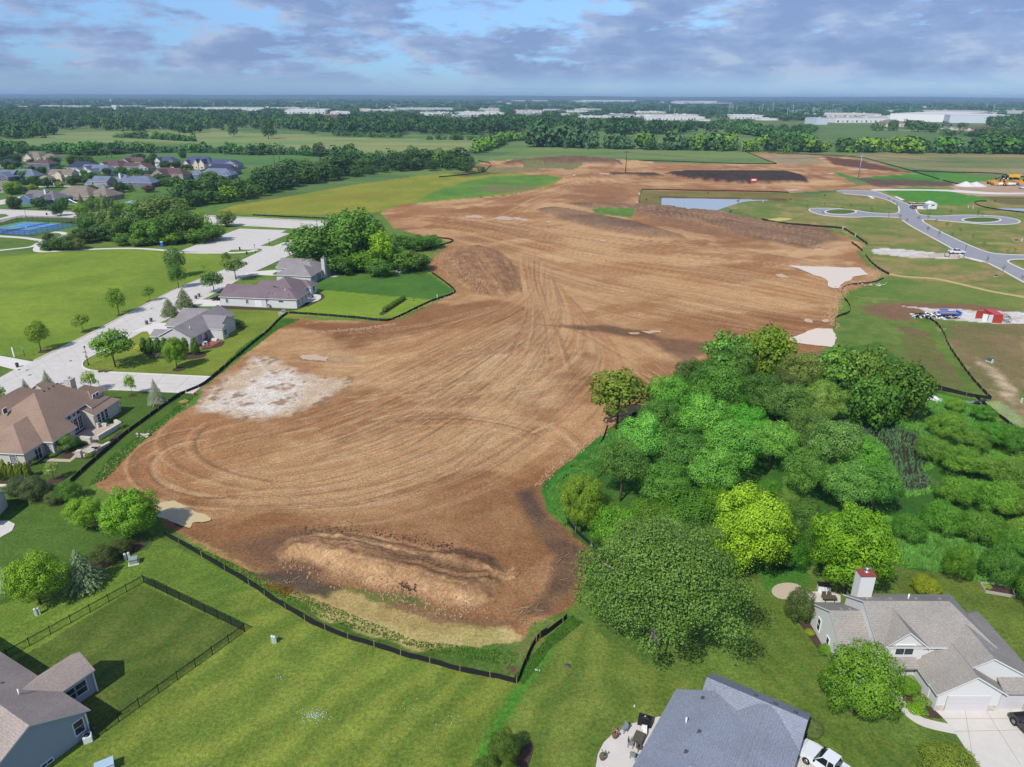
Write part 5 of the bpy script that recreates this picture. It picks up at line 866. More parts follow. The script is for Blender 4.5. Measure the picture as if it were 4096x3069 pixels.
def crown_mesh(name, seed, lobes, lr, per, leaf, shape=(1, 1, 1), low=-.35, inner=.25, upbias=.15, rnd=.55, jit=.13, prof=None, extra=0):
 """crown of many leafy lobes on an ellipsoid of radius 1 (centre at z=0)"""
 rg = np.random.default_rng(seed); C = []; i = 0
 while len(C) < lobes:
  z = 1-(i+.5)/lobes/1.0*(1-low); i += 1
  if z < low: z = rg.uniform(low, .9)
  th = i*2.39996+rg.normal()*.35; r = math.sqrt(max(0, 1-z*z)); k = rg.uniform(.62, .84) if rg.random() > inner else rg.uniform(.3, .55)
  p_ = np.array([r*math.cos(th), r*math.sin(th), z])*k+rg.normal(size=3)*jit*.4
  if prof is not None: p_[:2] *= prof(p_[2])
  C.append(p_)
 C = np.array(C); RR = lr*rg.uniform(.72, 1.25, lobes)
 if prof is not None: RR *= np.clip([prof(c[2]) for c in C], .5, 1.2)
 Ps, Ns, Ss, Ts = [], [], [], []
 for j in range(lobes):
  n = int(per*(RR[j]/lr)**2); d = unit(rg.normal(size=(n, 3))+np.array([0, 0, upbias])); rad = RR[j]*(1+rg.normal(size=n)*jit); rad *= 1+.16*np.sin(d[:, 0]*7+j)*np.cos(d[:, 1]*6+d[:, 2]*5+j*2)
  P = C[j]+d*rad[:, None]; D = np.linalg.norm(P[:, None]-C[None], axis=2)/RR[None]; D[:, j] = 9; keep = (D.min(1) > .80)
  P = P[keep]; d = d[keep]; nn = unit(d+rg.normal(size=d.shape)*rnd*.75+unit(C[j][None])*.35); Ps.append(P); Ns.append(nn); Ss.append(leaf*rg.uniform(.6, 1.4, len(P)))
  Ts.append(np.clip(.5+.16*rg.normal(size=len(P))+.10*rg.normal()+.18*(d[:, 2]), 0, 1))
 P = np.concatenate(Ps)*np.array(shape); Nn = unit(np.concatenate(Ns)/np.array(shape)); Sz = np.concatenate(Ss); T = np.concatenate(Ts)
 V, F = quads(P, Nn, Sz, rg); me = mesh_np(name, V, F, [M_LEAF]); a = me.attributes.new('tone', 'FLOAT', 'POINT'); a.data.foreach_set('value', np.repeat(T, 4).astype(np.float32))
 me['lob'] = 0; return me, C*np.array(shape)
def blob_core(name, C, r): pass
def cone_mesh(name, seed, tiers, per, leaf, drop=.25, rough=.12, col=False, taper=1.0):
 """spruce: drooping tiers, radius 1 at the base, height 1"""
 rg = np.random.default_rng(seed); P, Nn, Sz, T = [], [], [], []
 for t in range(tiers):
  z0 = (t+.3)/tiers; R0 = (1-z0)**taper*.98+.02; nb = max(6, int(15*R0+5))
  for b in range(nb):
   a = 2*math.pi*(b+rg.uniform(-.3, .3))/nb+t*1.1; ln = R0*rg.uniform(.8, 1.1); n = max(4, int(per*ln)); u = np.sqrt(rg.uniform(.03, 1, n)); w = rg.normal(size=n)*.10*(ln+.15)*(1.15-u)
   x = np.cos(a)*u*ln-np.sin(a)*w; y = np.sin(a)*u*ln+np.cos(a)*w; z = z0+.02-drop*u*u*ln*.25+rg.normal(size=n)*.008
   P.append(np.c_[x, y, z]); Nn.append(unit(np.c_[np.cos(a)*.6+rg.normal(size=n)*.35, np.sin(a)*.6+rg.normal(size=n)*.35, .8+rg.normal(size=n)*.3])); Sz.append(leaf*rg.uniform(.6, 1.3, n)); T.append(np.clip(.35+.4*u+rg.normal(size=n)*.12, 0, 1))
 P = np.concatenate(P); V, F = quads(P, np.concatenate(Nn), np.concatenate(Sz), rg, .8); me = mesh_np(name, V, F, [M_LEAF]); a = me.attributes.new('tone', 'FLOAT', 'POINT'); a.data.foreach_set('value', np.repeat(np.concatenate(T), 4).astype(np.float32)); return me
def trunk_mesh(name, C, r=.035, base=-1.55, top=.2, limbs=7, m_=None, seed=0, n=7, lean=0, fork=1):
 """tapered trunk with limbs out to the crown lobes, in crown units"""
 b = MB(); rr = random.Random(seed); C = sorted([tuple(c) for c in C], key=lambda c: c[2])
 for f in range(fork):
  ox = (f-(fork-1)/2)*.12; P = [(ox*.4, 0, base), (ox*.7+rr.uniform(-.02, .02), rr.uniform(-.02, .02), base*.6), (ox+lean*.5, rr.uniform(-.05, .05), base*.25), (ox*2+lean, 0, top)]
  b.tube(P, [r*1.25, r, r*.8, r*.3], n)
 st = max(1, len(C)//max(1, limbs))
 for c in (C[::st][:limbs] if limbs else []):
  z = min(-.1, base*.45+.25*(c[2]+.6)); b.tube([(lean*.5, 0, z), (c[0]*.45, c[1]*.45, z*.5+c[2]*.45), (c[0]*.95, c[1]*.95, c[2])], [r*.5, r*.33, r*.1], 5)
 me_o = b.build(name, m_ or M_BARK); me = me_o.data; bpy.data.objects.remove(me_o); return me
PROTO = {}
def proto(key, crown, trunk): PROTO[key] = (crown, trunk)
def P_broad(key, seed, lobes, lr, per, leaf, shape=(1, 1, .85), trunk_r=.04, base=-1.5, bark=None, limbs=7, fork=1, **kw):
 me, C = crown_mesh('crown', seed, lobes, lr, per, leaf, shape, **kw); tm = trunk_mesh('trunk', C, trunk_r, base, m_=bark, seed=seed, limbs=limbs, fork=fork); PROTO[key] = (me, tm)
# near, mid and far kinds
P_broad('oak', 1, 130, .16, 800, .0165, (1, 1, .72), .05, -.95, M_BARKP, limbs=60, inner=.15, low=-.3, jit=.26, rnd=.8)
P_broad('maple', 2, 90, .20, 470, .032, (1, 1, 1.0), .035, -1.25, low=-.75, inner=.1, upbias=.3)
P_broad('gold', 3, 80, .20, 560, .029, (1, 1, .95), .035, -1.2, low=-.6, jit=.2)
P_broad('willow', 4, 62, .22, 460, .030, (1, 1, .8), .04, -1.2, low=-.4, jit=.14)
P_broad('willow2', 14, 54, .235, 460, .031, (1, 1, .75), .04, -1.2, low=-.35, jit=.14)
P_broad('round', 5, 36, .29, 130, .085, (1, 1, .95), .04, -1.6, low=-.55)
P_broad('round2', 15, 30, .31, 130, .088, (1, 1, .85), .04, -1.5, low=-.5, jit=.18)
P_broad('full', 16, 52, .24, 190, .062, (1, 1, 1.05), .04, -1.15, low=-.9, jit=.2)
P_broad('full2', 17, 38, .29, 150, .078, (1, 1, .95), .04, -1.05, low=-.9, jit=.16)
P_broad('open', 6, 26, .24, 90, .085, (1, 1, .8), .035, -1.5, low=-.4, jit=.3, limbs=12)
P_broad('young', 7, 20, .30, 70, .11, (1, 1, 1.25), .035, -2.1, low=-.6, jit=.22, limbs=8)
P_broad('tall', 8, 40, .25, 110, .08, (1, 1, 1.5), .04, -2.0, low=-.7, jit=.16)
P_broad('mid', 9, 20, .36, 60, .14, (1, 1, 1.0), .05, -1.12, low=-.85)
P_broad('mid2', 19, 16, .38, 60, .15, (1, 1, 1.2), .05, -1.35, low=-.85, jit=.2)
P_broad('far', 10, 11, .44, 30, .24, (1, 1, .85), .05, -1.1, low=-.3)
P_broad('far2', 20, 9, .46, 30, .25, (1, 1, 1.05), .05, -1.2, low=-.4)
P_broad('bush', 11, 22, .34, 120, .085, (1, 1, .75), .05, -.75, low=-.35, limbs=9, inner=0)
P_broad('bush_fine', 12, 44, .25, 620, .029, (1, 1, .80), .04, -.8, low=-.3, limbs=9, inner=0, jit=.10)
P_broad('sapling', 13, 9, .32, 26, .16, (1, 1, 1.6), .05, -2.4, low=-.8, jit=.35, limbs=5)
cm, C_ = crown_mesh('crown', 31, 40, .3, 300, .05, (.42, .42, 1.5), low=-.95, inner=0, rnd=.4, upbias=.5, prof=lambda z: 1.12-.55*(z+1)/2 if z > -.9 else .8); PROTO['column'] = (cm, trunk_mesh('trunk', C_, .04, -1.7, limbs=2))
PROTO['spruce'] = (cone_mesh('crown', 41, 22, 34, .042), None); PROTO['spruce_near'] = (cone_mesh('crown', 42, 24, 90, .032), None); PROTO['yew'] = (cone_mesh('crown', 43, 13, 40, .055, .5, taper=.72), None)
PROTO['spruce'] = (PROTO['spruce'][0], trunk_mesh('trunk', [(0, 0, .8)], .04, -.12, .9, limbs=0)); PROTO['spruce_near'] = (PROTO['spruce_near'][0], PROTO['spruce'][1]); PROTO['yew'] = (PROTO['yew'][0], PROTO['spruce'][1])
CONIF = {'spruce', 'spruce_near', 'yew'}; ZB = {k: None for k in PROTO}
for k, (c_, t_) in PROTO.items():
 co = np.empty(len(c_.vertices)*3, np.float32); c_.vertices.foreach_get('co', co); z = co.reshape(-1, 3)[:, 2]; xy = np.abs(co.reshape(-1, 3)[:, :2]).max(); tz = min(v.co.z for v in t_.vertices); ZB[k] = (float(z.max()), tz, float(np.percentile(np.hypot(co[0::3], co[1::3]), 97)))
TREE_N = [0]
def tree(x, y, h, r, kind, col, label=None, group=None, name='tree', cat='tree', z=None, trunk=True, rot=None, sq=1.0):
 """tree of height h and crown radius r standing at x, y; the trunk foot is on the ground"""
 TREE_N[0] += 1; rr = random.Random(TREE_N[0]*13); c_, t_ = PROTO[kind]; zt, zb, rad = ZB[kind]; z = gz(x, y) if z is None else z
 sx = r/rad; sz = h/(zt-zb)
 t = empty(name, (x, y, z-zb*sz-.05), rr.uniform(0, 6.28) if rot is None else rot, label, cat, group); t.scale = (sx, sx*sq, sz)
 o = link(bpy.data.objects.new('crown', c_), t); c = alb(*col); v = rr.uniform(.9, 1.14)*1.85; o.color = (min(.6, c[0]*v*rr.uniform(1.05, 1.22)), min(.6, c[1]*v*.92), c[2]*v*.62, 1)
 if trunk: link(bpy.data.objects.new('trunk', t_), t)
 return t
def tp(crop, x, y, h, r, kind, col, label=None, group=None, **k):
 q = ac(crop, x, y); return tree(q.x, q.y, h, r, kind, col, label, group, **k)
def tD(x, y, h, r, kind, col, label=None, group=None, **k): q = at(x, y); return tree(q.x, q.y, h, r, kind, col, label, group, **k)
def size_from(px, top, base, crop=None):
 """height of something whose foot and top were surveyed"""
 f = at(px, base); lo, hi = 0.0, 60.0
 for _ in range(30):
  m_ = (lo+hi)/2
  if at(px, top, m_).y > f.y: lo = m_
  else: hi = m_
 return f, lo
def tT(x, top, base, wpx, kind, col, label=None, group=None, **k):
 """tree from survey: centre x, top and foot rows, crown width (display px)"""
 f, h = size_from(x, top, base); zc = (f-Vector((0, 0, CAM_H))).dot(FW); return tree(f.x, f.y, max(h, .5), wpx/2*zc/FPX, kind, col, label, group, **k)
DK = (52, 86, 46); MD = (66, 108, 46); LT = (92, 136, 48); YG = (134, 156, 40); OL = (74, 98, 50)
def tC(c_, x, t_, b_, w, kind, col, label=None, group=None, **k):
 px, pb = pc(c_, x, b_); return tT(px, pc(c_, x, t_)[1], pb, w/CR[c_][2]*.54, kind, col, label, group, **k)
# named trees near the camera
tT(1418, 1138, 1395, 336, 'oak', (78, 116, 56), 'huge spreading oak with silvery leaves and pale limbs, above the slate roofed house', rot=.6)
tT(288, 1058, 1160, 118, 'maple', (96, 146, 42), 'bright green round maple by the muddy puddle at the left')
tT(1612, 1052, 1240, 178, 'gold', (116, 158, 40), 'golden yellow tree in the middle of the right hand grove')
tT(1822, 1086, 1285, 162, 'maple', (88, 140, 30), 'round glossy green maple beside the white chimney')
tT(1255, 1020, 1150, 92, 'gold', (92, 130, 42), 'yellow green tree on the left rim of the grove')
tT(1332, 795, 925, 124, 'round', (84, 116, 40), 'lone tree with a forked trunk standing on the edge of the bare earth', name='tree')
tT(1652, 700, 835, 112, 'full', (88, 124, 32), 'dense yellow green tree at the top of the grove, left of the small pond puddle')
tT(1560, 715, 850, 110, 'open', (70, 120, 50), 'loose blue green tree at the upper left of the grove')
tT(1860, 735, 890, 90, 'full2', (78, 112, 44), 'tree with drooping branches behind the marsh, left one'); tT(1935, 775, 905, 118, 'full', (62, 100, 34), 'broad dark tree behind the marsh, right one'); tT(1800, 745, 880, 100, 'open', (80, 120, 48), 'twisting light tree beside the lower puddle'); tT(1880, 800, 925, 110, 'full2', (62, 104, 40), 'dark tree drooping over the marsh water')
# the willow grove
grove = [(1500, 830, 110, MD), (1570, 815, 110, MD), (1440, 880, 120, (76, 130, 48)), (1540, 880, 130, (76, 130, 48)), (1640, 865, 120, MD), (1720, 830, 110, OL), (1420, 935, 120, (76, 134, 56)), (1510, 945, 130, (80, 140, 58)), (1600, 935, 120, (66, 132, 44)), (1690, 900, 110, (86, 130, 62)), (1770, 880, 100, (96, 132, 60)), (1380, 985, 120, (80, 136, 62)), (1470, 1005, 140, (82, 138, 62)), (1570, 1000, 140, (80, 140, 58)), (1660, 975, 110, (84, 134, 60)), (1340, 1040, 120, (78, 132, 60)), (1430, 1060, 120, (74, 130, 54)), (1530, 1050, 120, (78, 132, 58)), (1740, 950, 110, (88, 132, 64)), (1790, 1000, 130, (84, 130, 70)), (1850, 1010, 120, (76, 130, 48)), (1880, 1075, 110, (74, 136, 58)), (1820, 1070, 120, (84, 134, 66)), (1730, 1050, 110, MD), (1680, 860, 110, OL), (1750, 900, 90, (92, 126, 64))]
gl = {0: 'green tree at the top edge of the willow grove', 1: 'bright green domed tree in the upper grove', 2: 'pale willow in the middle of the grove', 3: 'willow over the marsh edge right of the golden tree'}
for i, (x, y, w, c) in enumerate(grove):
 k = 0 if i < 2 or i in (4, 5, 24) else 1 if i in (2, 3, 8) else 3 if x > 1710 else 2
 hj = (.50, .72, .60, .80)[i % 4]; tT(x, y-w*hj, y+42, w*.93, ('willow', 'willow2')[i % 2], tuple(int(q*(.86, 1.0, 1.1)[i % 3]) for q in c), gl[k], 'willow grove '+('top', 'dome', 'middle', 'marsh side')[k])
for i, (x, y, w, h, c) in enumerate([(1330, 1150, 120, 90, (70, 124, 36)), (1400, 1130, 120, 80, (72, 118, 36)), (1480, 1120, 150, 100, (58, 102, 30)), (1420, 1190, 130, 80, (58, 112, 34)), (1340, 1210, 100, 80, (64, 124, 34)), (1510, 1180, 120, 80, (60, 100, 40)), (1540, 1100, 100, 80, (70, 116, 30)), (1300, 1110, 90, 60, (84, 122, 44)), (1440, 1160, 100, 70, (100, 140, 84)), (1730, 1130, 90, 90, MD), (1700, 1200, 80, 70, (54, 108, 28)), (1290, 1240, 60, 50, (66, 120, 28)), (1755, 1180, 70, 70, (60, 104, 36))]):
 tT(x, y-h*.6, y+h*.4, w, 'bush_fine', c, 'leafy thicket tree between the oak and the yellow trees', 'thicket behind the oak')
# marsh shrubs and right grove
rr = random.Random(5)
MS = [q for q in [(1610, 800, 60), (1690, 790, 60), (1740, 800, 70), (1750, 850, 60), (1800, 840, 50), (1980, 900, 80), (2040, 930, 100), (2090, 960, 90), (2010, 980, 90), (2070, 1010, 110), (1960, 1000, 70), (2130, 950, 90), (2190, 960, 100), (2120, 1020, 90), (2180, 1040, 110), (2060, 1070, 100), (2150, 1090, 120), (2210, 1110, 110), (1990, 1080, 90), (2030, 1130, 110), (2110, 1150, 110), (2180, 1180, 100), (1940, 1100, 80), (1960, 1150, 90), (2230, 1020, 110), (2060, 880, 50), (2120, 900, 60), (2000, 850, 40), (1850, 880, 60), (1900, 860, 60), (2215, 1170, 120), (1925, 900, 60), (1700, 1090, 70), (1660, 1060, 60)] if not (1840 < q[0] < 2000 and 850 < q[1] < 1120)]
for x, y, w in MS: tT(x, y-w*.42, y+w*.2, w*.82, rr.choice(('bush_fine', 'willow2', 'willow')), rr.choice(((78, 126, 44), (66, 120, 40), (90, 130, 56), (78, 118, 48), (84, 134, 44))), 'marsh shrub at the right of the photo', 'marsh shrubs')
tT(2062, 1175, 1255, 66, 'bush_fine', (70, 118, 32), 'small layered tree left of the raised garden bed', rot=1); tT(2150, 1180, 1262, 86, 'bush_fine', (60, 106, 40), 'small layered tree behind the raised garden bed'); tT(2228, 1205, 1320, 80, 'bush_fine', (72, 116, 36), 'tree cut by the right edge beside the raised garden bed')
tp('f7', 740, 1010, 2.6, 1.9, 'bush_fine', (110, 132, 34), 'olive yellow shrub behind the large grey roof', name='shrub', cat='shrub')
# shrubs round the big pale house
tT(1845, 1395, 1545, 165, 'bush_fine', (76, 122, 36), 'very large rounded green bush in front of the pale house', name='shrub', cat='shrub'); tT(1722, 1270, 1345, 66, 'bush_fine', (66, 88, 50), 'dark oval bush by the gravel circle', name='shrub', cat='shrub')
tp('d5', 1200, 1090, 2.2, 1.25, 'bush_fine', (84, 136, 30), 'bright green bush beside the porch path', name='shrub', cat='shrub'); tp('d5', 1310, 1180, 1.1, 1.0, 'bush', (88, 128, 60), 'low grey green plants right of the porch path', name='shrub', cat='shrub'); tp('d5', 1260, 1230, .8, 1.1, 'bush', (92, 136, 30), 'low yellow green plants by the garage corner', name='shrub', cat='shrub')
tp('d5', 1040, 1170, 1.2, 1.0, 'bush', (70, 110, 34), 'low green shrub left of the porch path', name='shrub', cat='shrub'); tp('d5', 570, 800, 1.6, .9, 'bush_fine', (80, 128, 34), 'small bush by the west gable of the pale house', name='shrub', cat='shrub'); tp('d5', 455, 640, .6, .7, 'bush', (120, 146, 50), 'low lime coloured plants below the west gable', name='shrub', cat='shrub')
tp('d5', 450, 1390, 1.6, 1.35, 'bush_fine', (84, 110, 70), 'grey green bush at the corner of the slate roofed house', name='shrub', cat='shrub'); tp('d5', 1520, 1700, 2.2, 3.0, 'bush_fine', (92, 118, 46), 'broad shrub at the bottom edge right of the white pickup', name='shrub', cat='shrub')
tT(1090, 1580, 1650, 70, 'bush_fine', (72, 102, 42), 'tallest of the dark bushes at the bottom edge of the big lawn', name='shrub', cat='shrub'); tT(1050, 1640, 1700, 70, 'bush_fine', (66, 96, 40), 'lower bush cut by the bottom edge beside the big lawn', name='shrub', cat='shrub'); tT(1100, 1650, 1710, 60, 'bush_fine', (72, 108, 40), 'right hand bush cut by the bottom edge, beside the flower bed', name='shrub', cat='shrub')
# left gardens
tC('f8', 95, 1425, 1700, 165, 'spruce_near', (128, 156, 150), 'pale blue spruce at the left edge', name='spruce', cat='conifer'); tT(88, 1200, 1305, 120, 'gold', (100, 146, 40), 'yellow green open tree between the two spruces', name='tree')
tC('f8', 930, 1225, 1640, 470, 'spruce_near', (104, 134, 110), 'broad grey green spruce at the lower left', name='spruce', cat='conifer'); tT(192, 1072, 1140, 78, 'gold', (94, 136, 42), 'leaning yellow green tree left of the bright maple')
for x, y, h, r, c, lb in ((400, 690, 4.4, 2.4, (66, 88, 58), 'largest dark evergreen bush by the round lawn bed'), (240, 650, 3.8, 2.2, (62, 84, 58), 'dark evergreen bush nearest the low edging wall'), (320, 630, 3.6, 2.0, (70, 92, 60), 'evergreen bush behind the largest dark one'), (540, 680, 3.0, 1.2, (68, 92, 60), 'narrow evergreen bush between the round bushes'), (600, 735, 2.4, 1.5, (70, 94, 58), 'low evergreen bush on the bed corner'), (780, 700, 3.6, 2.1, (72, 112, 46), 'green lilac-like bush at the end of the black silt fence'), (1170, 1400, 3.2, 1.8, (66, 88, 46), 'dark bush behind the utility boxes'), (1340, 1290, 2.6, 1.6, (62, 82, 44), 'dark bush under the bright maple')):
 tp('f8', x, y, h, r, 'bush_fine', c, lb, name='shrub', cat='shrub')
for i, (x, y, h) in enumerate(((15, 480, 3.4), (80, 470, 4.3), (150, 465, 3.7), (210, 460, 3.2), (260, 455, 3.6), (320, 450, 3.4))): tp('f8', x, y, h, .62, 'column', (92, 116, 44), 'slim green arborvitae in the row below the brown roofed house', 'arborvitae row by the stone house', name='arborvitae', cat='conifer')
tp('f8', 600, 465, 3.6, 1.3, 'young', (120, 148, 90), 'small tree covered in white blossom on the lawn', name='blossom_tree')
tp('g2', 1060, 1270, 3.3, 2.2, 'bush_fine', (70, 108, 54), 'domed green tree beside the fire pit garden', name='shrub', cat='shrub')
for x, y, h, r, lb in ((820, 1370, .8, .9, 'low clipped shrub under the south window of the stone house'), (480, 1480, 1.4, 1.5, 'wide low shrub at the south corner of the stone house'), (1260, 1180, .9, .9, 'low yellow green shrub by the terrace pillar, left'), (1330, 1170, .8, .7, 'low yellow green shrub by the terrace pillar, right'), (1410, 1370, .9, .8, 'small round shrub at the corner of the fire pit wall'), (1720, 1120, .9, .7, 'small round shrub by the end of the seat wall'), (1930, 905, 1.0, .9, 'round shrub at the far end of the terrace wall'), (1660, 850, .8, .9, 'low shrub under the triple window'), (1720, 810, .8, .7, 'low shrub near the porch of the stone house')):
 tp('g2', x, y, h, r, 'bush', (84, 122, 44), lb, name='shrub', cat='shrub')
tC('d1', 1305, 235, 455, 140, 'spruce_near', (126, 142, 140), 'blue grey spruce on the lawn by the end of the court', name='spruce', cat='conifer'); tp('d1', 402, 310, 4.4, 1.5, 'spruce', (90, 112, 96), 'small spruce behind the brown roof, right one', name='spruce', cat='conifer'); tp('d1', 220, 350, 3.4, 1.1, 'spruce', (90, 112, 96), 'small spruce behind the brown roof, left one', name='spruce', cat='conifer')
tC('d1', 765, 165, 345, 150, 'young', (108, 142, 66), 'young tree on the verge behind the stone chimney'); tC('d1', 1098, 195, 378, 108, 'young', (100, 146, 46), 'thin young tree on the lawn left of the blue grey spruce'); tp('d1', 20, 500, 6.0, 1.6, 'young', (96, 136, 50), 'young tree at the left edge behind the stone house')
# street trees and the corner house
tC('c5', 355, 925, 1195, 195, 'tall', (82, 116, 34), 'park tree nearest the street corner', 'park trees along the street'); tC('c5', 720, 865, 1028, 145, 'young', (88, 128, 46), 'second park tree from the corner, smaller and rounder', 'park trees along the street'); tC('c5', 1030, 640, 882, 170, 'tall', (82, 118, 34), 'third park tree from the corner, tall and oval', 'park trees along the street'); tC('c5', 1297, 630, 766, 108, 'young', (76, 112, 48), 'fourth park tree from the corner, small and round', 'park trees along the street'); tC('c5', 1545, 440, 655, 155, 'tall', (58, 96, 44), 'dark green park tree fifth from the corner', 'park trees along the street'); tC('c5', 1528, 285, 560, 180, 'tall', (78, 112, 66), 'tall loose park tree behind the dark fifth one', 'park trees along the street'); tC('c5', 1760, 435, 505, 50, 'sapling', (100, 134, 50), 'staked sapling in the park')
tC('c5', 1962, 338, 452, 85, 'young', (72, 98, 50), 'small dark tree by the parking lot path'); tC('c5', 2040, 388, 580, 225, 'open', (84, 112, 58), 'wide airy locust tree beside the third driveway'); tC('c5', 1850, 508, 692, 198, 'round2', (60, 98, 44), 'round dense tree by the second driveway'); tC('c5', 1600, 652, 828, 170, 'yew', (74, 100, 52), 'broad dark cone shaped tree by the bins, right one', name='conifer', cat='conifer'); tC('c5', 1470, 742, 892, 155, 'yew', (76, 100, 54), 'broad dark cone shaped tree by the bins, left one', name='conifer', cat='conifer'); tC('c5', 1000, 1015, 1335, 345, 'round2', (76, 118, 44), 'wide spreading tree at the street corner behind the lamp')
tC('g3', 750, 815, 1478, 440, 'maple', (84, 130, 36), 'maple standing in front of the columnar hedge')
for i, x in enumerate((110, 240, 390, 530, 930, 1120)): tC('g3', x, 835, 1180+i*5, 175, 'column', (64, 100, 40), 'columnar evergreen in the hedge before the corner house', 'columnar hedge of the corner house', name='arborvitae', cat='conifer')
tp('g3', 350, 1225, .8, 2.2, 'bush', (92, 108, 86), 'low grey green juniper under the hedge', name='shrub', cat='shrub'); tp('g3', 2010, 660, 2.2, 1.6, 'bush', (62, 98, 34), 'dark bush at the east gable of the corner house', name='shrub', cat='shrub'); tp('g4', 1005, 420, 1.5, 1.2, 'bush', (70, 104, 40), 'clipped round bush by the third driveway', name='shrub', cat='shrub'); tp('g3', 10, 1110, 1.6, 1.4, 'bush', (150, 164, 50), 'yellow shrub beside the spreading corner tree', name='shrub', cat='shrub')
for i in range(7): tp('c6', 1113+i*27, 858-i*17, 1.9, .8, 'column', (70, 110, 36), 'small evergreen in the short hedge on the green lawn', 'short hedge on the lawn', name='arborvitae', cat='conifer')
# thicket by the third house
TH = [(700, 575, 150, (62, 104, 40)), (760, 560, 105, (66, 110, 44)), (720, 545, 90, (60, 100, 44)), (800, 560, 95, (58, 98, 38)), (840, 575, 90, (68, 110, 34)), (790, 585, 80, (72, 116, 34)), (880, 585, 80, (70, 108, 40)), (740, 590, 70, (66, 106, 38)), (690, 560, 60, (104, 144, 34)), (860, 540, 60, MD), (905, 540, 56, (64, 110, 36)), (930, 535, 50, (60, 108, 34)), (905, 580, 56, MD), (820, 595, 60, (60, 100, 40)), (670, 545, 60, MD)]
for i, (x, y, w, c) in enumerate(TH): tT(x, y-w*.62, y+2, w*1.05, 'full2' if i > 3 else 'full', c, 'leafy tree in the thicket beside the furthest grey house', 'thicket between houses and bare earth')
tT(766, 447, 575, 128, 'full', (74, 118, 48), 'tallest tree of the thicket by the bare earth, broad crown'); tT(720, 480, 575, 96, 'full2', (72, 116, 46), 'left shoulder tree of the tall thicket'); tT(830, 495, 585, 54, 'tall', (108, 156, 34), 'bright yellow green poplar in the thicket'); tT(808, 470, 565, 60, 'full', (60, 100, 42), 'dark right shoulder tree of the tall thicket')
# park wood
PW = [(350, 420, 500, 120, (78, 108, 60)), (300, 440, 515, 70, (70, 104, 50)), (395, 450, 520, 90, (64, 100, 44)), (330, 470, 528, 80, MD), (420, 455, 505, 70, (90, 130, 40)), (245, 445, 515, 60, (76, 108, 60)), (460, 480, 520, 60, MD), (220, 480, 520, 60, DK), (180, 490, 525, 60, DK), (140, 505, 540, 60, (60, 90, 48)), (110, 515, 540, 46, DK), (270, 500, 530, 50, MD), (200, 455, 505, 60, MD), (490, 452, 490, 44, (84, 112, 60)), (370, 500, 528, 50, LT), (230, 420, 470, 36, (80, 108, 66)), (430, 490, 525, 60, (70, 112, 36)), (300, 505, 532, 44, (84, 124, 44)), (165, 512, 540, 40, (84, 104, 66)), (400, 490, 525, 40, DK), (260, 470, 520, 60, (70, 104, 48)), (110, 500, 528, 26, (56, 76, 60))]
for i, (x, t_, b_, w, c) in enumerate(PW): tT(x, t_, b_, w, ('full', 'full2', 'full')[i % 3] if b_-t_ > 45 else 'full2', c, 'tree or tall shrub in the wood between tennis court and parking lot', 'wood beside the parking lot')
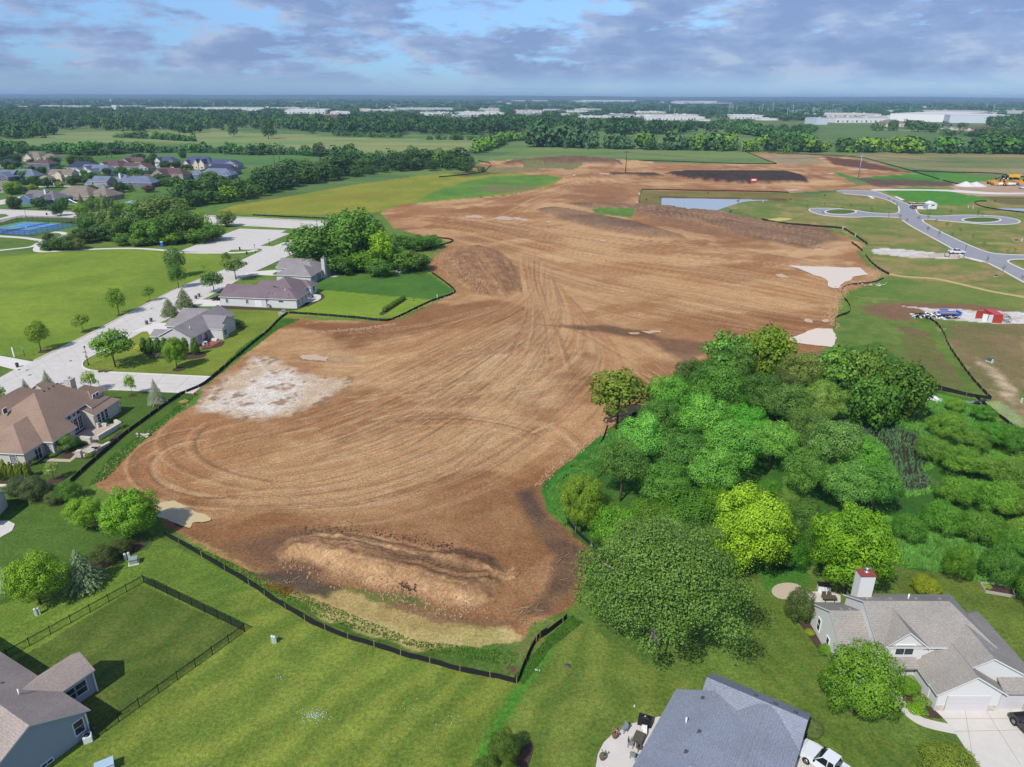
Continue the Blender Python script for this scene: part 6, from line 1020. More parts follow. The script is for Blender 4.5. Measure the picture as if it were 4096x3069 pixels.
# subdivision trees
SB = [('e1', 70, 230, 60, 300, DK), ('e1', 280, 330, 170, 190, DK), ('e1', 410, 170, 40, 170, DK), ('e1', 160, 220, 30, 170, DK), ('e1', 430, 610, 460, 170, MD), ('e1', 430, 500, 400, 150, (90, 140, 44)), ('e1', 590, 480, 370, 110, DK), ('e1', 640, 710, 560, 130, DK), ('e1', 430, 740, 610, 170, DK), ('e1', 240, 860, 660, 270, (96, 146, 44)), ('e1', 840, 750, 570, 210, DK), ('e1', 910, 620, 510, 110, DK), ('e1', 970, 380, 200, 170, DK), ('e1', 1110, 630, 480, 120, DK), ('e1', 1230, 560, 420, 150, DK), ('e1', 1290, 700, 560, 170, DK), ('e1', 1400, 650, 530, 200, MD), ('e1', 1310, 340, 210, 190, DK), ('e1', 1440, 310, 200, 120, DK), ('e1', 1540, 320, 210, 80, DK), ('e1', 1640, 380, 260, 110, DK), ('e1', 1700, 400, 310, 80, DK), ('e1', 1690, 590, 500, 240, (84, 134, 46)), ('e1', 1900, 540, 420, 130, DK), ('e1', 2150, 540, 400, 160, MD), ('e1', 270, 1120, 930, 210, DK), ('e1', 730, 1125, 920, 230, DK), ('e1', 690, 1000, 910, 120, MD), ('e1', 1030, 1245, 1010, 200, DK), ('e1', 1130, 1130, 940, 160, (66, 120, 44)), ('e1', 1455, 1260, 1050, 230, (92, 128, 48)), ('e1', 1680, 1165, 950, 240, (66, 108, 46)), ('e1', 2105, 1180, 1000, 210, (88, 134, 44)), ('e1', 1930, 1230, 1080, 220, (72, 104, 66)), ('e1', 1880, 900, 780, 100, (90, 66, 66)), ('e1', 2120, 830, 670, 170, DK), ('e1', 2170, 890, 800, 80, DK), ('e1', 570, 800, 720, 160, (112, 148, 50)), ('e1', 1060, 740, 660, 150, (120, 150, 70)), ('e1', 180, 970, 900, 90, (120, 140, 90)), ('e1', 190, 860, 810, 80, (130, 146, 90)),
 ('e2', 460, 280, 170, 180, DK), ('e2', 740, 290, 150, 120, DK), ('e2', 650, 430, 260, 190, DK), ('e2', 950, 420, 280, 210, DK), ('e2', 1140, 410, 300, 130, DK), ('e2', 1310, 430, 350, 150, DK), ('e2', 160, 500, 400, 170, MD), ('e2', 400, 560, 410, 230, MD), ('e2', 640, 590, 460, 190, DK), ('e2', 820, 700, 530, 200, DK), ('e2', 980, 720, 590, 220, (72, 112, 52)), ('e2', 1140, 660, 550, 100, (84, 60, 68)), ('e2', 640, 700, 630, 90, DK), ('e2', 660, 825, 720, 180, (88, 70, 66)), ('e2', 1750, 610, 480, 200, (84, 118, 64)), ('e2', 1470, 700, 620, 100, DK), ('e2', 1200, 520, 470, 90, (70, 50, 56)), ('e2', 120, 780, 660, 180, MD), ('e2', 250, 780, 720, 120, MD), ('e2', 2190, 400, 330, 60, DK)]
for i, (c_, x, b_, t_, w, c) in enumerate(SB):
 px, pb = pc(c_, x, b_); _, pt = pc(c_, x, t_); tT(px, pt-3, pb+1.5, w/CR[c_][2]*.54*1.28, 'full' if i % 2 else 'full2', tuple(int(v_*.92) for v_ in c), 'garden tree among the subdivision houses' if b_ < 1100 or c_ == 'e2' else 'street tree along the road behind the tennis court', 'subdivision garden trees' if b_ < 1100 or c_ == 'e2' else 'street trees by the tennis court')
rr = random.Random(21)
for i in range(46):
 x = rr.uniform(0, 500); y = 372+rr.uniform(-28, 50)-(x-250)*.02; w = rr.uniform(12, 24); q = at(x, y)
 tT(x, y-w*.9, y, w, 'full' if i % 2 else 'full2', rr.choice((DK, DK, (58, 92, 44), (72, 110, 46))), 'garden tree among the subdivision houses', 'subdivision garden trees')
for c_, x, b_, t_, w in (('e1', 1440, 1030, 850, 110), ('e1', 1640, 1010, 860, 120), ('e1', 1810, 1010, 850, 130), ('e2', 340, 820, 650, 130), ('e2', 1560, 640, 490, 110), ('e2', 1280, 750, 640, 90), ('e2', 1230, 750, 650, 90), ('e1', 680, 1000, 920, 100)):
 px, pb = pc(c_, x, b_); _, pt = pc(c_, x, t_); tT(px, pt, pb, w/CR[c_][2]*.54, 'spruce', (66, 92, 66), 'spruce in a subdivision back garden', 'subdivision spruces', name='spruce', cat='conifer')
# belt of dark trees from the subdivision to the meadow
rr = random.Random(9); BELT = [(395, 455), (430, 445), (470, 440), (520, 435), (560, 425), (600, 415), (640, 405), (680, 395), (730, 388), (780, 380), (830, 374), (880, 370), (930, 370), (980, 368), (1010, 370)]
for i in range(64):
 t = i/63*(len(BELT)-1); k = min(int(t), len(BELT)-2); f = t-k; x = BELT[k][0]*(1-f)+BELT[k+1][0]*f; y = BELT[k][1]*(1-f)+BELT[k+1][1]*f; row = i % 3; y -= row*6*(1.2-t/20); hh = (30 if x < 640 else 34 if x < 760 else 24)*(.7+.6*rr.random())*(1+row*.25)
 tT(x+rr.uniform(-8, 8), y-hh, y-1, hh*1.25, rr.choice(('mid', 'mid2', 'mid')), rr.choice(((44, 76, 40), (50, 84, 42), (58, 92, 44), (40, 70, 40)) if x > 560 else ((58, 96, 42), (84, 124, 44), (64, 100, 44), (50, 84, 42))), 'dark tree in the belt between the subdivision and the meadow', 'tree belt above the meadow')
for x, t_, b_, w, c in ((690, 305, 340, 30, DK), (755, 308, 340, 30, DK), (893, 312, 350, 32, (76, 108, 62)), (955, 318, 362, 46, (80, 116, 50)), (936, 322, 350, 30, DK), (895, 340, 366, 40, (70, 108, 48)), (760, 320, 345, 24, MD), (1010, 350, 372, 30, DK), (1040, 358, 372, 20, MD)): tT(x, t_, b_, w, 'mid', c, 'single tree rising above the belt by the power line', 'single trees above the belt')
# hedgerows across the fields: (points, height m, spacing m, colours)
HED = []
def hedge(P, h, step, label, group, cols=(DK, MD, (58, 92, 50)), spread=5, seed=0, wmul=.75):
 rr = random.Random(seed); P = [at(*p) for p in P]
 for a, b in zip(P[:-1], P[1:]):
  L = (b-a).length; k = max(1, int(L/step*3.2))
  for i in range(k):
   q = a.lerp(b, (i+rr.random())/k); hh = h*rr.choice((.45, .6, .8, 1.0, 1.25)); HED.append((q.x+rr.uniform(-spread, spread), q.y+rr.uniform(-spread, spread), hh, max(3.5, hh*wmul*rr.uniform(.7, 1.1)), rr.choice(cols)))
hedge([(465, 281), (560, 285), (640, 291), (800, 293)][:0] or [(255, 297), (330, 300), (425, 306)], 8, 10, 'hedgerow tree in the middle of the tan field, upper left', 'field hedgerow in the left fields', seed=1)
hedge([(-10, 322), (60, 325), (180, 330), (280, 330), (480, 330), (560, 336)], 9, 10.5, 'hedgerow tree behind the subdivision', 'hedgerow behind the subdivision', seed=2); hedge([(500, 334), (620, 334), (760, 342), (880, 352)], 9, 11, 'hedgerow tree right of the subdivision toward the belt', 'hedgerow toward the belt', seed=3)
hedge([(100, 330), (200, 335), (290, 330)], 13, 15, 'taller hedgerow tree behind the left houses', 'hedgerow behind the subdivision', seed=4, spread=12)
hedge([(715, 293), (860, 298)], 9, 16, 'clump tree right of the tan field', 'field clumps', seed=5); hedge([(920, 302), (1040, 303)], 8, 16, 'clump tree further right of the tan field', 'field clumps', seed=6)
hedge([(1020, 332), (1060, 318), (1085, 305), (1180, 303)], 11, 12, 'light green hedgerow tree leading away from the belt', 'light green hedgerow', cols=((84, 120, 50), (92, 128, 46), (76, 108, 50)), seed=7)
hedge([(1160, 318), (1200, 318), (1260, 320)], 24, 17, 'tall grey green tree in the long far hedge, left clump', 'long far hedge left clump', cols=((66, 96, 64), (58, 88, 56)), seed=8, spread=10)
hedge([(1280, 320), (1400, 323), (1500, 324), (1600, 325)], 17, 15, 'tree in the long far hedge, middle part', 'long far hedge middle', cols=((66, 96, 64), (58, 88, 50), (84, 116, 46)), seed=9, spread=14)
hedge([(1600, 326), (1720, 328), (1840, 328), (1950, 330)], 14, 13, 'tree in the long far hedge, right part', 'long far hedge right', cols=((58, 90, 46), (92, 124, 44), (66, 96, 60)), seed=10, spread=16)
hedge([(1950, 330), (2080, 331), (2230, 332)], 16, 15, 'tree in the far hedge around the grey barn', 'far hedge round the barn', cols=(DK, MD, (52, 84, 44)), seed=11, spread=10)
hedge([(1590, 285), (1660, 298), (1760, 318)], 13, 20, 'tree in the diagonal hedge toward the warehouses', 'diagonal hedge', seed=12, spread=8)
for x, t_, b_, w, c in ((1843, 300, 316, 14, DK), (1910, 303, 325, 16, (66, 96, 60)), (1555, 297, 325, 20, DK), (1880, 308, 330, 24, DK), (590, 278, 291, 20, DK), (675, 277, 289, 14, DK), (505, 262, 295, 22, DK), (580, 252, 300, 32, DK)): tT(x, t_, b_, w, 'mid', c, 'single far tree standing out above its hedge', 'single far trees')
# planted saplings along the new streets
SP = [('c8', 335, 410, 345), ('c8', 487, 372, 340), ('c8', 637, 402, 375), ('c8', 713, 385, 345), ('c8', 890, 432, 370), ('c8', 470, 445, 415), ('c8', 1108, 400, 345), ('c8', 1085, 345, 322), ('c8', 1040, 322, 298), ('c8', 1285, 365, 325), ('c8', 1140, 480, 445), ('c8', 1200, 515, 480), ('c8', 1300, 500, 455), ('c8', 1380, 490, 450), ('c8', 1450, 525, 480), ('c8', 1545, 560, 505), ('c8', 1375, 600, 540), ('c8', 1475, 640, 580), ('c8', 1590, 640, 600), ('c8', 1655, 600, 560), ('c8', 1765, 660, 605), ('c8', 1865, 720, 670), ('c8', 2128, 780, 730), ('c8', 2070, 785, 740), ('c8', 1890, 870, 800), ('c8', 2030, 945, 880), ('c8', 1810, 460, 400), ('c8', 1850, 470, 425), ('c8', 1575, 440, 395), ('c8', 2195, 1010, 970), ('c8', 1320, 445, 420)]
for c_, x, b_, t_ in SP:
 px, pb = pc(c_, x, b_); _, pt = pc(c_, x, t_); tT(px, pt, pb, 8, 'sapling', (76, 104, 50), 'newly planted sapling beside the new asphalt streets', 'saplings along the new streets')
for c_, x, b_, t_, w in (('c8', 490, 290, 268, 16), ('c8', 195, 322, 302, 16), ('e4', 1490, 783, 728, 54), ('e7', 1022, 333, 288, 30), ('e7', 1422, 655, 603, 44), ('c3', 1160, 975, 950, 18)):
 px, pb = pc(c_, x, b_); _, pt = pc(c_, x, t_); tT(px, pt, pb, w/CR[c_][2]*.54, 'spruce', (52, 74, 48), 'small dark conifer planted near the ponds', 'small conifers near the ponds', name='conifer', cat='conifer')
px, pb = pc('e7', 1555, 505); tT(px, pc('e7', 0, 425)[1], pb, 10, 'sapling', (70, 90, 80), 'slim young tree on the point of the square pond')
# far woods: canopies no one could count
def wood(name, label, zones, seed=0, cols=((44, 74, 42), (54, 86, 46), (66, 98, 50)), spots=()):
 rg = np.random.default_rng(seed); Vs, Fs, Cs = [], [], []; nb = 0
 pr = [PROTO['far'][0], PROTO['far2'][0]]; geo = []
 for me in pr:
  co = np.empty(len(me.vertices)*3, np.float32); me.vertices.foreach_get('co', co); geo.append(co.reshape(-1, 4, 3))
 def hides(x, y, h, r):
  """keep clearings where the photo shows buildings over the trees"""
  d = Vector((x, y, h*.9-CAM_H)); zc = d.dot(FW); px = IW/2+d.dot(CX)/zc*FPX; py = IH/2-d.dot(CY)/zc*FPX; w = r/zc*FPX
  for (a, b, t, yb, y1) in SPANS:
   if a-w*.5 < px < b+w*.5 and y < y1 and py < yb-.6 and (y > y1-260 or py > t-14): return True
  return False
 def put(g, x, y, h, r, c):
  if SPANS and hides(x, y, h, r): return
  a = rg.uniform(0, 6.28); sub = g[rg.random(len(g)) < .92]; X = sub[..., 0]*r; Y = sub[..., 1]*r; Z_ = (sub[..., 2]+.6)*h*.66
  Vs.append(np.stack([X*math.cos(a)-Y*math.sin(a)+x, X*math.sin(a)+Y*math.cos(a)+y, Z_], -1).reshape(-1, 3)); c = np.array(alb(*c))*rg.uniform(1.3, 2.0)*np.array([1.06, 1, .85]); Cs.append(np.tile(np.r_[c, 1], (len(sub)*4, 1)))
 for (x, y, h, r, c) in spots: put(geo[rg.integers(2)], x, y, h, r, c)
 for (P, n, h0, h1, r0, r1) in zones:
  P = [at(*p) for p in P]; T = tessellate_polygon([P]); A = np.array([abs((P[b]-P[a]).cross(P[c]-P[a]).z) for a, b, c in T]); A = A/A.sum()
  # denser close to the viewer edge so that trees stay about as far apart as they look
  for k in range(n):
   t = T[rg.choice(len(T), p=A)]; u, v = rg.random(2); 
   if u+v > 1: u, v = 1-u, 1-v
   q = P[t[0]]*(1-u-v)+P[t[1]]*u+P[t[2]]*v; put(geo[rg.integers(2)], q.x, q.y, rg.uniform(h0, h1), rg.uniform(r0, r1), cols[rg.integers(len(cols))])
 V = np.concatenate(Vs); F = np.arange(len(V)).reshape(-1, 4); me = mesh_np(name, V, F, [M_WOOD]); a = me.color_attributes.new('soil', 'FLOAT_COLOR', 'POINT'); a.data.foreach_set('color', np.concatenate(Cs).astype(np.float32).ravel())
 return tag(link(bpy.data.objects.new(name, me)), label, 'woodland', None, 'stuff')
SPANS = []
M_WOOD = mat('far_foliage', (.05, .08, .04), .9, .1); _a = M_WOOD.node_tree.nodes.new('ShaderNodeAttribute'); _a.attribute_name = 'soil'; M_WOOD.node_tree.links.new(_a.outputs['Color'], M_WOOD.node_tree.nodes['Principled BSDF'].inputs['Base Color'])
# ------------------------------------------------------------------ fences
M_SILT = mat('silt_fabric', (.012, .012, .014), .75, .3); M_STAKE = mat('wood_stake', alb(176, 152, 120), .9); M_BLACK = mat('black_metal', (.015, .015, .017), .5, .4)
M_CHAIN = mat('chain_mesh', (.03, .035, .04), .6, .3, alpha=.28)
def silt(label, P, h=.75, step=3.0, far=False, raw=False):
 P = P if raw else [(p[0], p[1]) for p in P]; P = smooth(P, 1); Q = []
 for a, b in zip(P[:-1], P[1:]):
  L = math.hypot(b[0]-a[0], b[1]-a[1]); k = max(1, int(L/1.5))
  for i in range(k): Q.append((a[0]+(b[0]-a[0])*i/k, a[1]+(b[1]-a[1])*i/k))
 Q.append(P[-1]); rr = random.Random(len(Q)); t = empty('silt_fence', (Q[0][0], Q[0][1], 0), 0, label, 'silt fence', 'silt fences'); V = []; F = []; o = Q[0]
 for i, q in enumerate(Q):
  a = Q[max(0, i-1)]; b = Q[min(len(Q)-1, i+1)]; L = math.hypot(b[0]-a[0], b[1]-a[1])+1e-6; n = (-(b[1]-a[1])/L, (b[0]-a[0])/L); w = rr.uniform(-.07, .07); g = max(0, gz(*q)) if not far else 0; hh = h*rr.uniform(.88, 1.05)
  for s_, z in ((w+.02, -.3), (w*.5+.02, g+hh), (w*.5-.02, g+hh), (w-.02, -.3)): V.append((q[0]-o[0]+n[0]*s_, q[1]-o[1]+n[1]*s_, z))
 for i in range(len(Q)-1):
  a = i*4; b = a+4; F += [(a, b, b+1, a+1), (a+1, b+1, b+2, a+2), (a+2, b+2, b+3, a+3)]
 MB().add(V, F).build('fabric', M_SILT, t)
 acc = 0; n = 0; me = None
 for i in range(1, len(Q)):
  acc += math.hypot(Q[i][0]-Q[i-1][0], Q[i][1]-Q[i-1][1])
  if acc >= step and n < 100:
   acc = 0; n += 1; q = Q[i]; k = .1
   if me is None:
    s_ = MB().box((0, 0, .35), (.07, .05, 1.3)).build('stake', M_STAKE, t); me = s_.data
   else: s_ = link(bpy.data.objects.new('stake', me), t)
   a = Q[i-1]; L = math.hypot(q[0]-a[0], q[1]-a[1])+1e-6; s_.location = (q[0]-o[0]+(q[1]-a[1])/L*.08*1, q[1]-o[1]-(q[0]-a[0])/L*.08, max(0, gz(*q)) if not far else 0); s_.rotation_euler = (rr.uniform(-.06, .06), rr.uniform(-.06, .06), rr.random())
X = lambda n, L: pts(n, L)
silt('black silt fence from the brown roofed house lawn up past the court end', X('d1', [(585, 1100), (640, 1050), (760, 940), (900, 820), (1050, 690), (1300, 510), (1480, 380)])+X('c5', [(1600, 1560), (1750, 1500), (1850, 1420), (2000, 1290), (2212, 1110)])+X('c6', [(100, 1035), (200, 925), (275, 872)]))
silt('black silt fence wrapping the two bright green lawns beside the bare earth', X('c6', [(285, 872), (800, 908), (1090, 940), (1150, 940), (1250, 900), (1350, 850), (1480, 785), (1600, 742), (1700, 712), (1727, 682), (1640, 610), (1520, 525)]))
silt('black silt fence round the point of the thicket', X('c6', [(1350, 348), (1450, 322), (1600, 288), (1712, 252), (1690, 236), (1570, 222)]))
silt('long curved black silt fence along the big foreground lawn', GP([(356, 1156), (400, 1182), (450, 1210), (500, 1240), (553, 1272)])+X('d3', [(85, 503), (185, 560), (270, 612), (360, 668), (450, 710), (560, 752), (655, 785), (780, 822), (905, 862), (1020, 900), (1155, 935), (1300, 975), (1430, 1008), (1575, 1038), (1690, 1058), (1786, 1085)]), .8)
silt('black silt fence climbing from the lawn corner to the big oak', X('d3', [(1790, 1080), (1835, 960), (1870, 872), (1925, 780), (2011, 722)])+X('d4', [(95, 690), (185, 630), (320, 525)]), .8)
silt('short black silt fence at the left tip of the thicket', X('d6', [(305, 1445), (400, 1555), (520, 1660)])+X('d4', [(620, 70)])); silt('thin black silt fence below the lone tree', X('d6', [(605, 745), (580, 832), (520, 942), (508, 1000)]), .6); silt('bit of black silt fence behind the lone tree', X('d6', [(790, 668), (850, 650), (900, 640)]), .7)
silt('black silt fence above the torn up slope at the right', X('c8', [(-60, 515), (0, 520), (300, 547), (620, 570), (665, 582), (760, 642), (862, 714)]), 1.0, 4); silt('short black silt fence in the weeds above the white puddle', X('c8', [(720, 697), (770, 730), (818, 772)]), .9, 4); silt('black silt fence leading down to the sand path', X('c8', [(840, 802), (870, 850), (950, 922), (1045, 972)]), .9, 4)
silt('low black silt fence below the white puddle', X('c8', [(1000, 1005), (930, 1035), (850, 1048), (700, 1060), (640, 1088), (632, 1140)]), .6, 4); silt('curled black silt fence by the lower puddle', X('c8', [(655, 1182), (690, 1210), (715, 1262), (700, 1308), (620, 1325), (575, 1362), (582, 1430)]), .7, 4)
silt('black silt fence winding down from the debris pile at the right', X('d7', [(1225, 130), (1330, 188), (1392, 268), (1432, 378), (1512, 498), (1600, 618), (1690, 728), (1786, 822)])); silt('double row black silt fence above the marsh meadow', X('d7', [(1790, 826), (1600, 795), (1430, 750), (1245, 705)])); silt('black silt fence along the right edge above the marsh', X('d7', [(1655, 802), (1720, 862), (1900, 1004), (2063, 1134), (2320, 1320)])); silt('front row of the double silt fence above the marsh', X('d7', [(1240, 728), (1420, 758), (1640, 806)]), .6); silt('bit of silt fence between the trees behind the marsh', X('d7', [(230, 532), (310, 548)]))
silt('far silt fence along the top edge of the stripped field', X('c3', [(1130, 634), (1450, 642), (1800, 657), (2212, 664)])+X('c4', [(75, 662)]), .85, 8, True); silt('far silt fence around the seeded corner', X('c3', [(2030, 562), (2130, 600), (2212, 637)])+X('c4', [(75, 660)]), .85, 8, True)
silt('long far silt fence down the right side of the red soil', X('c4', [(0, 567), (400, 582), (790, 600), (1000, 656), (1240, 722), (1480, 797)]), .85, 8, True); silt('far silt fence along the young crop field at the right', X('c4', [(1245, 722), (1500, 734), (1900, 740), (2080, 757), (2260, 782)]), .85, 8, True); silt('short far silt fence running to the gravel pile', X('c4', [(1510, 805), (1690, 850)]), .85, 6, True)
silt('silt fence round the square pond', X('c3', [(1098, 992), (1112, 900), (1125, 880), (1600, 892), (2212, 902)])+X('c4', [(180, 910)]), .7, 6, True); silt('silt fence round the pond at the right edge', X('c4', [(1890, 985), (1820, 984), (1768, 997), (1850, 1034), (1980, 1058), (2260, 1086)]), .7, 6, True)
silt('far silt fence at the end of the tree belt', X('c2', [(2030, 672), (1970, 737), (1750, 762), (1580, 777)]), .8, 8, True); silt('far silt fence above the seeded corner of the belt', X('c2', [(1920, 634), (2032, 660)])+X('c3', [(-100, 634), (0, 634)])[:0], .8, 8, True); silt('silt fence between the meadow and the road', X('c2', [(-30, 1106), (300, 1122), (640, 1137)]), .8, 5, True)
# black metal fence round the yard
def rail_fence(label, P, h=1.2, step=2.4, chain=()):
 t = empty('metal_fence', (P[0][0], P[0][1], 0), 0, label, 'fence'); o = P[0]; pm = None; np_ = 0
 for s_, (a, b) in enumerate(zip(P[:-1], P[1:])):
  L = math.hypot(b[0]-a[0], b[1]-a[1]); k = max(1, round(L/step)); an = math.atan2(b[1]-a[1], b[0]-a[0]); w = L/k
  for i in range(k+(1 if s_ == len(P)-2 else 0)):
   x = a[0]+(b[0]-a[0])*i/k-o[0]; y = a[1]+(b[1]-a[1])*i/k-o[1]
   if pm is None: q = MB().box((0, 0, h/2+.04), (.08, .08, h+.08)).box((0, 0, h+.11), (.1, .1, .06)).build('post', M_BLACK, t); pm = q.data
   else: q = link(bpy.data.objects.new('post', pm), t)
   q.location = (x, y, 0); q.rotation_euler = (0, 0, an)
   if i == k: break
   b_ = MB()
   for z in (.12, h-.14, h-.02): b_.box((w/2, 0, z), (w, .035, .045))
   for j in range(1, int(w/.13)): b_.box((j*.13, 0, h/2), (.022, .022, h-.1))
   pa = b_.build('picket_panel', M_BLACK, t); pa.location = (x, y, 0); pa.rotation_euler = (0, 0, an)
   if s_ in chain: m_ = MB().box((w/2, .02, h/2), (w, .01, h-.1)).build('wire_mesh', M_CHAIN, pa)
rail_fence('black metal picket fence enclosing the dark green yard at the lower left', X('d2', [(-120, 925), (60, 827), (1098, 250), (1868, 625), (745, 1430), (700, 1400)]), chain=(2,))
# tennis court fence
def court_fence(P, h=3.0, step=3.1):
 t = empty('court_fence', (P[0][0], P[0][1], 0), 0, 'tall dark chain link fence around the blue tennis courts', 'fence'); o = P[0]; pm = None
 for a, b in zip(P[:-1], P[1:]):
  L = math.hypot(b[0]-a[0], b[1]-a[1]); k = max(1, round(L/step)); an = math.atan2(b[1]-a[1], b[0]-a[0])
  for i in range(k):
   q = link(bpy.data.objects.new('post', pm), t) if pm else MB().tube([(0, 0, 0), (0, 0, h)], .06, 6).build('post', M_BLACK, t); pm = q.data; q.location = (a[0]+(b[0]-a[0])*i/k-o[0], a[1]+(b[1]-a[1])*i/k-o[1], 0)
  p_ = MB().box((L/2, 0, h/2), (L, .02, h), 1).box((L/2, 0, h), (L, .06, .06)).build('mesh_panel', [M_BLACK, M_CHAIN], t); p_.location = (a[0]-o[0], a[1]-o[1], 0); p_.rotation_euler = (0, 0, an)
court_fence(X('e5', [(-120, 530), (60, 548), (690, 582), (1190, 472), (1720, 362), (1875, 318), (1200, 272), (500, 250), (40, 345), (-120, 375)]))
for lb, a, b in (('tennis net across the upper blue court', (615, 402), (1085, 307)), ('tennis net across the lower blue court', (70, 515), (550, 418))):
 A = ac('e5', *a); B = ac('e5', *b); t = empty('tennis_net', (A.x, A.y, .06), math.atan2(B.y-A.y, B.x-A.x), lb, 'tennis net', 'tennis nets'); L = (B-A).length
 MB().box((L/2, 0, .5), (L, .03, .85)).build('net', M_CHAIN, t); MB().box((L/2, 0, .96), (L, .05, .07)).build('band', M_LINE, t)
 for x in (0, L): MB().tube([(x, 0, 0), (x, 0, 1.1)], .06, 8).build('post', M_BLACK, t)
# ------------------------------------------------------------------ small utilities and street furniture
M_PED = mat('pedestal_green', alb(196, 214, 200), .5, .4); M_TRF = mat('transformer_green', alb(150, 164, 152), .5, .4); M_DKG = mat('dark_green_box', alb(84, 108, 92), .6)
def pedestal(c_, x, y, label, s=1.0):
 q = ac(c_, x, y); t = empty('utility_pedestal', (q.x, q.y, 0), .4, label, 'utility pedestal', 'utility pedestals'); MB().box((0, 0, .45*s), (.32*s, .3*s, .9*s)).build('body', M_PED, t); MB().lathe((0, 0, .9*s), [(.2*s, 0), (.2*s, .06), (.12*s, .2)], 10).build('cap', M_PED, t)
def transformer(c_, x, y, label, s=1.0, rz=.4, m_=None):
 q = ac(c_, x, y); t = empty('transformer_box', (q.x, q.y, 0), rz, label, 'utility box', 'transformer boxes'); MB().box((0, 0, .05), (1.4*s, 1.3*s, .1)).build('pad', M_CONC2, t); b = MB(); b.box((0, 0, .45*s), (1.1*s, 1.0*s, .75*s), taper=.94); b.build('cabinet', m_ or M_TRF, t); MB().box((0, -.03, .86*s), (1.14*s, 1.06*s, .1)).build('lid', m_ or M_TRF, t)
for c_, x, y, lb in (('d2', 960, 75, 'left pale green pedestal behind the metal fence corner, beside the transformer'), ('d2', 988, 66, 'right pale green pedestal touching the transformer by the bushes'), ('d2', 278, 498, 'shorter pale green pedestal on the lawn below the blue spruce'), ('d2', 302, 488, 'taller pale green pedestal on the lawn below the blue spruce'), ('d3', 116, 803, 'left white green pedestal alone on the big foreground lawn'), ('d3', 132, 808, 'right white green pedestal alone on the big foreground lawn'), ('c6', 202, 890, 'left pedestal beside the silt fence corner under the long house'), ('c6', 216, 888, 'right pedestal beside the silt fence corner under the long house'), ('c6', 1566, 737, 'white pedestal at the corner of the dark green lawn'), ('c8', 645, 578, 'left white pedestal on top of the silt fence bend'), ('c8', 655, 578, 'right white pedestal on top of the silt fence bend'), ('c8', 755, 640, 'pedestal beside the silt fence under the bend'), ('d7', 1797, 525, 'white pedestal right of the dark utility box on the rough lot'), ('e7', 1967, 825, 'left of two white pedestals by the yellow blanket'), ('e7', 1992, 825, 'right of two white pedestals by the yellow blanket'), ('e7', 2000, 484, 'white pedestal on the bank above the square pond'), ('e4', 825, 948, 'white pedestal in the grass left of the far right pond'), ('e4', 940, 960, 'thin white pedestal right of its neighbour near the far right pond'), ('c8', 2192, 682, 'white pedestal at the right edge on the grass'), ('d7', 2040, 850, 'white pedestal at the right edge by the sandy patch')): pedestal(c_, x, y, lb, 1.0 if c_ in ('d2', 'd3', 'c6', 'd7') else 1.3)
transformer('d2', 1022, 100, 'grey green transformer box on the lawn behind the metal fence'); transformer('c6', 240, 868, 'grey transformer box in the mulch of the long pale house'); transformer('c8', 2145, 680, 'dark utility box at the right edge on the grass', m_=M_DKG); transformer('d7', 1780, 508, 'dark green utility box on the rough lot at the right', m_=M_DKG); transformer('c8', 1968, 986, 'flat dark utility box in the grass by the asphalt', .8, m_=M_DKG); transformer('c6', 1362, 768, 'small black box on the bright green lawn', .4, m_=M_BLACK)
q = ac('c5', 153, 1335); M_BIN = mat('bin_brown', alb(112, 98, 88), .8); M_BLID = mat('bin_blue_lid', alb(92, 96, 160), .6); M_GBIN = mat('green_bin', alb(52, 76, 62), .6)
def wbin(c_, x, y, label, lid, name='wheeled_bin', h=1.1, body=None):
 q = ac(c_, x, y); t = empty(name, (q.x, q.y, .05), 1.1, label, 'bin', 'bins'); MB().box((0, 0, h*.46), (.5, .55, h*.92), taper=1.22).build('body', body or M_BIN, t); MB().box((0, 0, h*.96), (.66, .72, .1)).build('lid', lid, t); MB().tube([(-.28, .33, .12), (.28, .33, .12)], .12, 8).build('wheel', M_BLACK, t); MB().tube([(-.25, .40, h*.9), (.25, .40, h*.9)], .03, 6).build('handle', M_BLACK, t)
wbin('c5', 1270, 968, 'blue lidded bin at the kerb, nearest the corner house', M_BLID); wbin('c5', 1308, 945, 'brown bin at the kerb right of the blue lidded one', M_BIN); wbin('c5', 1695, 747, 'brown bin at the kerb near the second driveway', M_BIN); wbin('c5', 1722, 730, 'blue lidded bin at the kerb near the second driveway', M_BLID)
wbin('c1', 405, 1102, 'black bin on the road edge behind the tennis court', M_BLACK, body=M_BLACK)
q = ac('c5', 153, 1338); t = empty('litter_bin', (q.x, q.y, .05), 0, 'round dark green litter bin at the path end, left edge', 'bin'); MB().lathe((0, 0, 0), [(.3, 0), (.36, .5), (.36, .95)], 14).build('drum', M_GBIN, t); MB().lathe((0, 0, .95), [(.4, 0), (.4, .08), (.2, .2)], 14).build('lid', M_BLACK, t)
for c_, x, y, lb in (('c5', 2072, 322, 'dark post mounted bin by the parking lot'), ('c6', 502, 176, 'dark bin where the sidewalk meets the far road'), ('c5', 2133, 362, 'dark post with white top by the parking lot path')): 
 q = ac(c_, x, y); t = empty('litter_bin', (q.x, q.y, 0), 0, lb, 'bin'); MB().lathe((0, 0, 0), [(.28, 0), (.33, 1.0)], 12).build('drum', M_BLACK, t); MB().lathe((0, 0, 1.0), [(.4, 0), (.36, .15), (.1, .22)], 12).build('lid', M_BLACK, t)
M_LGLASS = mat('lamp_glass', alb(150, 156, 160), .2, .5); M_REDS = mat('stop_red', alb(190, 40, 44), .5); M_GRS = mat('street_sign_green', alb(84, 160, 132), .5)
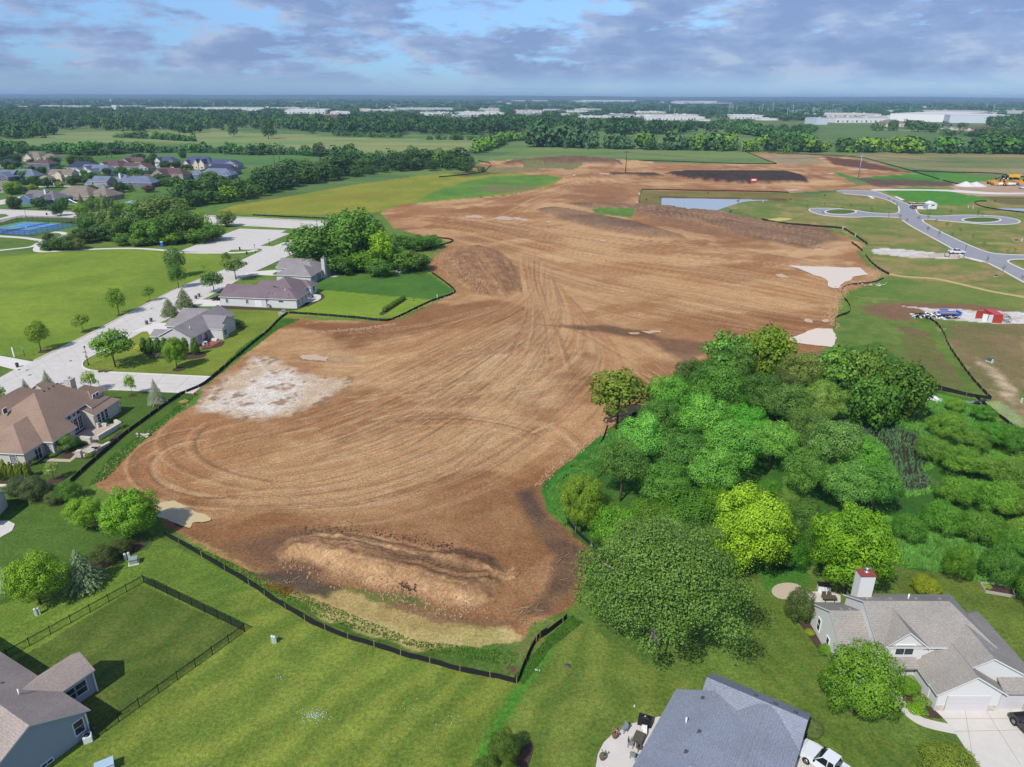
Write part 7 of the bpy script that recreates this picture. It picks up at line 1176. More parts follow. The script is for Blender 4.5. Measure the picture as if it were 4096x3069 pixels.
def lamp(c_, x, y, h, label, stop=False, tallarm=False):
 q = ac(c_, x, y); t = empty('street_lamp', (q.x, q.y, 0), 0, label, 'street lamp', 'street lamps'); MB().lathe((0, 0, 0), [(.16, 0), (.16, .5), (.09, .6), (.07, h*.5), (.055, h*.88)], 8).build('pole', M_BLACK, t)
 MB().lathe((0, 0, h*.88), [(.1, 0), (.2, .35), (.2, .4)], 8).build('lantern', M_LGLASS, t); MB().lathe((0, 0, h*.88+.4), [(.26, 0), (.12, .2), (.02, .34)], 8).build('lantern_cap', M_BLACK, t)
 if stop:
  s_ = MB(); s_.prism([(.38*math.cos(R(22.5+45*i)), .38*math.sin(R(22.5+45*i))) for i in range(8)], -.015, .015); so = s_.build('stop_sign', M_REDS, t, Matrix.Translation((.03, -.13, 2.2)) @ Matrix.Rotation(R(90), 4, 'X')); add_text('STOP', .26, M_LINE, so, Matrix.Translation((.03, -.155, 2.2)) @ Matrix.Rotation(R(90), 4, 'X')); MB().box((-.3, 0, 3.4), (.75, .03, .2), rz=.5).build('name_plate', M_GRS, t); MB().box((0.1, .1, 3.2), (.75, .03, .2), rz=2.0).build('name_plate', M_GRS, t)
def add_text(s_, size, m_, parent, M_, name='lettering', depth=.006):
 c = bpy.data.curves.new('t', 'FONT'); c.body = s_; c.size = size; c.align_x = 'CENTER'; c.align_y = 'CENTER'; c.extrude = depth; o = bpy.data.objects.new('t', c); COL.objects.link(o)
 dg = bpy.context.evaluated_depsgraph_get(); me = bpy.data.meshes.new_from_object(o.evaluated_get(dg)); bpy.data.objects.remove(o); me.transform(M_); me.materials.clear(); me.materials.append(m_); r = bpy.data.objects.new(name, me); return link(r, parent)
lamp('c5', 765, 1318, 4.9, 'black street lamp with a stop sign at the street corner', True)
for c_, x, b_, t_, lb in (('e1', 462, 1275, 1120, 'lamp post by the road at the tennis court corner'), ('c8', 1040, 472, 395, 'lamp post at the left roundabout entry'), ('c8', 1395, 455, 370, 'lamp post beside the white site trailer'), ('c8', 1690, 824, 718, 'lamp post beside the parked white pickup'), ('c6', 527, 125, 75, 'thin lamp post on the far road verge'), ('c6', 117, 282, 235, 'lamp post by the parking lot exit'), ('c5', 2207, 350, 280, 'thin lamp post where the parking lot meets the path')):
 px, pb = pc(c_, x, b_); f, hh = size_from(px, pc(c_, x, t_)[1], pb); lamp(c_, x, b_, min(8, hh), lb)
q = ac('c5', 125, 1250); tag(MB().box((q.x, q.y, 1.25), (.28, .2, 2.5)).box((q.x, q.y, 2.55), (.34, .26, .1)).build('sign_post', M_TRIM), 'thick white marker post on the park lawn, left edge', 'marker post')
q = ac('c5', 216, 1245); t = empty('park_sign', (q.x, q.y, 0), 0, 'green park notice on a thin post beside the white marker post', 'sign'); MB().tube([(0, 0, 0), (0, 0, 2.6)], .05, 6).build('post', M_BLACK, t); MB().box((0, -.05, 2.3), (.6, .04, .75)).build('board', M_GRS, t)
M_TOI = mat('toilet_blue', alb(48, 112, 206), .5); M_TOIR = mat('toilet_roof', alb(220, 224, 228), .6)
q = ac('c5', 1403, 295); t = empty('portable_toilet', (q.x, q.y, 0), R(10), 'blue portable toilet with a white roof beside the wood', 'portable toilet'); MB().box((0, 0, 1.05), (1.15, 1.15, 2.1)).build('cabin', M_TOI, t); MB().box((0, 0, 2.18), (1.2, 1.2, .18), taper=.8).build('roof', M_TOIR, t); MB().box((0, -.59, 1.0), (.8, .04, 1.85)).build('door', M_TOI, t); MB().box((0, 0, .05), (1.3, 1.3, .1)).build('skid', M_BLACK, t); MB().tube([(.4, .4, 2.2), (.4, .4, 2.6)], .06, 6).build('vent_pipe', M_TOIR, t)
M_PAL = mat('pallet_wood', alb(196, 158, 96), .9, var=.1)
q = ac('d1', 1522, 430); t = empty('pallet', (q.x, q.y, gz(q.x, q.y)), R(50), 'wooden pallet lying in the weeds by the silt fence end', 'pallet')
for i in range(6): MB().box((-.7+i*.28, 0, .16), (.14, 1.6, .03)).build('board', M_PAL, t)
for i in range(3): MB().box((0, -.7+i*.7, .08), (1.6, .1, .12)).build('stringer', M_PAL, t)
M_HYD = mat('hydrant_red', alb(196, 50, 48), .5)
for c_, x, y, lb in (('d1', 1613, 378, 'red fire hydrant in the weeds by the end of the court'), ('c8', 1647, 822, 'red fire hydrant beside the parked white pickup'), ('c8', 1318, 448, 'red hydrant at the right roundabout entry')):
 q = ac(c_, x, y); t = empty('fire_hydrant', (q.x, q.y, 0), 0, lb, 'fire hydrant', 'fire hydrants'); MB().lathe((0, 0, 0), [(.18, 0), (.14, .08), (.14, .6), (.17, .62), (.13, .75), (.03, .85)], 10).build('body', M_HYD, t); MB().tube([(-.25, 0, .45), (.25, 0, .45)], .07, 8).build('nozzle', M_HYD, t)
q = ac('d1', 1545, 372); M_YEL = mat('marker_yellow', alb(226, 206, 60), .5); tag(MB().tube([(q.x, q.y, 0), (q.x, q.y, 1.2)], .05, 8).build('marker_post', M_YEL), 'yellow marker post at the end of the court', 'marker post')
q = ac('c6', 52, 487); tag(MB().tube([(q.x, q.y, 0), (q.x, q.y, 1.5)], .08, 8).build('marker_post', M_YEL), 'yellow marker post on the verge above the third driveway', 'marker post')
q = ac('c6', 883, 520); t = empty('bird_feeder', (q.x, q.y, 0), 0, 'bird feeder on a pole in front of the thicket', 'bird feeder'); MB().tube([(0, 0, 0), (0, 0, 1.8)], .05, 6).build('pole', M_BLACK, t); MB().box((0, 0, 1.7), (.7, .7, .1)).box((0, 0, 2.15), (.8, .8, .2), taper=.3).build('house_top', M_TRIM, t)
q = ac('c6', 380, 150); t = empty('park_sign', (q.x, q.y, 0), R(-5), 'cream sign board on the grass at the road junction', 'sign'); MB().box((0, 0, 1.3), (3.2, .2, 1.6)).build('board', mat('sign_cream', alb(222, 214, 196), .7), t); [MB().box((x, 0, .3), (.2, .2, .7)).build('post', M_STAKE, t) for x in (-1.4, 1.4)]
# manhole covers and road plates
M_IRON = mat('cast_iron', alb(96, 92, 90), .7)
for i, (c_, x, y, lb) in enumerate((('c5', 235, 1363, 'manhole cover furthest down the street'), ('c5', 258, 1406, 'manhole cover nearest the brown roofed house'), ('c5', 1310, 829, 'manhole cover opposite the third park tree'), ('c5', 610, 1283, 'small manhole cover in the middle of the street corner'), ('d4', 325, 886, 'manhole cover on the lawn left of the oak'), ('c5', 165, 1361, 'drain cover by the path end at the left'))):
 q = ac(c_, x, y); tag(MB().lathe((q.x, q.y, .03), [(.01, 0), (.36, 0), (.36, .03), (.01, .035)], 14, cap=False).build('manhole_cover', M_IRON), lb, 'manhole cover', 'manhole covers')
for x, lb in ((880, 'left steel plate on the kerb of the court'), (935, 'right steel plate on the kerb of the court')): q = ac('c5', x, 1376); tag(MB().box((q.x, q.y, .2), (1.7, 1.0, .04), rz=.5, ry=.05).build('steel_plate', mat('rust_plate', alb(96, 72, 62), .8)), lb, 'steel plate', 'steel plates')
# ------------------------------------------------------------------ vehicles
M_TYRE = mat('tyre', (.012, .012, .012), .9); M_RIM = mat('rim', alb(150, 150, 152), .35, .5, .7); M_CGL = mat('car_glass', (.012, .014, .018), .05, .7); M_HL = mat('headlight', alb(220, 220, 220), .2); M_TL = mat('taillight', alb(180, 30, 30), .3)
def paint(name, c): return mat(name, c, .25, .6, coat=.6)
def vehicle(label, cat, q, rz, paint_m, kind='pickup', group=None, s=1.0):
 """x forward; body from a side outline, narrowed toward the roof"""
 t = empty(cat.replace(' ', '_'), (q.x, q.y, q.z), rz, label, cat, group); t.scale = (s, s, s)
 if kind == 'pickup': L, Wd, low, roof = 5.8, 2.0, [(-2.9, .55), (-2.9, 1.15), (-1.0, 1.2), (-.95, 1.15), (.95, 1.2), (2.75, 1.1), (2.9, .95), (2.9, .5)], [(-1.0, 1.15), (-.75, 1.85), (-.1, 1.92), (.45, 1.88), (1.15, 1.2)]
 elif kind == 'suv': L, Wd, low, roof = 4.9, 1.95, [(-2.4, .5), (-2.42, 1.15), (1.1, 1.15), (2.25, 1.05), (2.45, .85), (2.45, .45)], [(-2.35, 1.12), (-2.1, 1.7), (-.5, 1.78), (.3, 1.72), (1.15, 1.15)]
 else: L, Wd, low, roof = 4.7, 1.85, [(-2.3, .45), (-2.35, .95), (-1.7, 1.02), (1.2, .98), (2.2, .8), (2.35, .6), (2.35, .4)], [(-1.8, 1.0), (-1.1, 1.42), (-.3, 1.48), (.3, 1.42), (1.15, .98)]
 b = MB(); n = len(low); fr = 1.75 if kind != 'car' else 1.4; rx = -1.8 if kind != 'car' else -1.4
 def shell(P, w0, w1, m=0):
  zs = [p[1] for p in P]; z0, z1 = min(zs), max(zs); k = len(P); W_ = [w0+(w1-w0)*(p[1]-z0)/(z1-z0+1e-6) for p in P]; V = [(p[0], -w, p[1]) for p, w in zip(P, W_)]+[(p[0], w, p[1]) for p, w in zip(P, W_)]
  b.add(V, [(i, (i+1) % k, (i+1) % k+k, i+k) for i in range(k)], m); b.add(V[:k], [tuple(range(k))[::-1]], m); b.add(V[k:], [tuple(range(k))], m)
 if kind == 'pickup':
  shell([(-1.0, .5), (-1.0, 1.15), (.95, 1.2), (2.5, 1.14), (2.85, 1.0), (2.92, .5)], Wd/2, Wd/2*.93)
  for y in (-Wd/2+.06, Wd/2-.06): b.box((-1.95, y, .83), (1.95, .12, .66))
  b.box((-2.87, 0, .83), (.1, Wd-.05, .62)); b.box((-1.95, 0, .6), (1.9, Wd-.2, .1))
 else: shell(low, Wd/2, Wd/2*.92)
 body = b.build('body', paint_m, t)
 if kind == 'pickup': MB().box((-1.93, 0, .68), (1.75, Wd-.28, .05)).build('bed_liner', M_BLACK, t)
 b = MB(); P = roof; k = len(P); shell(P, Wd/2*.90, Wd/2*.70); b.build('cabin_glass', M_CGL, t)
 b = MB(); tops = [p for p in roof if p[1] > roof[0][1]+.35*(max(r[1] for r in roof)-roof[0][1])]; zt = max(p[1] for p in roof); x0 = min(p[0] for p in tops)-.02; x1 = max(p[0] for p in tops)+.0
 b.box(((x0+x1)/2, 0, zt-.02), (x1-x0+.05, Wd*.72, .09)); 
 for sx, tx in ((roof[0][0]+.05, x0+.05), (roof[-1][0]-.05, x1-.05), ((x0+x1)/2, (x0+x1)/2)):
  for y in (-1, 1): b.tube([(sx, y*Wd/2*.90, roof[0][1]), (tx, y*Wd/2*.72, zt)], .05, 4)
 b.build('roof', paint_m, t)
 wr = .40 if kind != 'car' else .33; wm = rm = None
 for x in (fr, rx):
  for y in (-1, 1):
   w = MB().tube([(x, y*(Wd/2-.22), wr), (x, y*(Wd/2+.02), wr)], wr, 16).build('wheel', M_TYRE, t); MB().tube([(x, y*(Wd/2+.0), wr), (x, y*(Wd/2+.04), wr)], wr*.6, 12).build('rim', M_RIM, w)
 for y in (-.7, .7): MB().box((L/2+.0-.02, y, .85), (.08, .4, .18)).build('headlight', M_HL, t); MB().box((-L/2+.02, y*1.25, .95), (.08, .14, .35)).build('taillight', M_TL, t)
 for y in (-1, 1): MB().box((roof[-1][0]-.15, y*(Wd/2+.12), roof[0][1]+.08), (.16, .22, .16)).build('mirror', M_BLACK, t)
 MB().box((L/2, 0, .5), (.1, Wd*.96, .2)).build('bumper', M_BLACK if kind != 'pickup' else paint_m, t)
 return t
WHITEP = paint('white_paint', alb(228, 232, 236)); BLACKP = paint('black_paint', (.012, .012, .014)); SILVP = paint('grey_paint', alb(110, 112, 116))
A = ac('d5', 470, 1500, .8); B = ac('d5', 690, 1640, .9); d = (A-B); q = ac('d5', 560, 1605, .6); vehicle('white pickup truck parked beside the slate roofed house, bottom of the photo', 'pickup truck', Vector((q.x+.2, q.y-.6, .06)), math.atan2(d.y, d.x), WHITEP)
q = ac('d5', 2095, 1400, .8); vehicle('black pickup on the driveway at the lower right edge of the photo', 'pickup truck', Vector((q.x+1.35, q.y, .06)), R(96), BLACKP, 'suv', s=1.1)
q = ac('c8', 1632, 790); vehicle('white pickup truck parked across the verge of the new asphalt road', 'pickup truck', Vector((q.x, q.y+.5, .06)), R(-4), WHITEP, s=1.12)
q = ac('c8', 1260, 400); vehicle('dark car parked at the white site trailer', 'car', Vector((q.x, q.y+1, .06)), R(80), SILVP, 'suv', s=1.2)
q = ac('c5', 1880, 765); vehicle('black car on the driveway, half hidden by the long pale house', 'car', Vector((q.x, q.y+.8, .06)), R(172), BLACKP, 'car')
q = ac('e4', 2195, 462); vehicle('white car in the gravel yard at the right edge', 'car', Vector((q.x, q.y, 0)), R(-10), WHITEP, 'suv', s=1.3)
# earthmovers in the gravel yard
M_CATY = mat('machine_yellow', alb(206, 150, 70), .6, .3, var=.1); M_MUDDY = mat('machine_dark', alb(74, 62, 54), .9); M_TANKW = mat('tank_white', alb(226, 226, 222), .5); M_TRG = mat('tractor_green', alb(76, 110, 80), .6); M_ORG = mat('tank_orange', alb(240, 178, 40), .6)
def scraper(c_, x, y, rz, label, s=1.0):
 q = ac(c_, x, y); t = empty('earthmover', (q.x, q.y, 0), rz, label, 'earthmover', 'earthmovers in the gravel yard'); t.scale = (s, s, s)
 MB().box((0, 0, 1.7), (5.2, 3.0, 1.9), taper=.92).box((-3.2, 0, 2.2), (1.8, 2.0, 1.4)).build('bowl', M_CATY, t); MB().box((5.3, 0, 1.8), (2.6, 1.9, 1.2)).box((3.4, 0, 2.7), (2.2, .7, .5)).build('tractor_unit', M_CATY, t); MB().box((4.3, 0, 3.1), (1.3, 1.5, 1.5), taper=.85).build('cab', M_CGL, t); MB().box((4.3, 0, 3.95), (1.5, 1.7, .12)).build('cab_roof', M_CATY, t); MB().box((2.8, 0, .9), (.3, 3.0, 1.2)).build('apron', M_MUDDY, t)
 for x_ in (-3.0, 4.8):
  for y_ in (-1, 1): w = MB().tube([(x_, y_*1.0, 1.0), (x_, y_*1.75, 1.0)], 1.0, 14).build('wheel', M_TYRE, t); MB().tube([(x_, y_*1.72, 1.0), (x_, y_*1.8, 1.0)], .5, 10).build('rim', M_CATY, w)
scraper('e4', 1440, 350, R(-15), 'orange yellow scraper at the left end of the machine row'); scraper('e4', 1530, 385, R(-30), 'orange yellow scraper in front of the left one'); scraper('e4', 1650, 322, R(160), 'orange scraper behind the two front ones'); scraper('e4', 2030, 350, R(-10), 'orange scraper in the right part of the machine row'); scraper('e4', 2150, 380, R(-20), 'orange scraper nearest the right edge'); scraper('e4', 2190, 325, R(170), 'scraper behind, cut by the right edge'); scraper('e4', 1780, 345, R(100), 'scraper seen end on in the middle of the row', .8)
for x, y, lb in ((1685, 392, 'left white fuel tank in front of the machines'), (1880, 392, 'right white fuel tank in front of the machines')):
 q = ac('e4', x, y); t = empty('fuel_tank', (q.x, q.y, 0), 0, lb, 'tank', 'white fuel tanks'); b = MB().tube([(-3.6, 0, 1.3), (-3.2, 0, 1.3), (3.2, 0, 1.3), (3.6, 0, 1.3)], [.6, 1.1, 1.1, .6], 16).build('tank', M_TANKW, t); [MB().box((x_, 0, .3), (.3, 1.8, .6)).build('saddle', M_MUDDY, t) for x_ in (-2.2, 2.2)]
for x, y, lb in ((1640, 250, 'green tractor at the left of the back row'), (1745, 245, 'green tractor beside the yellow hopper')):
 q = ac('e4', x, y); t = empty('tractor', (q.x, q.y, 0), R(170), lb, 'tractor', 'green tractors'); MB().box((1.2, 0, 1.8), (2.8, 1.2, 1.1)).build('bonnet', M_TRG, t); MB().box((-.9, 0, 2.7), (1.8, 1.8, 1.9), taper=.85).build('cab', M_CGL, t); MB().box((-.9, 0, 3.7), (2.0, 2.0, .15)).build('cab_roof', M_TRG, t)
 for x_, r_ in ((-1.1, 1.2), (2.0, .85)):
  for y_ in (-1, 1): w = MB().tube([(x_, y_*1.0, r_), (x_, y_*1.6, r_)], r_, 14).build('wheel', M_TYRE, t); MB().tube([(x_, y_*1.58, r_), (x_, y_*1.64, r_)], r_*.5, 10).build('rim', M_TANKW, w)
q = ac('e4', 1930, 235); t = empty('yellow_hopper', (q.x, q.y, 0), 0, 'bright yellow cart hopper behind the machine row', 'hopper'); MB().box((0, 0, 2.9), (10, 3, 2.2), taper=.9).build('tub', M_ORG, t); [MB().tube([(x_, -1.2, .9), (x_, 1.2, .9)], .9, 12).build('wheel', M_TYRE, t) for x_ in (-2, 2)]; MB().tube([(5, 0, 3.8), (8, 0, 3.0)], .2, 8).build('auger', M_TANKW, t)
M_LIMEP = mat('gravel_pile', alb(216, 210, 206), .95, .1, bump=.5, bscale=2)
def heap(c_, x, y, label, spec, m_, name='gravel_pile'):
 q = ac(c_, x, y); n = 30; V = []; F = []; rr = random.Random(int(x)); R_ = max(abs(a)+r for a, b, r, h in spec)+1
 for i in range(n+1):
  for j in range(n+1):
   X_ = -R_+2*R_*i/n; Y_ = -R_+2*R_*j/n; z = max([h*max(0, 1-math.hypot(X_-a, (Y_-b))/r) for a, b, r, h in spec]); V.append((X_, Y_, z+(rr.uniform(-.12, .12) if z > 0 else -.15)))
 for i in range(n):
  for j in range(n): a = i*(n+1)+j; F.append((a, a+n+1, a+n+2, a+1))
 F = [f for f in F if max(V[k][2] for k in f) > -.14]; o = MB().add(V, F, 0, True).build(name, m_); o.location = (q.x, q.y, 0); return tag(o, label, 'pile')
heap('e4', 890, 398, 'twin peaked pile of pale gravel in the far yard', [(-4, 0, 7, 3.6), (4, 1, 7.5, 3.2)], M_LIMEP)
# site trailer, container, blue trailer, debris
q = ac('e6', 1240, 490); M_PLW = mat('site_white', alb(232, 234, 236), .5); t = empty('site_shed', (q.x, q.y, 0), R(-3), 'white shed with a pitched roof beside the concrete pad of the new street', 'shed'); MB().box((0, 2.5, 1.5), (5.0, 5, 3.0)).build('wall', M_PLW, t)
MB().add([(-2.7, -.2, 3.0), (2.7, -.2, 3.0), (2.7, 5.2, 3.0), (-2.7, 5.2, 3.0), (0, -.2, 4.3), (0, 5.2, 4.3)], [(0, 4, 5, 3), (1, 2, 5, 4), (0, 1, 4), (2, 3, 5), (0, 3, 2, 1)]).build('roof', M_PLW, t); MB().box((.3, -.04, 2.2), (1.3, .08, .6)).build('window', M_CGL, t); MB().box((-1.6, -.05, 1.0), (.9, .08, 1.9)).build('door', M_TRIM, t); MB().box((-3.2, 2, 1.2), (.9, 3.4, 2.2)).build('lean_to', mat('shed_grey', alb(150, 160, 168), .6), t)
M_LUM = mat('lumber', alb(214, 198, 168), .9, var=.1)
for x, y, w, lb in ((860, 345, 8, 'stack of dark framed forms at the back of the site pad'), (870, 400, 9, 'long stack of lumber in the middle of the site pad'), (640, 330, 4, 'small stack at the street end of the site pad')):
 q = ac('e6', x, y); t = empty('lumber_stack', (q.x, q.y, .08), R(-2), lb, 'lumber stack', 'stacks on the site pad'); MB().box((0, 0, .35), (w, 1.5, .6)).build('frame', M_MUDDY, t); [MB().box((0, -.55+.36*i, .75), (w*.96, .26, .2)).build('plank', M_LUM, t) for i in range(4)]
M_RED = mat('container_red', alb(176, 66, 56), .6, .3, var=.08); M_REDR = mat('container_roof_red', alb(192, 78, 82), .7)
c0 = ac('e8', 1640, 500); c1 = ac('e8', 1830, 503); up = 2.6; c2_ = ac('e8', 1490, 275, up); an = math.atan2((ac('e8', 1490, 275, up)-ac('e8', 1660, 375, up)).y, (ac('e8', 1490, 275, up)-ac('e8', 1660, 375, up)).x)
t = empty('shipping_container', (c0.x, c0.y, 0), an-math.pi/2, 'red shipping container with one end open and white doors swung wide', 'shipping container'); Lc = 6.1; Wc = 2.6; b = MB()
for i in range(20):
 y = Lc*(i+.5)/20; b.box((.04 if i % 2 else .0, y, 1.3), (.06, Lc/20, 2.5)); b.box((Wc-(.04 if i % 2 else .0), y, 1.3), (.06, Lc/20, 2.5))
b.box((Wc/2, 0.0, 1.3), (Wc, .08, 2.5)).box((Wc/2, Lc, 1.3), (Wc, .08, 2.5)).box((Wc/2, Lc/2, .08), (Wc, Lc, .16)); b.build('wall', M_RED, t); MB().box((Wc/2, Lc/2, 2.62), (Wc+.05, Lc+.05, .1)).build('roof', M_REDR, t); MB().box((-.75, -.1, 1.3), (1.4, .08, 2.4), rz=.25).build('door', M_PLW, t); MB().box((-2.0, .5, 1.3), (1.3, .08, 2.4), rz=-.5).build('door', M_PLW, t); MB().box((-1.6, Lc*.7, 1.3), (2.6, .1, 2.4), rz=.1).build('side_panel', M_RED, t)
q = ac('e8', 1900, 490); t = empty('cable_coils', (q.x, q.y, 0), 0, 'tangle of wire coils right of the red container', 'wire coils')
for i in range(7): a0 = i*.9; MB().tube([(math.cos(k/14*6.283)*1.1, math.sin(k/14*6.283)*1.1*math.cos(a0)+i*.25, 1.2+math.sin(k/14*6.283)*1.1*math.sin(a0+.8)) for k in range(15)], .05, 5, cap=False).build('coil', M_METAL if i % 2 else M_BLACK, t)
M_BLUT = mat('trailer_blue', alb(48, 92, 200), .5)
A = ac('e8', 740, 385); B = ac('e8', 1080, 385); t = empty('flatbed_trailer', (A.x, A.y, 0), math.atan2(B.y-A.y, B.x-A.x), 'blue flatbed trailer on the white gravel', 'trailer'); L = (B-A).length
MB().box((L/2, .1, .75), (L, .18, .35)).box((L/2, 2.6, .75), (L*.9, .18, .35)).box((0, 1.3, .75), (.2, 2.6, .35)).box((L, 1.3, .9), (.2, 2.6, .9)).build('frame', M_BLUT, t); MB().box((L/2, 1.35, .66), (L, 2.4, .12)).build('deck', mat('trailer_deck', alb(160, 144, 122), .9), t); MB().tube([(L, 1.3, .7), (L+1.4, 1.3, .7)], .1, 6).build('hitch', M_BLUT, t); MB().box((L*.35, 2.8, 1.3), (2.4, .9, .25)).build('fender', M_BLUT, t)
for x_ in (L*.45, L*.6):
 for y_ in (-.1, 2.8): MB().tube([(x_, y_-.12, .38), (x_, y_+.12, .38)], .38, 12).build('wheel', M_TYRE, t)
def debris(c_, x, y, label, n, rx, ry, ms, name='debris_pile', cat='debris pile', sz=(.5, 2.5)):
 th = .16 if name in ('branches', 'litter') else 1
 q = ac(c_, x, y); t = empty(name, (q.x, q.y, 0), 0, label, cat); rr = random.Random(n+int(x))
 for m_ in ms:
  b = MB()
  for i in range(n//len(ms)): b.box((rr.uniform(-rx, rx), rr.uniform(-ry, ry), rr.uniform(.1, .7)*min(1, th*2)), (rr.uniform(*sz), rr.uniform(.1, .5)*th, rr.uniform(.08, .3)*th), rz=rr.uniform(0, 3.1), rx=rr.uniform(-.6, .6)*th, ry=rr.uniform(-.5, .5)*th)
  b.build('scraps', m_, t)
debris('e8', 530, 380, 'heap of dark and pale scrap at the head of the silt fence', 60, 5, 1.8, (M_BLACK, M_PLW, M_MUDDY)); debris('e8', 760, 425, 'row of torn white sheeting in front of the blue trailer', 24, 5, .5, (M_PLW, M_MUDDY)); debris('c8', 930, 1065, 'pale boulders in the grass below the white puddle', 14, 4.5, 1.2, (M_STONE,), 'boulders', 'boulders', (.5, 1.2)); debris('d1', 1180, 715, 'white rubble beside the silt fence left of the bare earth', 16, 1.2, .5, (M_STONE,), 'rubble', 'rubble', (.2, .6)); debris('d7', 1300, 830, 'white plastic scraps on the marsh meadow', 10, 1.2, .8, (M_PLW,)); debris('d7', 1680, 862, 'black plastic sheet on the meadow by the silt fence', 8, 1.6, .6, (M_BLACK, M_METAL)); debris('c6', 1235, 525, 'blue and white bags at the foot of the thicket', 10, 1.4, .4, (M_PLW, M_BLUT)); debris('d4', 835, 1195, 'white scrap of paper on the lawn by the patio', 3, .15, .1, (M_PLW,), 'litter', 'litter', (.1, .3)); debris('d4', 95, 920, 'small white scraps on the lawn by the fence corner', 5, .3, .15, (M_PLW,), 'litter', 'litter', (.1, .3))
debris('d7', 640, 900, 'grey dead brush standing at the marsh edge', 26, 3.5, 2.5, (M_BARKP,), 'branches', 'branches', (.8, 3)); debris('d7', 1200, 1500, 'bleached dead sticks in the marsh', 16, 3, 2, (M_BARKP,), 'branches', 'branches', (.8, 2.6))
debris('d3', 1850, 620, 'bleached branches scattered at the edge of the bare earth', 26, 2.6, 2.2, (M_STAKE,), 'branches', 'branches', (.6, 2.2)); debris('d4', 120, 140, 'dry sticks on the dark soil left of the oak', 30, 5, 3.2, (M_STAKE,), 'branches', 'branches', (.4, 1.6)); debris('d3', 240, 380, 'few white twigs on the dark soil by the big lawn fence', 8, 1, .7, (M_STAKE,), 'branches', 'branches', (.3, 1.2)); debris('d7', 1330, 430, 'broken branch on the brown slope', 3, .8, .5, (M_STAKE,), 'branches', 'branches', (.5, 1.6))
# rows of rubble stones along the cut edges
def stones(label, P, n, w=.6, s=(.12, .4), m_=None, seed=0, name='rubble_row'):
 rr = random.Random(seed); P = resample(P, 60); b = MB()
 for i in range(n):
  k = rr.uniform(0, 58.9); a = P[int(k)]; c = P[int(k)+1]; f = k-int(k); x = a[0]*(1-f)+c[0]*f+rr.gauss(0, w); y = a[1]*(1-f)+c[1]*f+rr.gauss(0, w); q = rr.uniform(*s); b.box((x, y, max(0, gz(x, y))+q*.2), (q, q*rr.uniform(.6, 1), q*.7), rz=rr.random()*3, rx=rr.uniform(-.4, .4), taper=.7)
 return tag(b.build(name, m_ or M_CLOD), label, 'rubble', None, 'stuff')
M_CLOD = mat('clods', alb(178, 146, 112), .95, .1, var=.2, scale=1); M_CLODD = mat('dark_clods', alb(92, 76, 66), .95, .1, var=.3, scale=1)
stones('row of clods and stones along the fence above the bare earth', X('c6', [(1200, 915), (1300, 870), (1420, 820), (1560, 765), (1700, 720), (1740, 680)]), 240, .5, seed=1); stones('ridge of pale rubble pushed up near the lawns', X('c6', [(480, 1045), (700, 1025), (900, 1010), (1080, 985), (1200, 965)]), 320, .6, (.15, .55), seed=2); stones('clods below the spoil heap', GP([(600, 1215), (700, 1240), (820, 1278), (950, 1318), (1050, 1322)]), 420, .8, (.06, .28), seed=3); stones('dark clods along the back of the spoil heap', GP([(640, 1150), (760, 1142), (860, 1160), (960, 1180), (1010, 1195)]), 320, .7, (.06, .26), M_CLODD, seed=4); stones('clods along the weedy left edge of the bare earth', GP([(215, 1040), (245, 995), (310, 948), (370, 905), (410, 868)]), 150, .5, (.08, .3), seed=5)
stones('clods along the lower puddle bank', X('c8', [(870, 930), (980, 960), (900, 1020), (740, 1050), (640, 1100), (600, 1200), (560, 1320), (560, 1420)]), 380, .9, (.2, .7), seed=6); stones('stones scattered over the bare earth', GP([(560, 1000), (800, 900), (1000, 780), (1150, 700), (1400, 760), (1200, 950), (1000, 1080)]), 700, 9, (.06, .22), M_CLOD, seed=7); stones('rocky lip along the grass below the grove', X('d6', [(110, 1170), (200, 1060), (330, 960), (470, 860), (580, 780)]), 260, .5, (.1, .4), seed=8); stones('dark clod heap in the spoil face', X('d3', [(990, 440), (1030, 445), (1070, 465)]), 60, .3, (.06, .25), M_CLODD, seed=9)
stones('stones round the thicket point', X('c6', [(1360, 360), (1480, 335), (1620, 300), (1720, 262)]), 200, .7, (.15, .5), seed=10); stones('grey clods along the long berm', X('c7', [(180, 10), (500, 90), (900, 160), (1300, 215)]), 420, 1.8, (.15, .45), M_CLOD, seed=11); stones('clods on the far stockpile', X('c6', [(1580, 360), (1640, 500), (1800, 620), (2000, 700)]), 420, 2.6, (.2, .6), seed=12)
# erosion blanket, site sign
M_BLK = mat('straw_blanket', alb(190, 184, 96), .95); q = X('c4', [(-60, 1150), (100, 1125), (215, 1133), (180, 1145), (0, 1168), (-60, 1168)]); tag(MB().prism(q, .0, .08).build('erosion_blanket', M_BLK), 'yellow green erosion blanket on the slope above the silt fence', 'erosion blanket')
q = ac('e7', 1830, 145); t = empty('site_sign', (q.x, q.y, 0), 0, 'orange red sign box in front of the black stockpile', 'sign'); MB().box((0, 0, 2.4), (5, .4, 2.6)).build('board', M_HYD, t); MB().box((0, -.25, 2.4), (3.6, .06, 1.2)).build('notice', M_PLW, t); [MB().box((x_, 0, .6), (.25, .25, 1.2)).build('post', M_STAKE, t) for x_ in (-2, 2)]
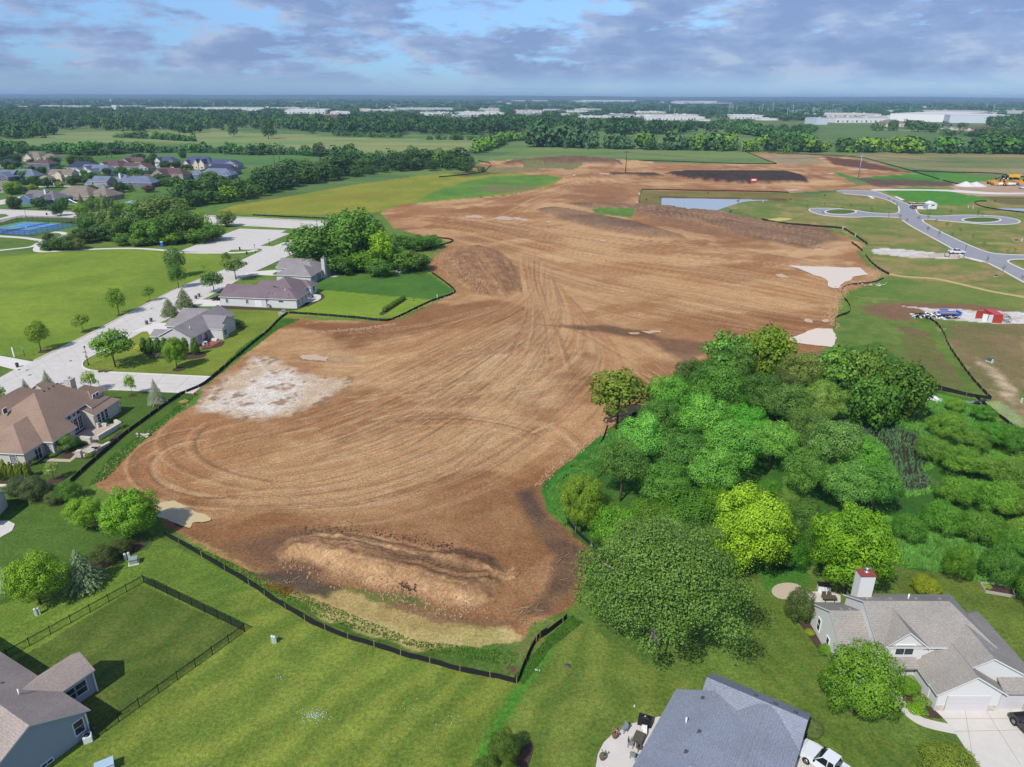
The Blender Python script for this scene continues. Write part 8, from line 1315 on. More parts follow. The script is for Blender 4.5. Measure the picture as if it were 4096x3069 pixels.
# garden furniture
M_CHAIR = mat('chair_grey', alb(130, 140, 138), .6); M_COVER = mat('grill_cover', (.014, .014, .016), .6); M_TUB = mat('barrel', alb(104, 84, 68), .8); M_FLOW = mat('flowers', alb(206, 120, 110), .8); M_WICK = mat('dark_wicker', alb(96, 88, 76), .6)
def chair(c_, x, y, rz, label, m_=None, g='patio chairs'):
 q = ac(c_, x, y); t = empty('garden_chair', (q.x, q.y, .08), R(rz), label, 'chair', g); m_ = m_ or M_CHAIR; MB().box((0, 0, .42), (.56, .56, .06)).build('seat', m_, t); MB().box((0, .27, .75), (.56, .06, .62), rx=-.15).build('backrest', m_, t)
 for sx in (-.26, .26):
  for sy in (-.25, .25): MB().box((sx, sy, .21), (.04, .04, .42)).build('leg', M_BLACK, t)
  MB().box((sx, 0, .62), (.05, .5, .04)).build('armrest', m_, t)
def table(c_, x, y, rz, label, w=1.7, d=1.0, m_=None, rnd=False):
 q = ac(c_, x, y); t = empty('garden_table', (q.x, q.y, .08), R(rz), label, 'table'); 
 (MB().lathe((0, 0, .7), [(w/2, 0), (w/2, .05)], 18) if rnd else MB().box((0, 0, .73), (w, d, .05))).build('tabletop', m_ or M_WICK, t)
 for sx in (-w*.33, w*.33):
  for sy in (-d*.33, d*.33): MB().box((sx, sy, .35), (.05, .05, .7)).build('leg', M_BLACK, t)
def pot(c_, x, y, label, s=1.0, fl=None, m_=None):
 q = ac(c_, x, y); t = empty('flower_pot', (q.x, q.y, .07), 0, label, 'flower pot', 'flower pots'); MB().lathe((0, 0, 0), [(.2*s, 0), (.27*s, .25*s), (.24*s, .42*s)], 12).build('tub', m_ or M_TUB, t); b = MB(); rr = random.Random(int(x))
 for i in range(26): a = rr.uniform(0, 6.28); r = rr.uniform(0, .3)*s; b.box((r*math.cos(a), r*math.sin(a), (.45+rr.uniform(0, .35))*s), (.09, .09, .06), rz=a, rx=rr.random(), m=rr.choice((0, 1)))
 b.build('flowers', [fl or M_FLOW, M_ISL], t)
chair('d4', 755, 1385, -60, 'grey patio chair between the covered grill and the flower tub'); chair('d4', 905, 1415, -10, 'pale patio chair behind the dark table', M_TRIM); chair('d4', 805, 1500, 70, 'grey patio chair left of the dark table'); chair('d4', 825, 1590, 150, 'grey patio chair in front, beside the roof edge'); chair('d4', 870, 1530, 100, 'patio chair tucked at the near corner of the dark table', M_WICK)
table('d4', 862, 1470, 62, 'dark glass patio table beside the slate roof', 1.5, 1.0); pot('d4', 686, 1430, 'barrel tub with pink and white flowers on the curved patio edge', 1.25); pot('d4', 590, 1595, 'barrel tub with sparse plants near the bottom of the patio', 1.3, M_STAKE)
q = ac('d4', 912, 1330); t = empty('covered_grill', (q.x, q.y, .07), R(-20), 'grill under a black cover on the curved patio', 'grill'); MB().box((0, 0, .5), (1.5, .75, 1.0), taper=.92).box((0, 0, 1.06), (1.0, .6, .22), taper=.6).build('cover', M_COVER, t); MB().box((0, -.1, 1.19), (.14, .1, .03)).build('tag', M_TRIM, t)
chair('d5', 562, 380, 0, 'left dark chair on the patio behind the pale house', M_WICK); chair('d5', 602, 380, 0, 'right dark chair on the patio behind the pale house', M_WICK); table('d5', 600, 398, 0, 'dark table on the patio behind the pale house', 1.8, .8)
q = ac('d5', 560, 315); t = empty('outdoor_cabinet', (q.x, q.y, .07), R(-12), 'white panelled cabinet with a dark top on the patio', 'cabinet'); MB().box((0, 0, .5), (1.6, .9, 1.0)).build('cabinet_body', M_TRIM, t); MB().box((0, 0, 1.03), (1.75, 1.0, .07)).build('top', M_COVER, t)
q = ac('d5', 1110, 990); 
pot('d5', 1030, 945, 'flower pot hanging left under the porch eave', 1.1); pot('d5', 1170, 935, 'pot with pink flowers on the porch', 1.3); pot('d5', 1245, 930, 'dark flowered pot at the porch corner', 1.2)
pot('d5', 1472, 1200, 'flower pot on the stone pillar left of the garage door', .7); pot('d5', 1865, 1195, 'flower pot between the two garage doors', .7)
chair('g3', 1280, 1040, 200, 'white chair on the brick patio of the corner house, left', M_TRIM); chair('g3', 1370, 1030, 160, 'grey chair on the brick patio of the corner house, right', M_CHAIR); table('g3', 1310, 1000, 20, 'white table on the brick patio', 1.2, .8, M_TRIM); table('g3', 1300, 935, 20, 'dark table under the windows of the corner house', 1.6, 1.0)
table('g4', 1565, 785, 0, 'round dark table on the semicircular patio of the long pale house', 1.9, 1.2, M_WICK, True); chair('g4', 1535, 775, 60, 'left dark chair at the round patio table', M_WICK); chair('g4', 1600, 785, -60, 'right dark chair at the round patio table', M_WICK); table('g4', 1985, 425, 0, 'small dark table on the furthest patio', 1.4, .9)
q = ac('g4', 880, 945); t = empty('air_conditioner', (q.x, q.y, 0), 0, 'grey air conditioner outside the long pale house', 'air conditioner'); MB().box((0, 0, .5), (1, 1, 1)).build('cabinet', M_TRF, t); MB().lathe((0, 0, 1), [(.4, 0), (.4, .05)], 12).build('fan_grille', M_BLACK, t)
q = ac('d2', 675, 1455); t = empty('air_conditioner', (q.x, q.y, 0), R(30), 'white air conditioner on a pad at the corner of the lower left house', 'air conditioner'); MB().box((0, 0, .4), (.8, .8, .75)).build('cabinet', M_TRIM, t); MB().lathe((0, 0, .78), [(.3, 0), (.3, .05)], 12).build('fan_grille', M_BLACK, t)
q = ac('d2', 850, 1650); t = empty('window_well', (q.x-.3, q.y-.5, 0), R(32), 'pale blue box top cut by the bottom edge beside the lower left house', 'box'); MB().box((0, 0, .45), (1.6, 1.0, .9)).build('box', M_PLW, t); MB().box((0, 0, .94), (1.7, 1.1, .08)).build('lid', mat('pale_blue', alb(172, 196, 214), .6), t)
P = X('d5', [(1755, 260), (1990, 290), (2015, 362), (1795, 325)]); t = empty('raised_bed', (P[0][0], P[0][1], 0), 0, 'raised timber garden bed with dark soil at the right', 'garden bed'); b = MB(); strip([(p[0]-P[0][0], p[1]-P[0][1]) for p in P+P[:1]], .22, 0, .35, b, it=0); b.build('timber_frame', mat('weathered_timber', alb(176, 166, 152), .9), t); MB().prism([(p[0]-P[0][0], p[1]-P[0][1]) for p in P], 0, .22).build('soil', M_MULCH, t)
tp('f7', 1660, 930, .5, .7, 'bush', (110, 160, 50), 'lettuce green plants in the raised garden bed', name='vegetable_plants', cat='plants')
q = ac('e1', 1300, 1030); t = empty('play_slide', (q.x, q.y, 0), R(-20), 'white slide on the lawn behind the street trees', 'slide'); MB().tube([(-3, 0, 2.2), (-1, 0, 1.4), (2, 0, .4), (3.5, 0, .3)], .35, 8).build('chute', M_PLW, t); MB().box((-3, 0, 1.1), (.3, .8, 2.2)).build('ladder', M_PLW, t)
q = ac('e1', 1265, 1110); t = empty('football_goal', (q.x, q.y, 0), R(-5), 'small goal with a net on the lawn by the road', 'goal'); [MB().tube([(x_, 0, 0), (x_, 0, 2)], .06, 6).build('post', M_PLW, t) for x_ in (-2.4, 2.4)]; MB().tube([(-2.4, 0, 2), (2.4, 0, 2)], .06, 6).build('crossbar', M_PLW, t); MB().add([(-2.4, 0, 2), (2.4, 0, 2), (2.4, 1.6, 0), (-2.4, 1.6, 0)], [(0, 1, 2, 3)]).build('net', M_CHAIN, t)
q = ac('c8', 1545, 815); t = empty('round_frame', (q.x, q.y, 0), 0, 'black ring frame standing in front of the white pickup', 'ring'); MB().tube([(math.cos(k/16*6.283)*1.1, 0, 1.1+math.sin(k/16*6.283)*1.1) for k in range(17)], .12, 6, cap=False).build('ring', M_BLACK, t)
# pale dots of clover in the big lawn, reeds and weeds
def tufts(name, label, polys, n, h, c, seed=0, w=.08, m_=None, base=0, thr=.42, skip=None):
 rg = np.random.default_rng(seed); Vs = []; 
 for P in polys:
  P = [Vector((p[0], p[1], 0)) for p in P]; T = tessellate_polygon([P]); A = np.array([abs((P[b]-P[a]).cross(P[c_]-P[a]).z) for a, b, c_ in T]); ti = rg.choice(len(T), size=n, p=A/A.sum()); u = rg.random((n, 2)); f = u.sum(1) > 1; u[f] = 1-u[f]; Tn = np.array([[P[k][:2] for k in t] for t in T]); X_ = Tn[ti, 0]*(1-u.sum(1))[:, None]+Tn[ti, 1]*u[:, :1]+Tn[ti, 2]*u[:, 1:]
  keep = fbm(X_[:, 0], X_[:, 1], 4, 3, seed+5) > thr
  if skip is not None:
   ins = np.zeros(len(X_), bool); K = [(p[0], p[1]) for p in skip]
   for (xa, ya), (xb, yb) in zip(K, K[1:]+K[:1]):
    if ya != yb: ins ^= ((X_[:, 1] < ya) != (X_[:, 1] < yb)) & (X_[:, 0] < (xb-xa)*(X_[:, 1]-ya)/(yb-ya)+xa)
   keep &= ~ins; X_ = X_[keep]
  for k in range(3):
   a = rg.uniform(0, 6.28, len(X_)); hh = h*rg.uniform(.5, 1.2, len(X_)); ww = w*rg.uniform(.6, 1.4, len(X_)); dx = np.cos(a)*ww; dy = np.sin(a)*ww; lx = rg.normal(size=len(X_))*hh*.3; ly = rg.normal(size=len(X_))*hh*.3
   Vs.append(np.stack([np.c_[X_[:, 0]-dx, X_[:, 1]-dy, np.full(len(X_), base)], np.c_[X_[:, 0]+dx, X_[:, 1]+dy, np.full(len(X_), base)], np.c_[X_[:, 0]+lx, X_[:, 1]+ly, base+hh]], 1).reshape(-1, 3))
 V = np.concatenate(Vs); return tag(link(bpy.data.objects.new(name, mesh_np(name, V, np.arange(len(V)).reshape(-1, 3), [m_ or mat(name, alb(*c), .8, .2, var=.3, scale=.4)]))), label, cat='vegetation', kind='stuff')
tufts('marsh_reeds', 'blue green reeds standing in the dark marsh water', [WATER[2]], 800, .8, (92, 128, 84), 1, .12, base=-.1, thr=.56)
tufts('marsh_grass', 'rank grass and sedge around the marsh', [X('d7', [(350, 950), (560, 900), (760, 950), (1050, 950), (1280, 1050), (1500, 1180), (1620, 1380), (1500, 1560), (1100, 1640), (950, 1500), (850, 1240), (600, 1130), (380, 1060)]), GP([(2000, 860), (2120, 880), (2211, 960), (2230, 1120), (2080, 1080), (2000, 980)]), GP([(1890, 1120), (2060, 1120), (2211, 1190), (2230, 1290), (2060, 1240), (1900, 1215)]), GP([(1180, 1070), (1240, 1000), (1330, 940), (1340, 990), (1240, 1080), (1220, 1140)])], 13000, .6, (104, 160, 66), 2, .13, skip=WATER[2])
tufts('fence_weeds', 'weeds along the silt fences and the edge of the bare earth', [GP([(190, 1050), (240, 985), (330, 920), (400, 862), (430, 850), (370, 905), (300, 960), (230, 1035)]), GP([(470, 800), (520, 752), (616, 688), (650, 690), (600, 712), (540, 758)]), GP([(355, 1155), (560, 1268), (700, 1338), (900, 1402), (1110, 1440), (1120, 1410), (900, 1385), (600, 1262), (420, 1180)]), GP([(1110, 1462), (1180, 1380), (1235, 1330), (1260, 1345), (1190, 1400), (1130, 1480)])], 2600, .22, (92, 140, 50), 3, .06)
rr = random.Random(8); b = MB()
for x, y, n, s_ in ((400, 1300, 70, 45), (1290, 1340, 10, 50), (1050, 1240, 6, 60), (170, 1050, 5, 20)):
 for i in range(n): q = ac('d3', x+rr.gauss(0, s_), y+rr.gauss(0, s_*.5)); b.box((q.x, q.y, .06), (.07, .07, .05), rz=rr.random())
tag(b.build('clover_flowers', M_LINE), 'white clover flowers dotted over the big foreground lawn', 'flowers', None, 'stuff')
# ------------------------------------------------------------------ power lines
M_POLEW = mat('wood_pole', alb(92, 78, 68), .9); M_POLES = mat('steel_pole', alb(158, 164, 170), .5, .4, .3); M_WIRE = mat('wire', alb(120, 124, 126), .6)
def pole(c_, x, b_, t_, label, m_, r=.28, arms=((.97, 3.0),), double=False, group='power poles'):
 px, pb = pc(c_, x, b_) if c_ else (x, b_); pt = pc(c_, x, t_)[1] if c_ else t_; f, h = size_from(px, pt, pb); t = empty('power_pole', (f.x, f.y, 0), 0, label, 'power pole', group)
 for dx in ((-2.6, 2.6) if double else (0,)): MB().tube([(dx, 0, 0), (dx, 0, h)], [r, r*.6], 8).build('post', m_, t)
 for z, w in arms: MB().box((0, 0, h*z), (w*2, .25, .3)).build('crossarm', m_, t)
 return (f, h)
p1 = pole('c1', 946, 612, 530, 'H-shaped wooden power pole behind the subdivision', M_POLEW, .3, ((.93, 5),), True); p2 = pole('c2', 186, 685, 522, 'H-shaped wooden power pole left of the tree belt', M_POLEW, .3, ((.93, 5),), True); p3 = pole('c2', 1560, 660, 535, 'power pole rising out of the tree belt', M_POLEW, .3, ((.93, 5),), True); p4 = pole(None, 1351, 377, 326, 'tall dark wooden pole standing alone on the stripped field', M_POLEW, .42, ((.985, 2.2), (.93, 2.2))); p5 = pole(None, 1854, 383, 332, 'tall grey steel pole at the right of the stripped field', M_POLES, .42, ((.985, 2.0),))
def wires(pairs, name, label):
 b = MB()
 for (f, h), (g, k), off in pairs:
  for o in off:
   A = Vector((f.x+o, f.y, h*.95)); B = Vector((g.x+o, g.y, k*.95)); L = (B-A).length; P = [A.lerp(B, i/12)+Vector((0, 0, -L*.022*4*(i/12)*(1-i/12))) for i in range(13)]; b.tube(P, .07, 3, cap=False)
 return tag(b.build(name, M_WIRE), label, 'power line')
e0 = (Vector((p1[0].x-320, p1[0].y+40, 0)), p1[1]); e9 = (Vector((p5[0].x+330, p5[0].y-30, 0)), p5[1])
wires([(e0, p1, (-4, 0, 4)), (p1, p2, (-4, 0, 4)), (p2, p3, (-4, 0, 4)), (p3, p4, (-2, 0, 2)), (p4, p5, (-2, 0, 2)), (p5, e9, (-2, 0, 2))], 'power_line', 'sagging power lines crossing the fields from pole to pole')
# ------------------------------------------------------------------ far buildings
FM = {k: mat('cladding_'+k, alb(*c), .7) for k, c in dict(white=(232, 232, 230), cream=(226, 214, 200), grey=(176, 178, 184), lgrey=(204, 206, 208), blue=(206, 214, 224), red=(170, 84, 62), roof=(186, 178, 172), roofw=(216, 212, 206), tan=(214, 196, 174), sblue=(70, 130, 210), dark=(84, 82, 84), green=(96, 140, 120), sred=(206, 60, 50), brick=(150, 92, 76)).items()}
SP_ = []
def far_b(label, c_, x0, x1, yt, yb, depth, wall='white', roof='roofw', cat='warehouse', x1b=None, ybr=None, bands=0, units=0, hmax=30, group='far warehouses', hm=1.0):
 """long flat building; yt/yb = top and foot of the near wall"""
 SP_.append((c_, x0, x1, yt, max(yb, ybr or yb), depth)); A = ac(c_, x0, yb); B = ac(c_, x1, ybr or yb); _, h = size_from(pc(c_, x0, yb)[0], pc(c_, x0, yt)[1], pc(c_, x0, yb)[1]); h = min(hmax, h)*hm; L = (B-A).length; a = math.atan2(B.y-A.y, B.x-A.x)
 t = empty('warehouse' if cat == 'warehouse' else cat.replace(' ', '_'), (A.x, A.y, 0), a, label, cat, group); MB().box((L/2, depth/2, h/2), (L, depth, h)).build('wall', FM[wall], t); MB().box((L/2, depth/2, h+.25), (L+.6, depth+.6, .5)).build('roof', FM[roof], t)
 for i in range(bands): MB().box((L*(i+.5)/bands, -.15, h*.3), (L/bands*.35, .3, h*.36)).build('dock_door', FM['grey' if i % 2 else 'dark'], t)
 rr = random.Random(int(x0+x1))
 for i in range(units): MB().box((L*rr.uniform(.05, .95), depth*rr.uniform(.2, .8), h+1.3), (rr.uniform(3, 9), rr.uniform(3, 7), 2.4)).build('roof_unit', FM['white'], t)
 return t, h, L
B_ = [('f1', 480, 720, 165, 178, 90, 'white', 'longest white warehouse strip at the far left'), ('f1', 700, 1160, 168, 186, 90, 'lgrey', 'long pale warehouse behind the left wood'), ('f1', 1230, 1420, 180, 196, 60, 'grey', 'grey warehouse left of the tall white block'), ('f1', 215, 370, 172, 180, 40, 'white', 'short white building at the far left'), ('f1', 1500, 1830, 168, 182, 60, 'lgrey', 'low pale warehouse right of the tall white block'), ('f1', 1840, 2212, 188, 204, 90, 'lgrey', 'long low warehouse above the left wood'),
 ('f2', 0, 330, 190, 204, 90, 'lgrey', 'long low pale warehouse, left of centre'), ('f2', 340, 1120, 190, 216, 140, 'white', 'very long white warehouse left of centre'), ('f2', 850, 1050, 218, 236, 50, 'white', 'short white warehouse in front of the very long one'), ('f2', 1200, 1580, 190, 206, 70, 'lgrey', 'pale warehouse behind the silos'), ('f2', 1640, 1800, 190, 200, 60, 'grey', 'small grey warehouse beyond the big white one'), ('f2', 1385, 1900, 222, 268, 260, 'white', 'big white warehouse with a broad grey roof'), ('f2', 1960, 2212, 245, 272, 120, 'white', 'white warehouse behind the red brick block'),
 ('f3', 120, 260, 205, 240, 60, 'cream', 'cream stepped building beside the storage tanks'), ('f3', 250, 560, 216, 236, 80, 'lgrey', 'pale warehouse right of the stepped building'), ('f3', 600, 1320, 198, 222, 120, 'lgrey', 'long pale warehouse in the centre of the plain'), ('f3', 890, 1240, 252, 290, 80, 'white', 'white warehouse just above the dark wood, left of the silos'), ('f3', 1380, 1930, 252, 285, 110, 'white', 'white warehouse just above the dark wood, right of the silos'), ('f3', 1290, 1620, 290, 312, 60, 'grey', 'grey roofed warehouse in front of the silos'), ('f3', 1640, 1890, 203, 220, 40, 'white', 'small white office behind the centre warehouses'), ('f3', 1470, 1500, 215, 235, 30, 'white', 'tiny white building among centre trees'), ('f3', 1720, 1880, 228, 250, 40, 'cream', 'low cream building right of centre'),
 ('f4', 180, 560, 228, 255, 120, 'cream', 'cream warehouse right of the silos'), ('f4', 200, 520, 262, 282, 60, 'grey', 'grey warehouse above the dark wood right of centre'), ('f4', 570, 750, 212, 228, 60, 'lgrey', 'small pale warehouse behind the cream one'), ('f4', 810, 1130, 230, 250, 70, 'white', 'white warehouse with a pale roof, middle right'), ('f4', 750, 890, 272, 292, 50, 'white', 'white works with two small tanks'), ('f4', 990, 1280, 208, 222, 70, 'cream', 'cream sheds behind the middle right works'), ('f4', 980, 1400, 296, 318, 50, 'white', 'long white warehouse touching the dark wood'), ('f4', 1440, 1700, 276, 300, 90, 'grey', 'warehouse with a grey roof above the dark wood'), ('f4', 1690, 2110, 245, 262, 120, 'cream', 'wide cream warehouse in the middle right'), ('f4', 1460, 1880, 300, 316, 30, 'white', 'white strip building at the wood edge'),
 ('f5', -110, 620, 280, 300, 60, 'cream', 'back hall of the large cream factory'), ('f5', -80, 690, 308, 350, 110, 'white', 'large white factory with long low front'), ('f5', 560, 760, 340, 360, 40, 'white', 'small white annex of the large factory'), ('f5', 1060, 1440, 288, 335, 110, 'white', 'white hall with a bright blue wall panel'), ('f5', 1400, 1620, 330, 352, 40, 'white', 'low white shed right of the blue panelled hall'), ('f5', 110, 195, 118, 132, 60, 'white', 'small white warehouse left of the lettered factory'),
 ('f4', 180, 320, 98, 116, 90, 'cream', 'left of two cream warehouses near the horizon'), ('f4', 385, 605, 98, 114, 90, 'cream', 'right of two cream warehouses near the horizon'), ('f4', 945, 1075, 104, 124, 90, 'white', 'white block left of the very long far factory'), ('f4', 1080, 1720, 96, 122, 160, 'white', 'very long far factory near the horizon'),
 ('f6', 230, 800, 212, 240, 160, 'cream', 'wide cream roofed plant behind the tree row'), ('f6', 350, 860, 250, 300, 90, 'white', 'white plant front behind the row of trees'), ('f6', 160, 270, 255, 318, 60, 'blue', 'pale blue grey end block of the plant'), ('f6', 860, 1180, 240, 275, 110, 'white', 'white stepped hall left of the big white warehouse'), ('f6', 1200, 1850, 180, 205, 140, 'lgrey', 'long grey warehouse behind the big white one'), ('f6', 860, 940, 175, 192, 40, 'white', 'small white building in the right hand plain'), ('f6', 1900, 1970, 195, 220, 40, 'cream', 'cream block at the far right'), ('f6', 2030, 2230, 178, 208, 60, 'lgrey', 'pale warehouse at the far right edge'), ('f6', 1210, 1270, 135, 155, 30, 'white', 'tiny white building toward the right horizon'), ('f6', 1930, 2000, 103, 112, 30, 'white', 'white speck of a building high at the right'), ('f5', 1190, 1300, 78, 84, 40, 'white', 'white speck of a building near the horizon, right of centre'), ('f2', 1480, 1640, 112, 120, 40, 'cream', 'cream strip building in the distant forest, left of centre'), ('f3', 1990, 2040, 130, 150, 30, 'cream', 'cream block right of the blue water tower'), ('f3', 1870, 1915, 110, 140, 25, 'tan', 'tan domed building beside the blue water tower')]
for i, (c_, x0, x1, yt, yb, d, wl, lb) in enumerate(B_): far_b(lb, c_, x0, x1, yt, yb, d, wl, 'roof' if wl in ('grey',) or i % 3 == 1 else 'roofw', bands=0 if x1-x0 < 250 else int((x1-x0)/45), units=0 if x1-x0 < 200 else 4)
t, h, L = far_b('tall white block with a long white hall at the left', 'f1', 1420, 1475, 160, 228, 30, 'white', 'roofw', 'factory'); MB().box((L+45, 16, h*.25), (90, 30, h*.5)).build('hall', FM['white'], t); MB().lathe((-8, 8, 0), [(7, 0), (7, h*.4)], 14).build('silo', FM['sred'], t)
t, h, L = far_b('red brick office block with rows of windows', 'f2', 1878, 2062, 280, 322, 26, 'brick', 'roof', 'office block'); [MB().box((L*(i+.5)/14, -.1, h*z), (L/28, .3, h*.14)).build('window', FM['dark'], t) for i in range(14) for z in (.3, .75)]
t, h, L = far_b('factory with a name lettered in red on its pale front', 'f5', 380, 690, 118, 145, 160, 'blue', 'roofw', 'factory'); add_text('HARIBO', h*.95, FM['sred'], t, Matrix.Translation((L*.25, -2.0, h*.5)) @ Matrix.Rotation(R(90), 4, 'X'), depth=.5); MB().box((L*.25, -.9, h*.5), (L*.34, 1.2, h*.98)).build('sign_panel', FM['white'], t)
far_b('tall white hall joined to the right of the lettered factory', 'f5', 690, 845, 108, 140, 120, 'white', 'roofw', 'factory'); far_b('grey low wing right of the lettered factory', 'f5', 845, 1040, 128, 146, 80, 'grey', 'roof', 'factory'); far_b('pale long hall behind the lettered factory', 'f5', 310, 640, 106, 126, 60, 'cream', 'roofw', 'factory')
t, h, L = far_b('blue wall panel of the white hall', 'f5', 1180, 1258, 308, 332, 3, 'sblue', 'roofw', 'hall front')
t, h, L = far_b('huge white warehouse with dark window bands at the right', 'f6', 1240, 1470, 205, 275, 150, 'blue', 'roofw', 'warehouse', ybr=300)
t, h, L = far_b('right half of the huge white warehouse, lit front with dark bands', 'f6', 1470, 1866, 218, 295, 150, 'white', 'roofw', 'warehouse', ybr=262); [MB().box((L*x, -.4, h*z), (L*w, .8, h*.09)).build('window_band', FM['dark'], t) for x, z, w in ((.13, .82, .24), (.5, .60, .44), (.86, .8, .26))]; MB().box((L*.04, -.4, h*.1), (L*.06, .8, h*.2)).build('red_base', FM['sred'], t)
# hip roofed cream barn and field sheds
q = ac('f6', 800, 338); h = House('wide cream building with a domed hip roof behind the green field', 'house', (q.x, q.y), R(-2), RF['tan'], WL['cream']); wpx = (1030-800)/2.469*.54*(q-Vector((0, 0, CAM_H))).dot(FW)/FPX; h.wing(0, wpx, 0, wpx*.55, 7, 15, 'u', 'h', 'h'); h.auto(nwin=7, h=3, z=3, seed=3); h.done()
q = ac('e3', 1215, 680); h = House('long grey metal roofed barn inside the far hedge at the right', 'barn', (q.x, q.y), R(-1), RF['steel'], WL['grey']); wp = 460/4.127*.54*(q-Vector((0, 0, CAM_H))).dot(FW)/FPX; h.wing(0, wp, 0, 18, 5, 9, 'u'); h.done()
q = ac('e3', 970, 700); h = House('small white shed left of the metal roofed barn', 'shed', (q.x, q.y), 0, RF['steel'], WL['white']); h.wing(0, 22, 0, 9, 4, 6.2, 'u'); h.done()
# silos and tanks
for i, x in enumerate((1247, 1262, 1277, 1300, 1318, 1336, 1354, 1370)):
 q, hh = size_from(pc('f3', x, 0)[0], pc('f3', x, 245)[1], pc('f3', x, 290)[1]); t = empty('silo', (q.x, q.y, 0), 0, 'silo in the grey and green cluster above the dark wood', 'silo', 'silo cluster'); MB().lathe((0, 0, 0), [(3.6, 0), (3.6, hh*.9)], 12).build('drum', FM['lgrey' if i < 4 else 'green'], t); MB().lathe((0, 0, hh*.9), [(3.6, 0), (.5, hh*.1)], 12).build('cone', FM['lgrey'], t)
for c_, x, a, b_ in (('f3', 1938, 253, 300), ('f3', 1953, 253, 300), ('f3', 410, 180, 208), ('f3', 430, 180, 208), ('f3', 450, 180, 208), ('f3', 490, 170, 210), ('f3', 505, 170, 210), ('f2', 1158, 175, 208), ('f2', 1180, 175, 208), ('f4', 42, 255, 300), ('f4', 58, 255, 300), ('f5', 2000, 265, 315), ('f5', 2030, 268, 318), ('f5', 2075, 262, 320), ('f6', 140, 210, 245), ('f3', 40, 180, 200), ('f3', 70, 180, 200), ('f3', 100, 180, 200)):
 q, hh = size_from(pc(c_, x, 0)[0], pc(c_, x, a)[1], pc(c_, x, b_)[1]); t = empty('silo', (q.x, q.y, 0), 0, 'pale silo standing among the far warehouses', 'silo', 'scattered silos'); MB().lathe((0, 0, 0), [(4.5, 0), (4.5, hh*.92)], 12).build('drum', FM['lgrey'], t); MB().lathe((0, 0, hh*.92), [(4.5, 0), (.6, hh*.08)], 12).build('cone', FM['white'], t)
# water towers
for c_, x, a, b_, m_, lb in (('f3', 1845, 84, 142, 'sblue', 'blue water tower near the horizon, centre'), ('f5', 865, 88, 135, 'sblue', 'water tower with a blue top behind the lettered factory'), ('f2', 85, 18, 60, 'white', 'white water tower on the horizon, left'), ('f1', 1410, 92, 160, 'white', 'white topped water tower behind the tall white block')):
 q, hh = size_from(pc(c_, x, 0)[0], pc(c_, x, a)[1], pc(c_, x, b_)[1]); hh = min(hh, 60); r = hh*.17; t = empty('water_tower', (q.x, q.y, 0), 0, lb, 'water tower'); MB().lathe((0, 0, 0), [(r*.28, 0), (r*.16, hh*.2), (r*.16, hh*.75)], 10).build('stem', FM['white'], t); MB().lathe((0, 0, hh*.72), [(r*.3, 0), (r, hh*.09), (r*1.05, hh*.16), (r*.8, hh*.24), (.3, hh*.28)], 14).build('tank', FM[m_], t)
# transmission line pylons and monopoles
M_PYL = mat('pylon_steel', alb(168, 178, 188), .6)
def pylon(c_, x, a, b_, label, mono=False, g='pylons'):
 q, hh = size_from(pc(c_, x, 0)[0], pc(c_, x, a)[1], pc(c_, x, b_)[1]); hh = min(hh, 62); t = empty('pylon', (q.x, q.y, 0), .2, label, 'pylon', g)
 if mono: MB().tube([(0, 0, 0), (0, 0, hh)], [1.0, .5], 8).build('shaft', M_PYL, t); [MB().box((0, 0, hh*z), (8, .5, .5)).build('arm', M_PYL, t) for z in (.8, .9, .98)]; return
 b = MB(); w = hh*.09
 for sx in (-1, 1):
  for sy in (-1, 1): b.tube([(sx*w, sy*w, 0), (sx*w*.3, sy*w*.3, hh*.62), (sx*w*.15, sy*w*.15, hh)], .34, 4)
 for k in range(6):
  z0, z1 = hh*k/8, hh*(k+1)/8; f0, f1 = w*(1-.75*k/6), w*(1-.75*(k+1)/6)
  for s_ in (-1, 1): b.tube([(-f0, s_*f0, z0), (f1, s_*f1, z1)], .2, 3); b.tube([(f0, s_*f0, z0), (-f1, s_*f1, z1)], .2, 3)
 b.build('lattice', M_PYL, t)
 for z in (.68, .8, .92): MB().box((0, 0, hh*z), (hh*.3, .6, .5)).build('arm', M_PYL, t)
for i, (c_, x, a, b_) in enumerate((('f5', 998, 140, 300), ('f5', 1035, 150, 275), ('f5', 1090, 165, 270), ('f5', 1545, 130, 290), ('f5', 1485, 200, 282), ('f6', 125, 140, 235), ('f6', 320, 110, 180), ('f6', 1900, 110, 225), ('f6', 1835, 110, 185), ('f1', 305, 100, 165), ('f1', 940, 85, 160), ('f1', 150, 110, 165), ('f1', 1890, 100, 165), ('f2', 70, 100, 165), ('f2', 405, 110, 175), ('f2', 985, 95, 135), ('f6', 945, 130, 185))): pylon(c_, x, a, b_, 'lattice transmission pylon on the far plain', g='far pylons')
for i, (c_, x, a, b_) in enumerate((('f5', 1415, 140, 278), ('f5', 1378, 168, 268), ('f5', 245, 160, 270), ('f5', 308, 205, 300), ('f3', 580, 150, 237), ('f3', 1393, 145, 240), ('f3', 1052, 200, 300), ('f3', 345, 140, 230), ('f3', 1765, 180, 300), ('f2', 1822, 130, 272), ('f2', 1268, 125, 185), ('f2', 495, 130, 210), ('f2', 698, 95, 160), ('f4', 333, 150, 255), ('f4', 618, 145, 200), ('f4', 1155, 170, 215), ('f4', 2138, 165, 275), ('f6', 563, 140, 205), ('f6', 1080, 140, 218), ('f6', 38, 160, 215), ('f5', 1795, 150, 310), ('f5', 1725, 190, 350), ('f1', 2095, 120, 195), ('f1', 812, 120, 165))): pylon(c_, x, a, b_, 'single steel mast of the transmission lines', True, 'far masts')
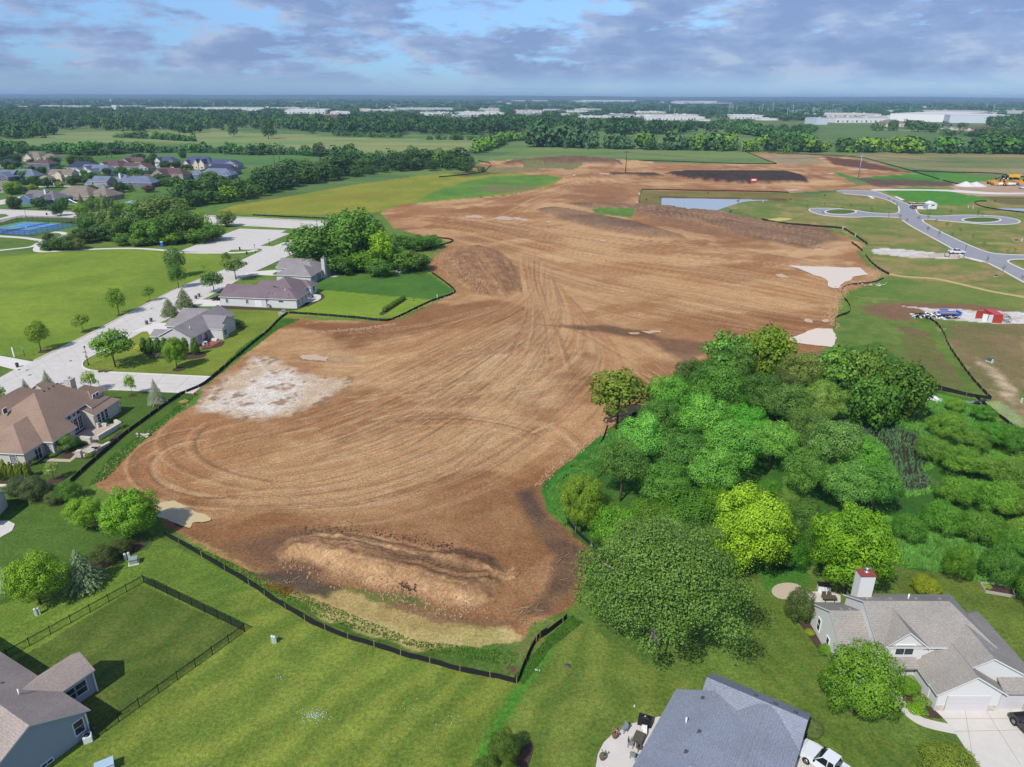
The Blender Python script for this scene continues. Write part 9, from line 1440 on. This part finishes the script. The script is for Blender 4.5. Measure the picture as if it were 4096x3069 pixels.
q0 = ac('f5', 1760, 290); t = empty('substation', (q0.x, q0.y, 0), 0, 'steel gantries of the substation left of the white plant', 'substation'); mpp = 540*0; sc = (ac('f5', 1860, 290)-q0).length/100
for k, (x0, x1) in enumerate(((0, 70), (90, 165), (300, 380), (400, 480), (500, 560), (580, 650))):
 b = MB(); h_ = 17+3*(k % 3)
 for x in np.linspace(x0, x1, 4): b.tube([(x*sc, (k % 3)*12, 0), (x*sc, (k % 3)*12, h_)], .5, 4)
 b.box(((x0+x1)/2*sc, (k % 3)*12, h_-1), ((x1-x0)*sc, 1, 1)).box(((x0+x1)/2*sc, (k % 3)*12, h_*.6), ((x1-x0)*sc, .7, .7)); b.build('gantry', M_PYL, t)
# low hills on the horizon
def hills():
 rr = np.random.default_rng(3); xs_ = np.linspace(-12400, 12400, 180); ys_ = np.linspace(9000, 14200, 12); V = []; 
 for y in ys_:
  f = (y-9000)/5200; n = fbm(xs_, np.full_like(xs_, y)*.3, 2600, 5, 12); hgt = (4+66*f)*(.55+.75*n); hgt[:] = np.minimum(hgt, 70)
  for x, h_ in zip(xs_, hgt): V.append((x, y, h_ if y > 9001 else -1))
 n = len(xs_); F = [(j*n+i, j*n+i+1, (j+1)*n+i+1, (j+1)*n+i) for j in range(11) for i in range(n-1)]
 tag(link(bpy.data.objects.new('hills', mesh_np('hills', V, F, [mat('hill_forest', alb(62, 92, 66), .95, .1, var=.3, scale=.006)]))), kind='structure')
hills()
# ------------------------------------------------------------------ air
def haze():
 m_ = bpy.data.materials.new('haze'); m_.use_nodes = True; nt = m_.node_tree; nt.nodes.clear(); o = nt.nodes.new('ShaderNodeOutputMaterial'); v = nt.nodes.new('ShaderNodeVolumePrincipled')
 v.inputs['Density'].default_value = 7.8e-5; v.inputs['Density Attribute'].default_value = ''; v.inputs['Color'].default_value = (.48, .68, .98, 1); v.inputs['Anisotropy'].default_value = 0.0; nt.links.new(v.outputs[0], o.inputs['Volume'])
 b = MB().box((0, 7150, 44.5), (26000, 15300, 93)).build('haze', m_); tag(b, 'thin blue haze over the whole plain', 'haze', None, 'stuff')
haze()
for (c_, x0, x1, yt, yb, d) in SP_:
 A = pc(c_, x0, yt); B = pc(c_, x1, yb); SPANS.append((A[0], B[0], A[1], B[1], at(B[0], B[1]).y+d))
wood('left_wood', 'broad dark wood at the far left beyond the fields', [([(-60, 306), (60, 302), (160, 283), (300, 285), (420, 290), (470, 282), (560, 280), (640, 280), (640, 250), (300, 242), (-60, 240)], 900, 13, 22, 8, 13), ([(640, 282), (760, 288), (900, 291), (900, 258), (640, 256)], 260, 12, 20, 8, 12), ([(-60, 292), (60, 300), (100, 292), (60, 280)], 60, 8, 14, 6, 9)], 1)
wood('middle_wood', 'dense dark wood in front of the warehouses, centre', [([(600, 284), (760, 290), (900, 293), (1130, 292), (1300, 292), (1420, 292), (1520, 291), (1480, 272), (1380, 260), (1150, 258), (900, 262), (700, 268)], 620, 17, 25, 9, 14)], 2, ((40, 68, 38), (50, 82, 42), (58, 90, 44)))
wood('right_woods', 'scattered woods around the warehouses at the right', [([(1480, 285), (1620, 286), (1620, 274), (1500, 274)], 50, 10, 18, 8, 12), ([(1560, 292), (1760, 290), (1760, 283), (1600, 282)], 60, 9, 14, 7, 10), ([(1860, 283), (2000, 286), (2060, 280), (2230, 282), (2230, 266), (2050, 268), (1960, 270), (1860, 274)], 170, 14, 24, 9, 14), ([(2090, 300), (2230, 308), (2230, 286), (2120, 290)], 36, 10, 16, 6, 9), ([(2150, 318), (2240, 330), (2240, 305), (2170, 300)], 34, 10, 18, 6, 10), ([(1990, 290), (2150, 300), (2160, 296), (2020, 286)], 18, 7, 11, 5, 7)], 3)
wood('industrial_trees', 'tree cover between the far warehouses', [([(-60, 244), (500, 250), (1000, 262), (1500, 262), (2270, 268), (2270, 240), (1500, 240), (1000, 243), (-60, 233)], 1500, 11, 17, 11, 20)], 4, ((52, 86, 56), (60, 94, 60), (48, 78, 52)))
wood('distant_forest', 'hazy forest running to the horizon', [([(-90, 240), (2300, 250), (2300, 231), (-90, 224)], 2300, 12, 20, 18, 34), ([(-90, 226), (2300, 234), (2300, 220), (-90, 214)], 2200, 14, 24, 34, 80)], 5, ((50, 84, 58), (58, 94, 64), (46, 76, 54), (70, 104, 70)))
SPANS.clear()
wood('hedgerow_trees', 'hedgerow trees and shrubs lining the far fields', [], 6, spots=HED)
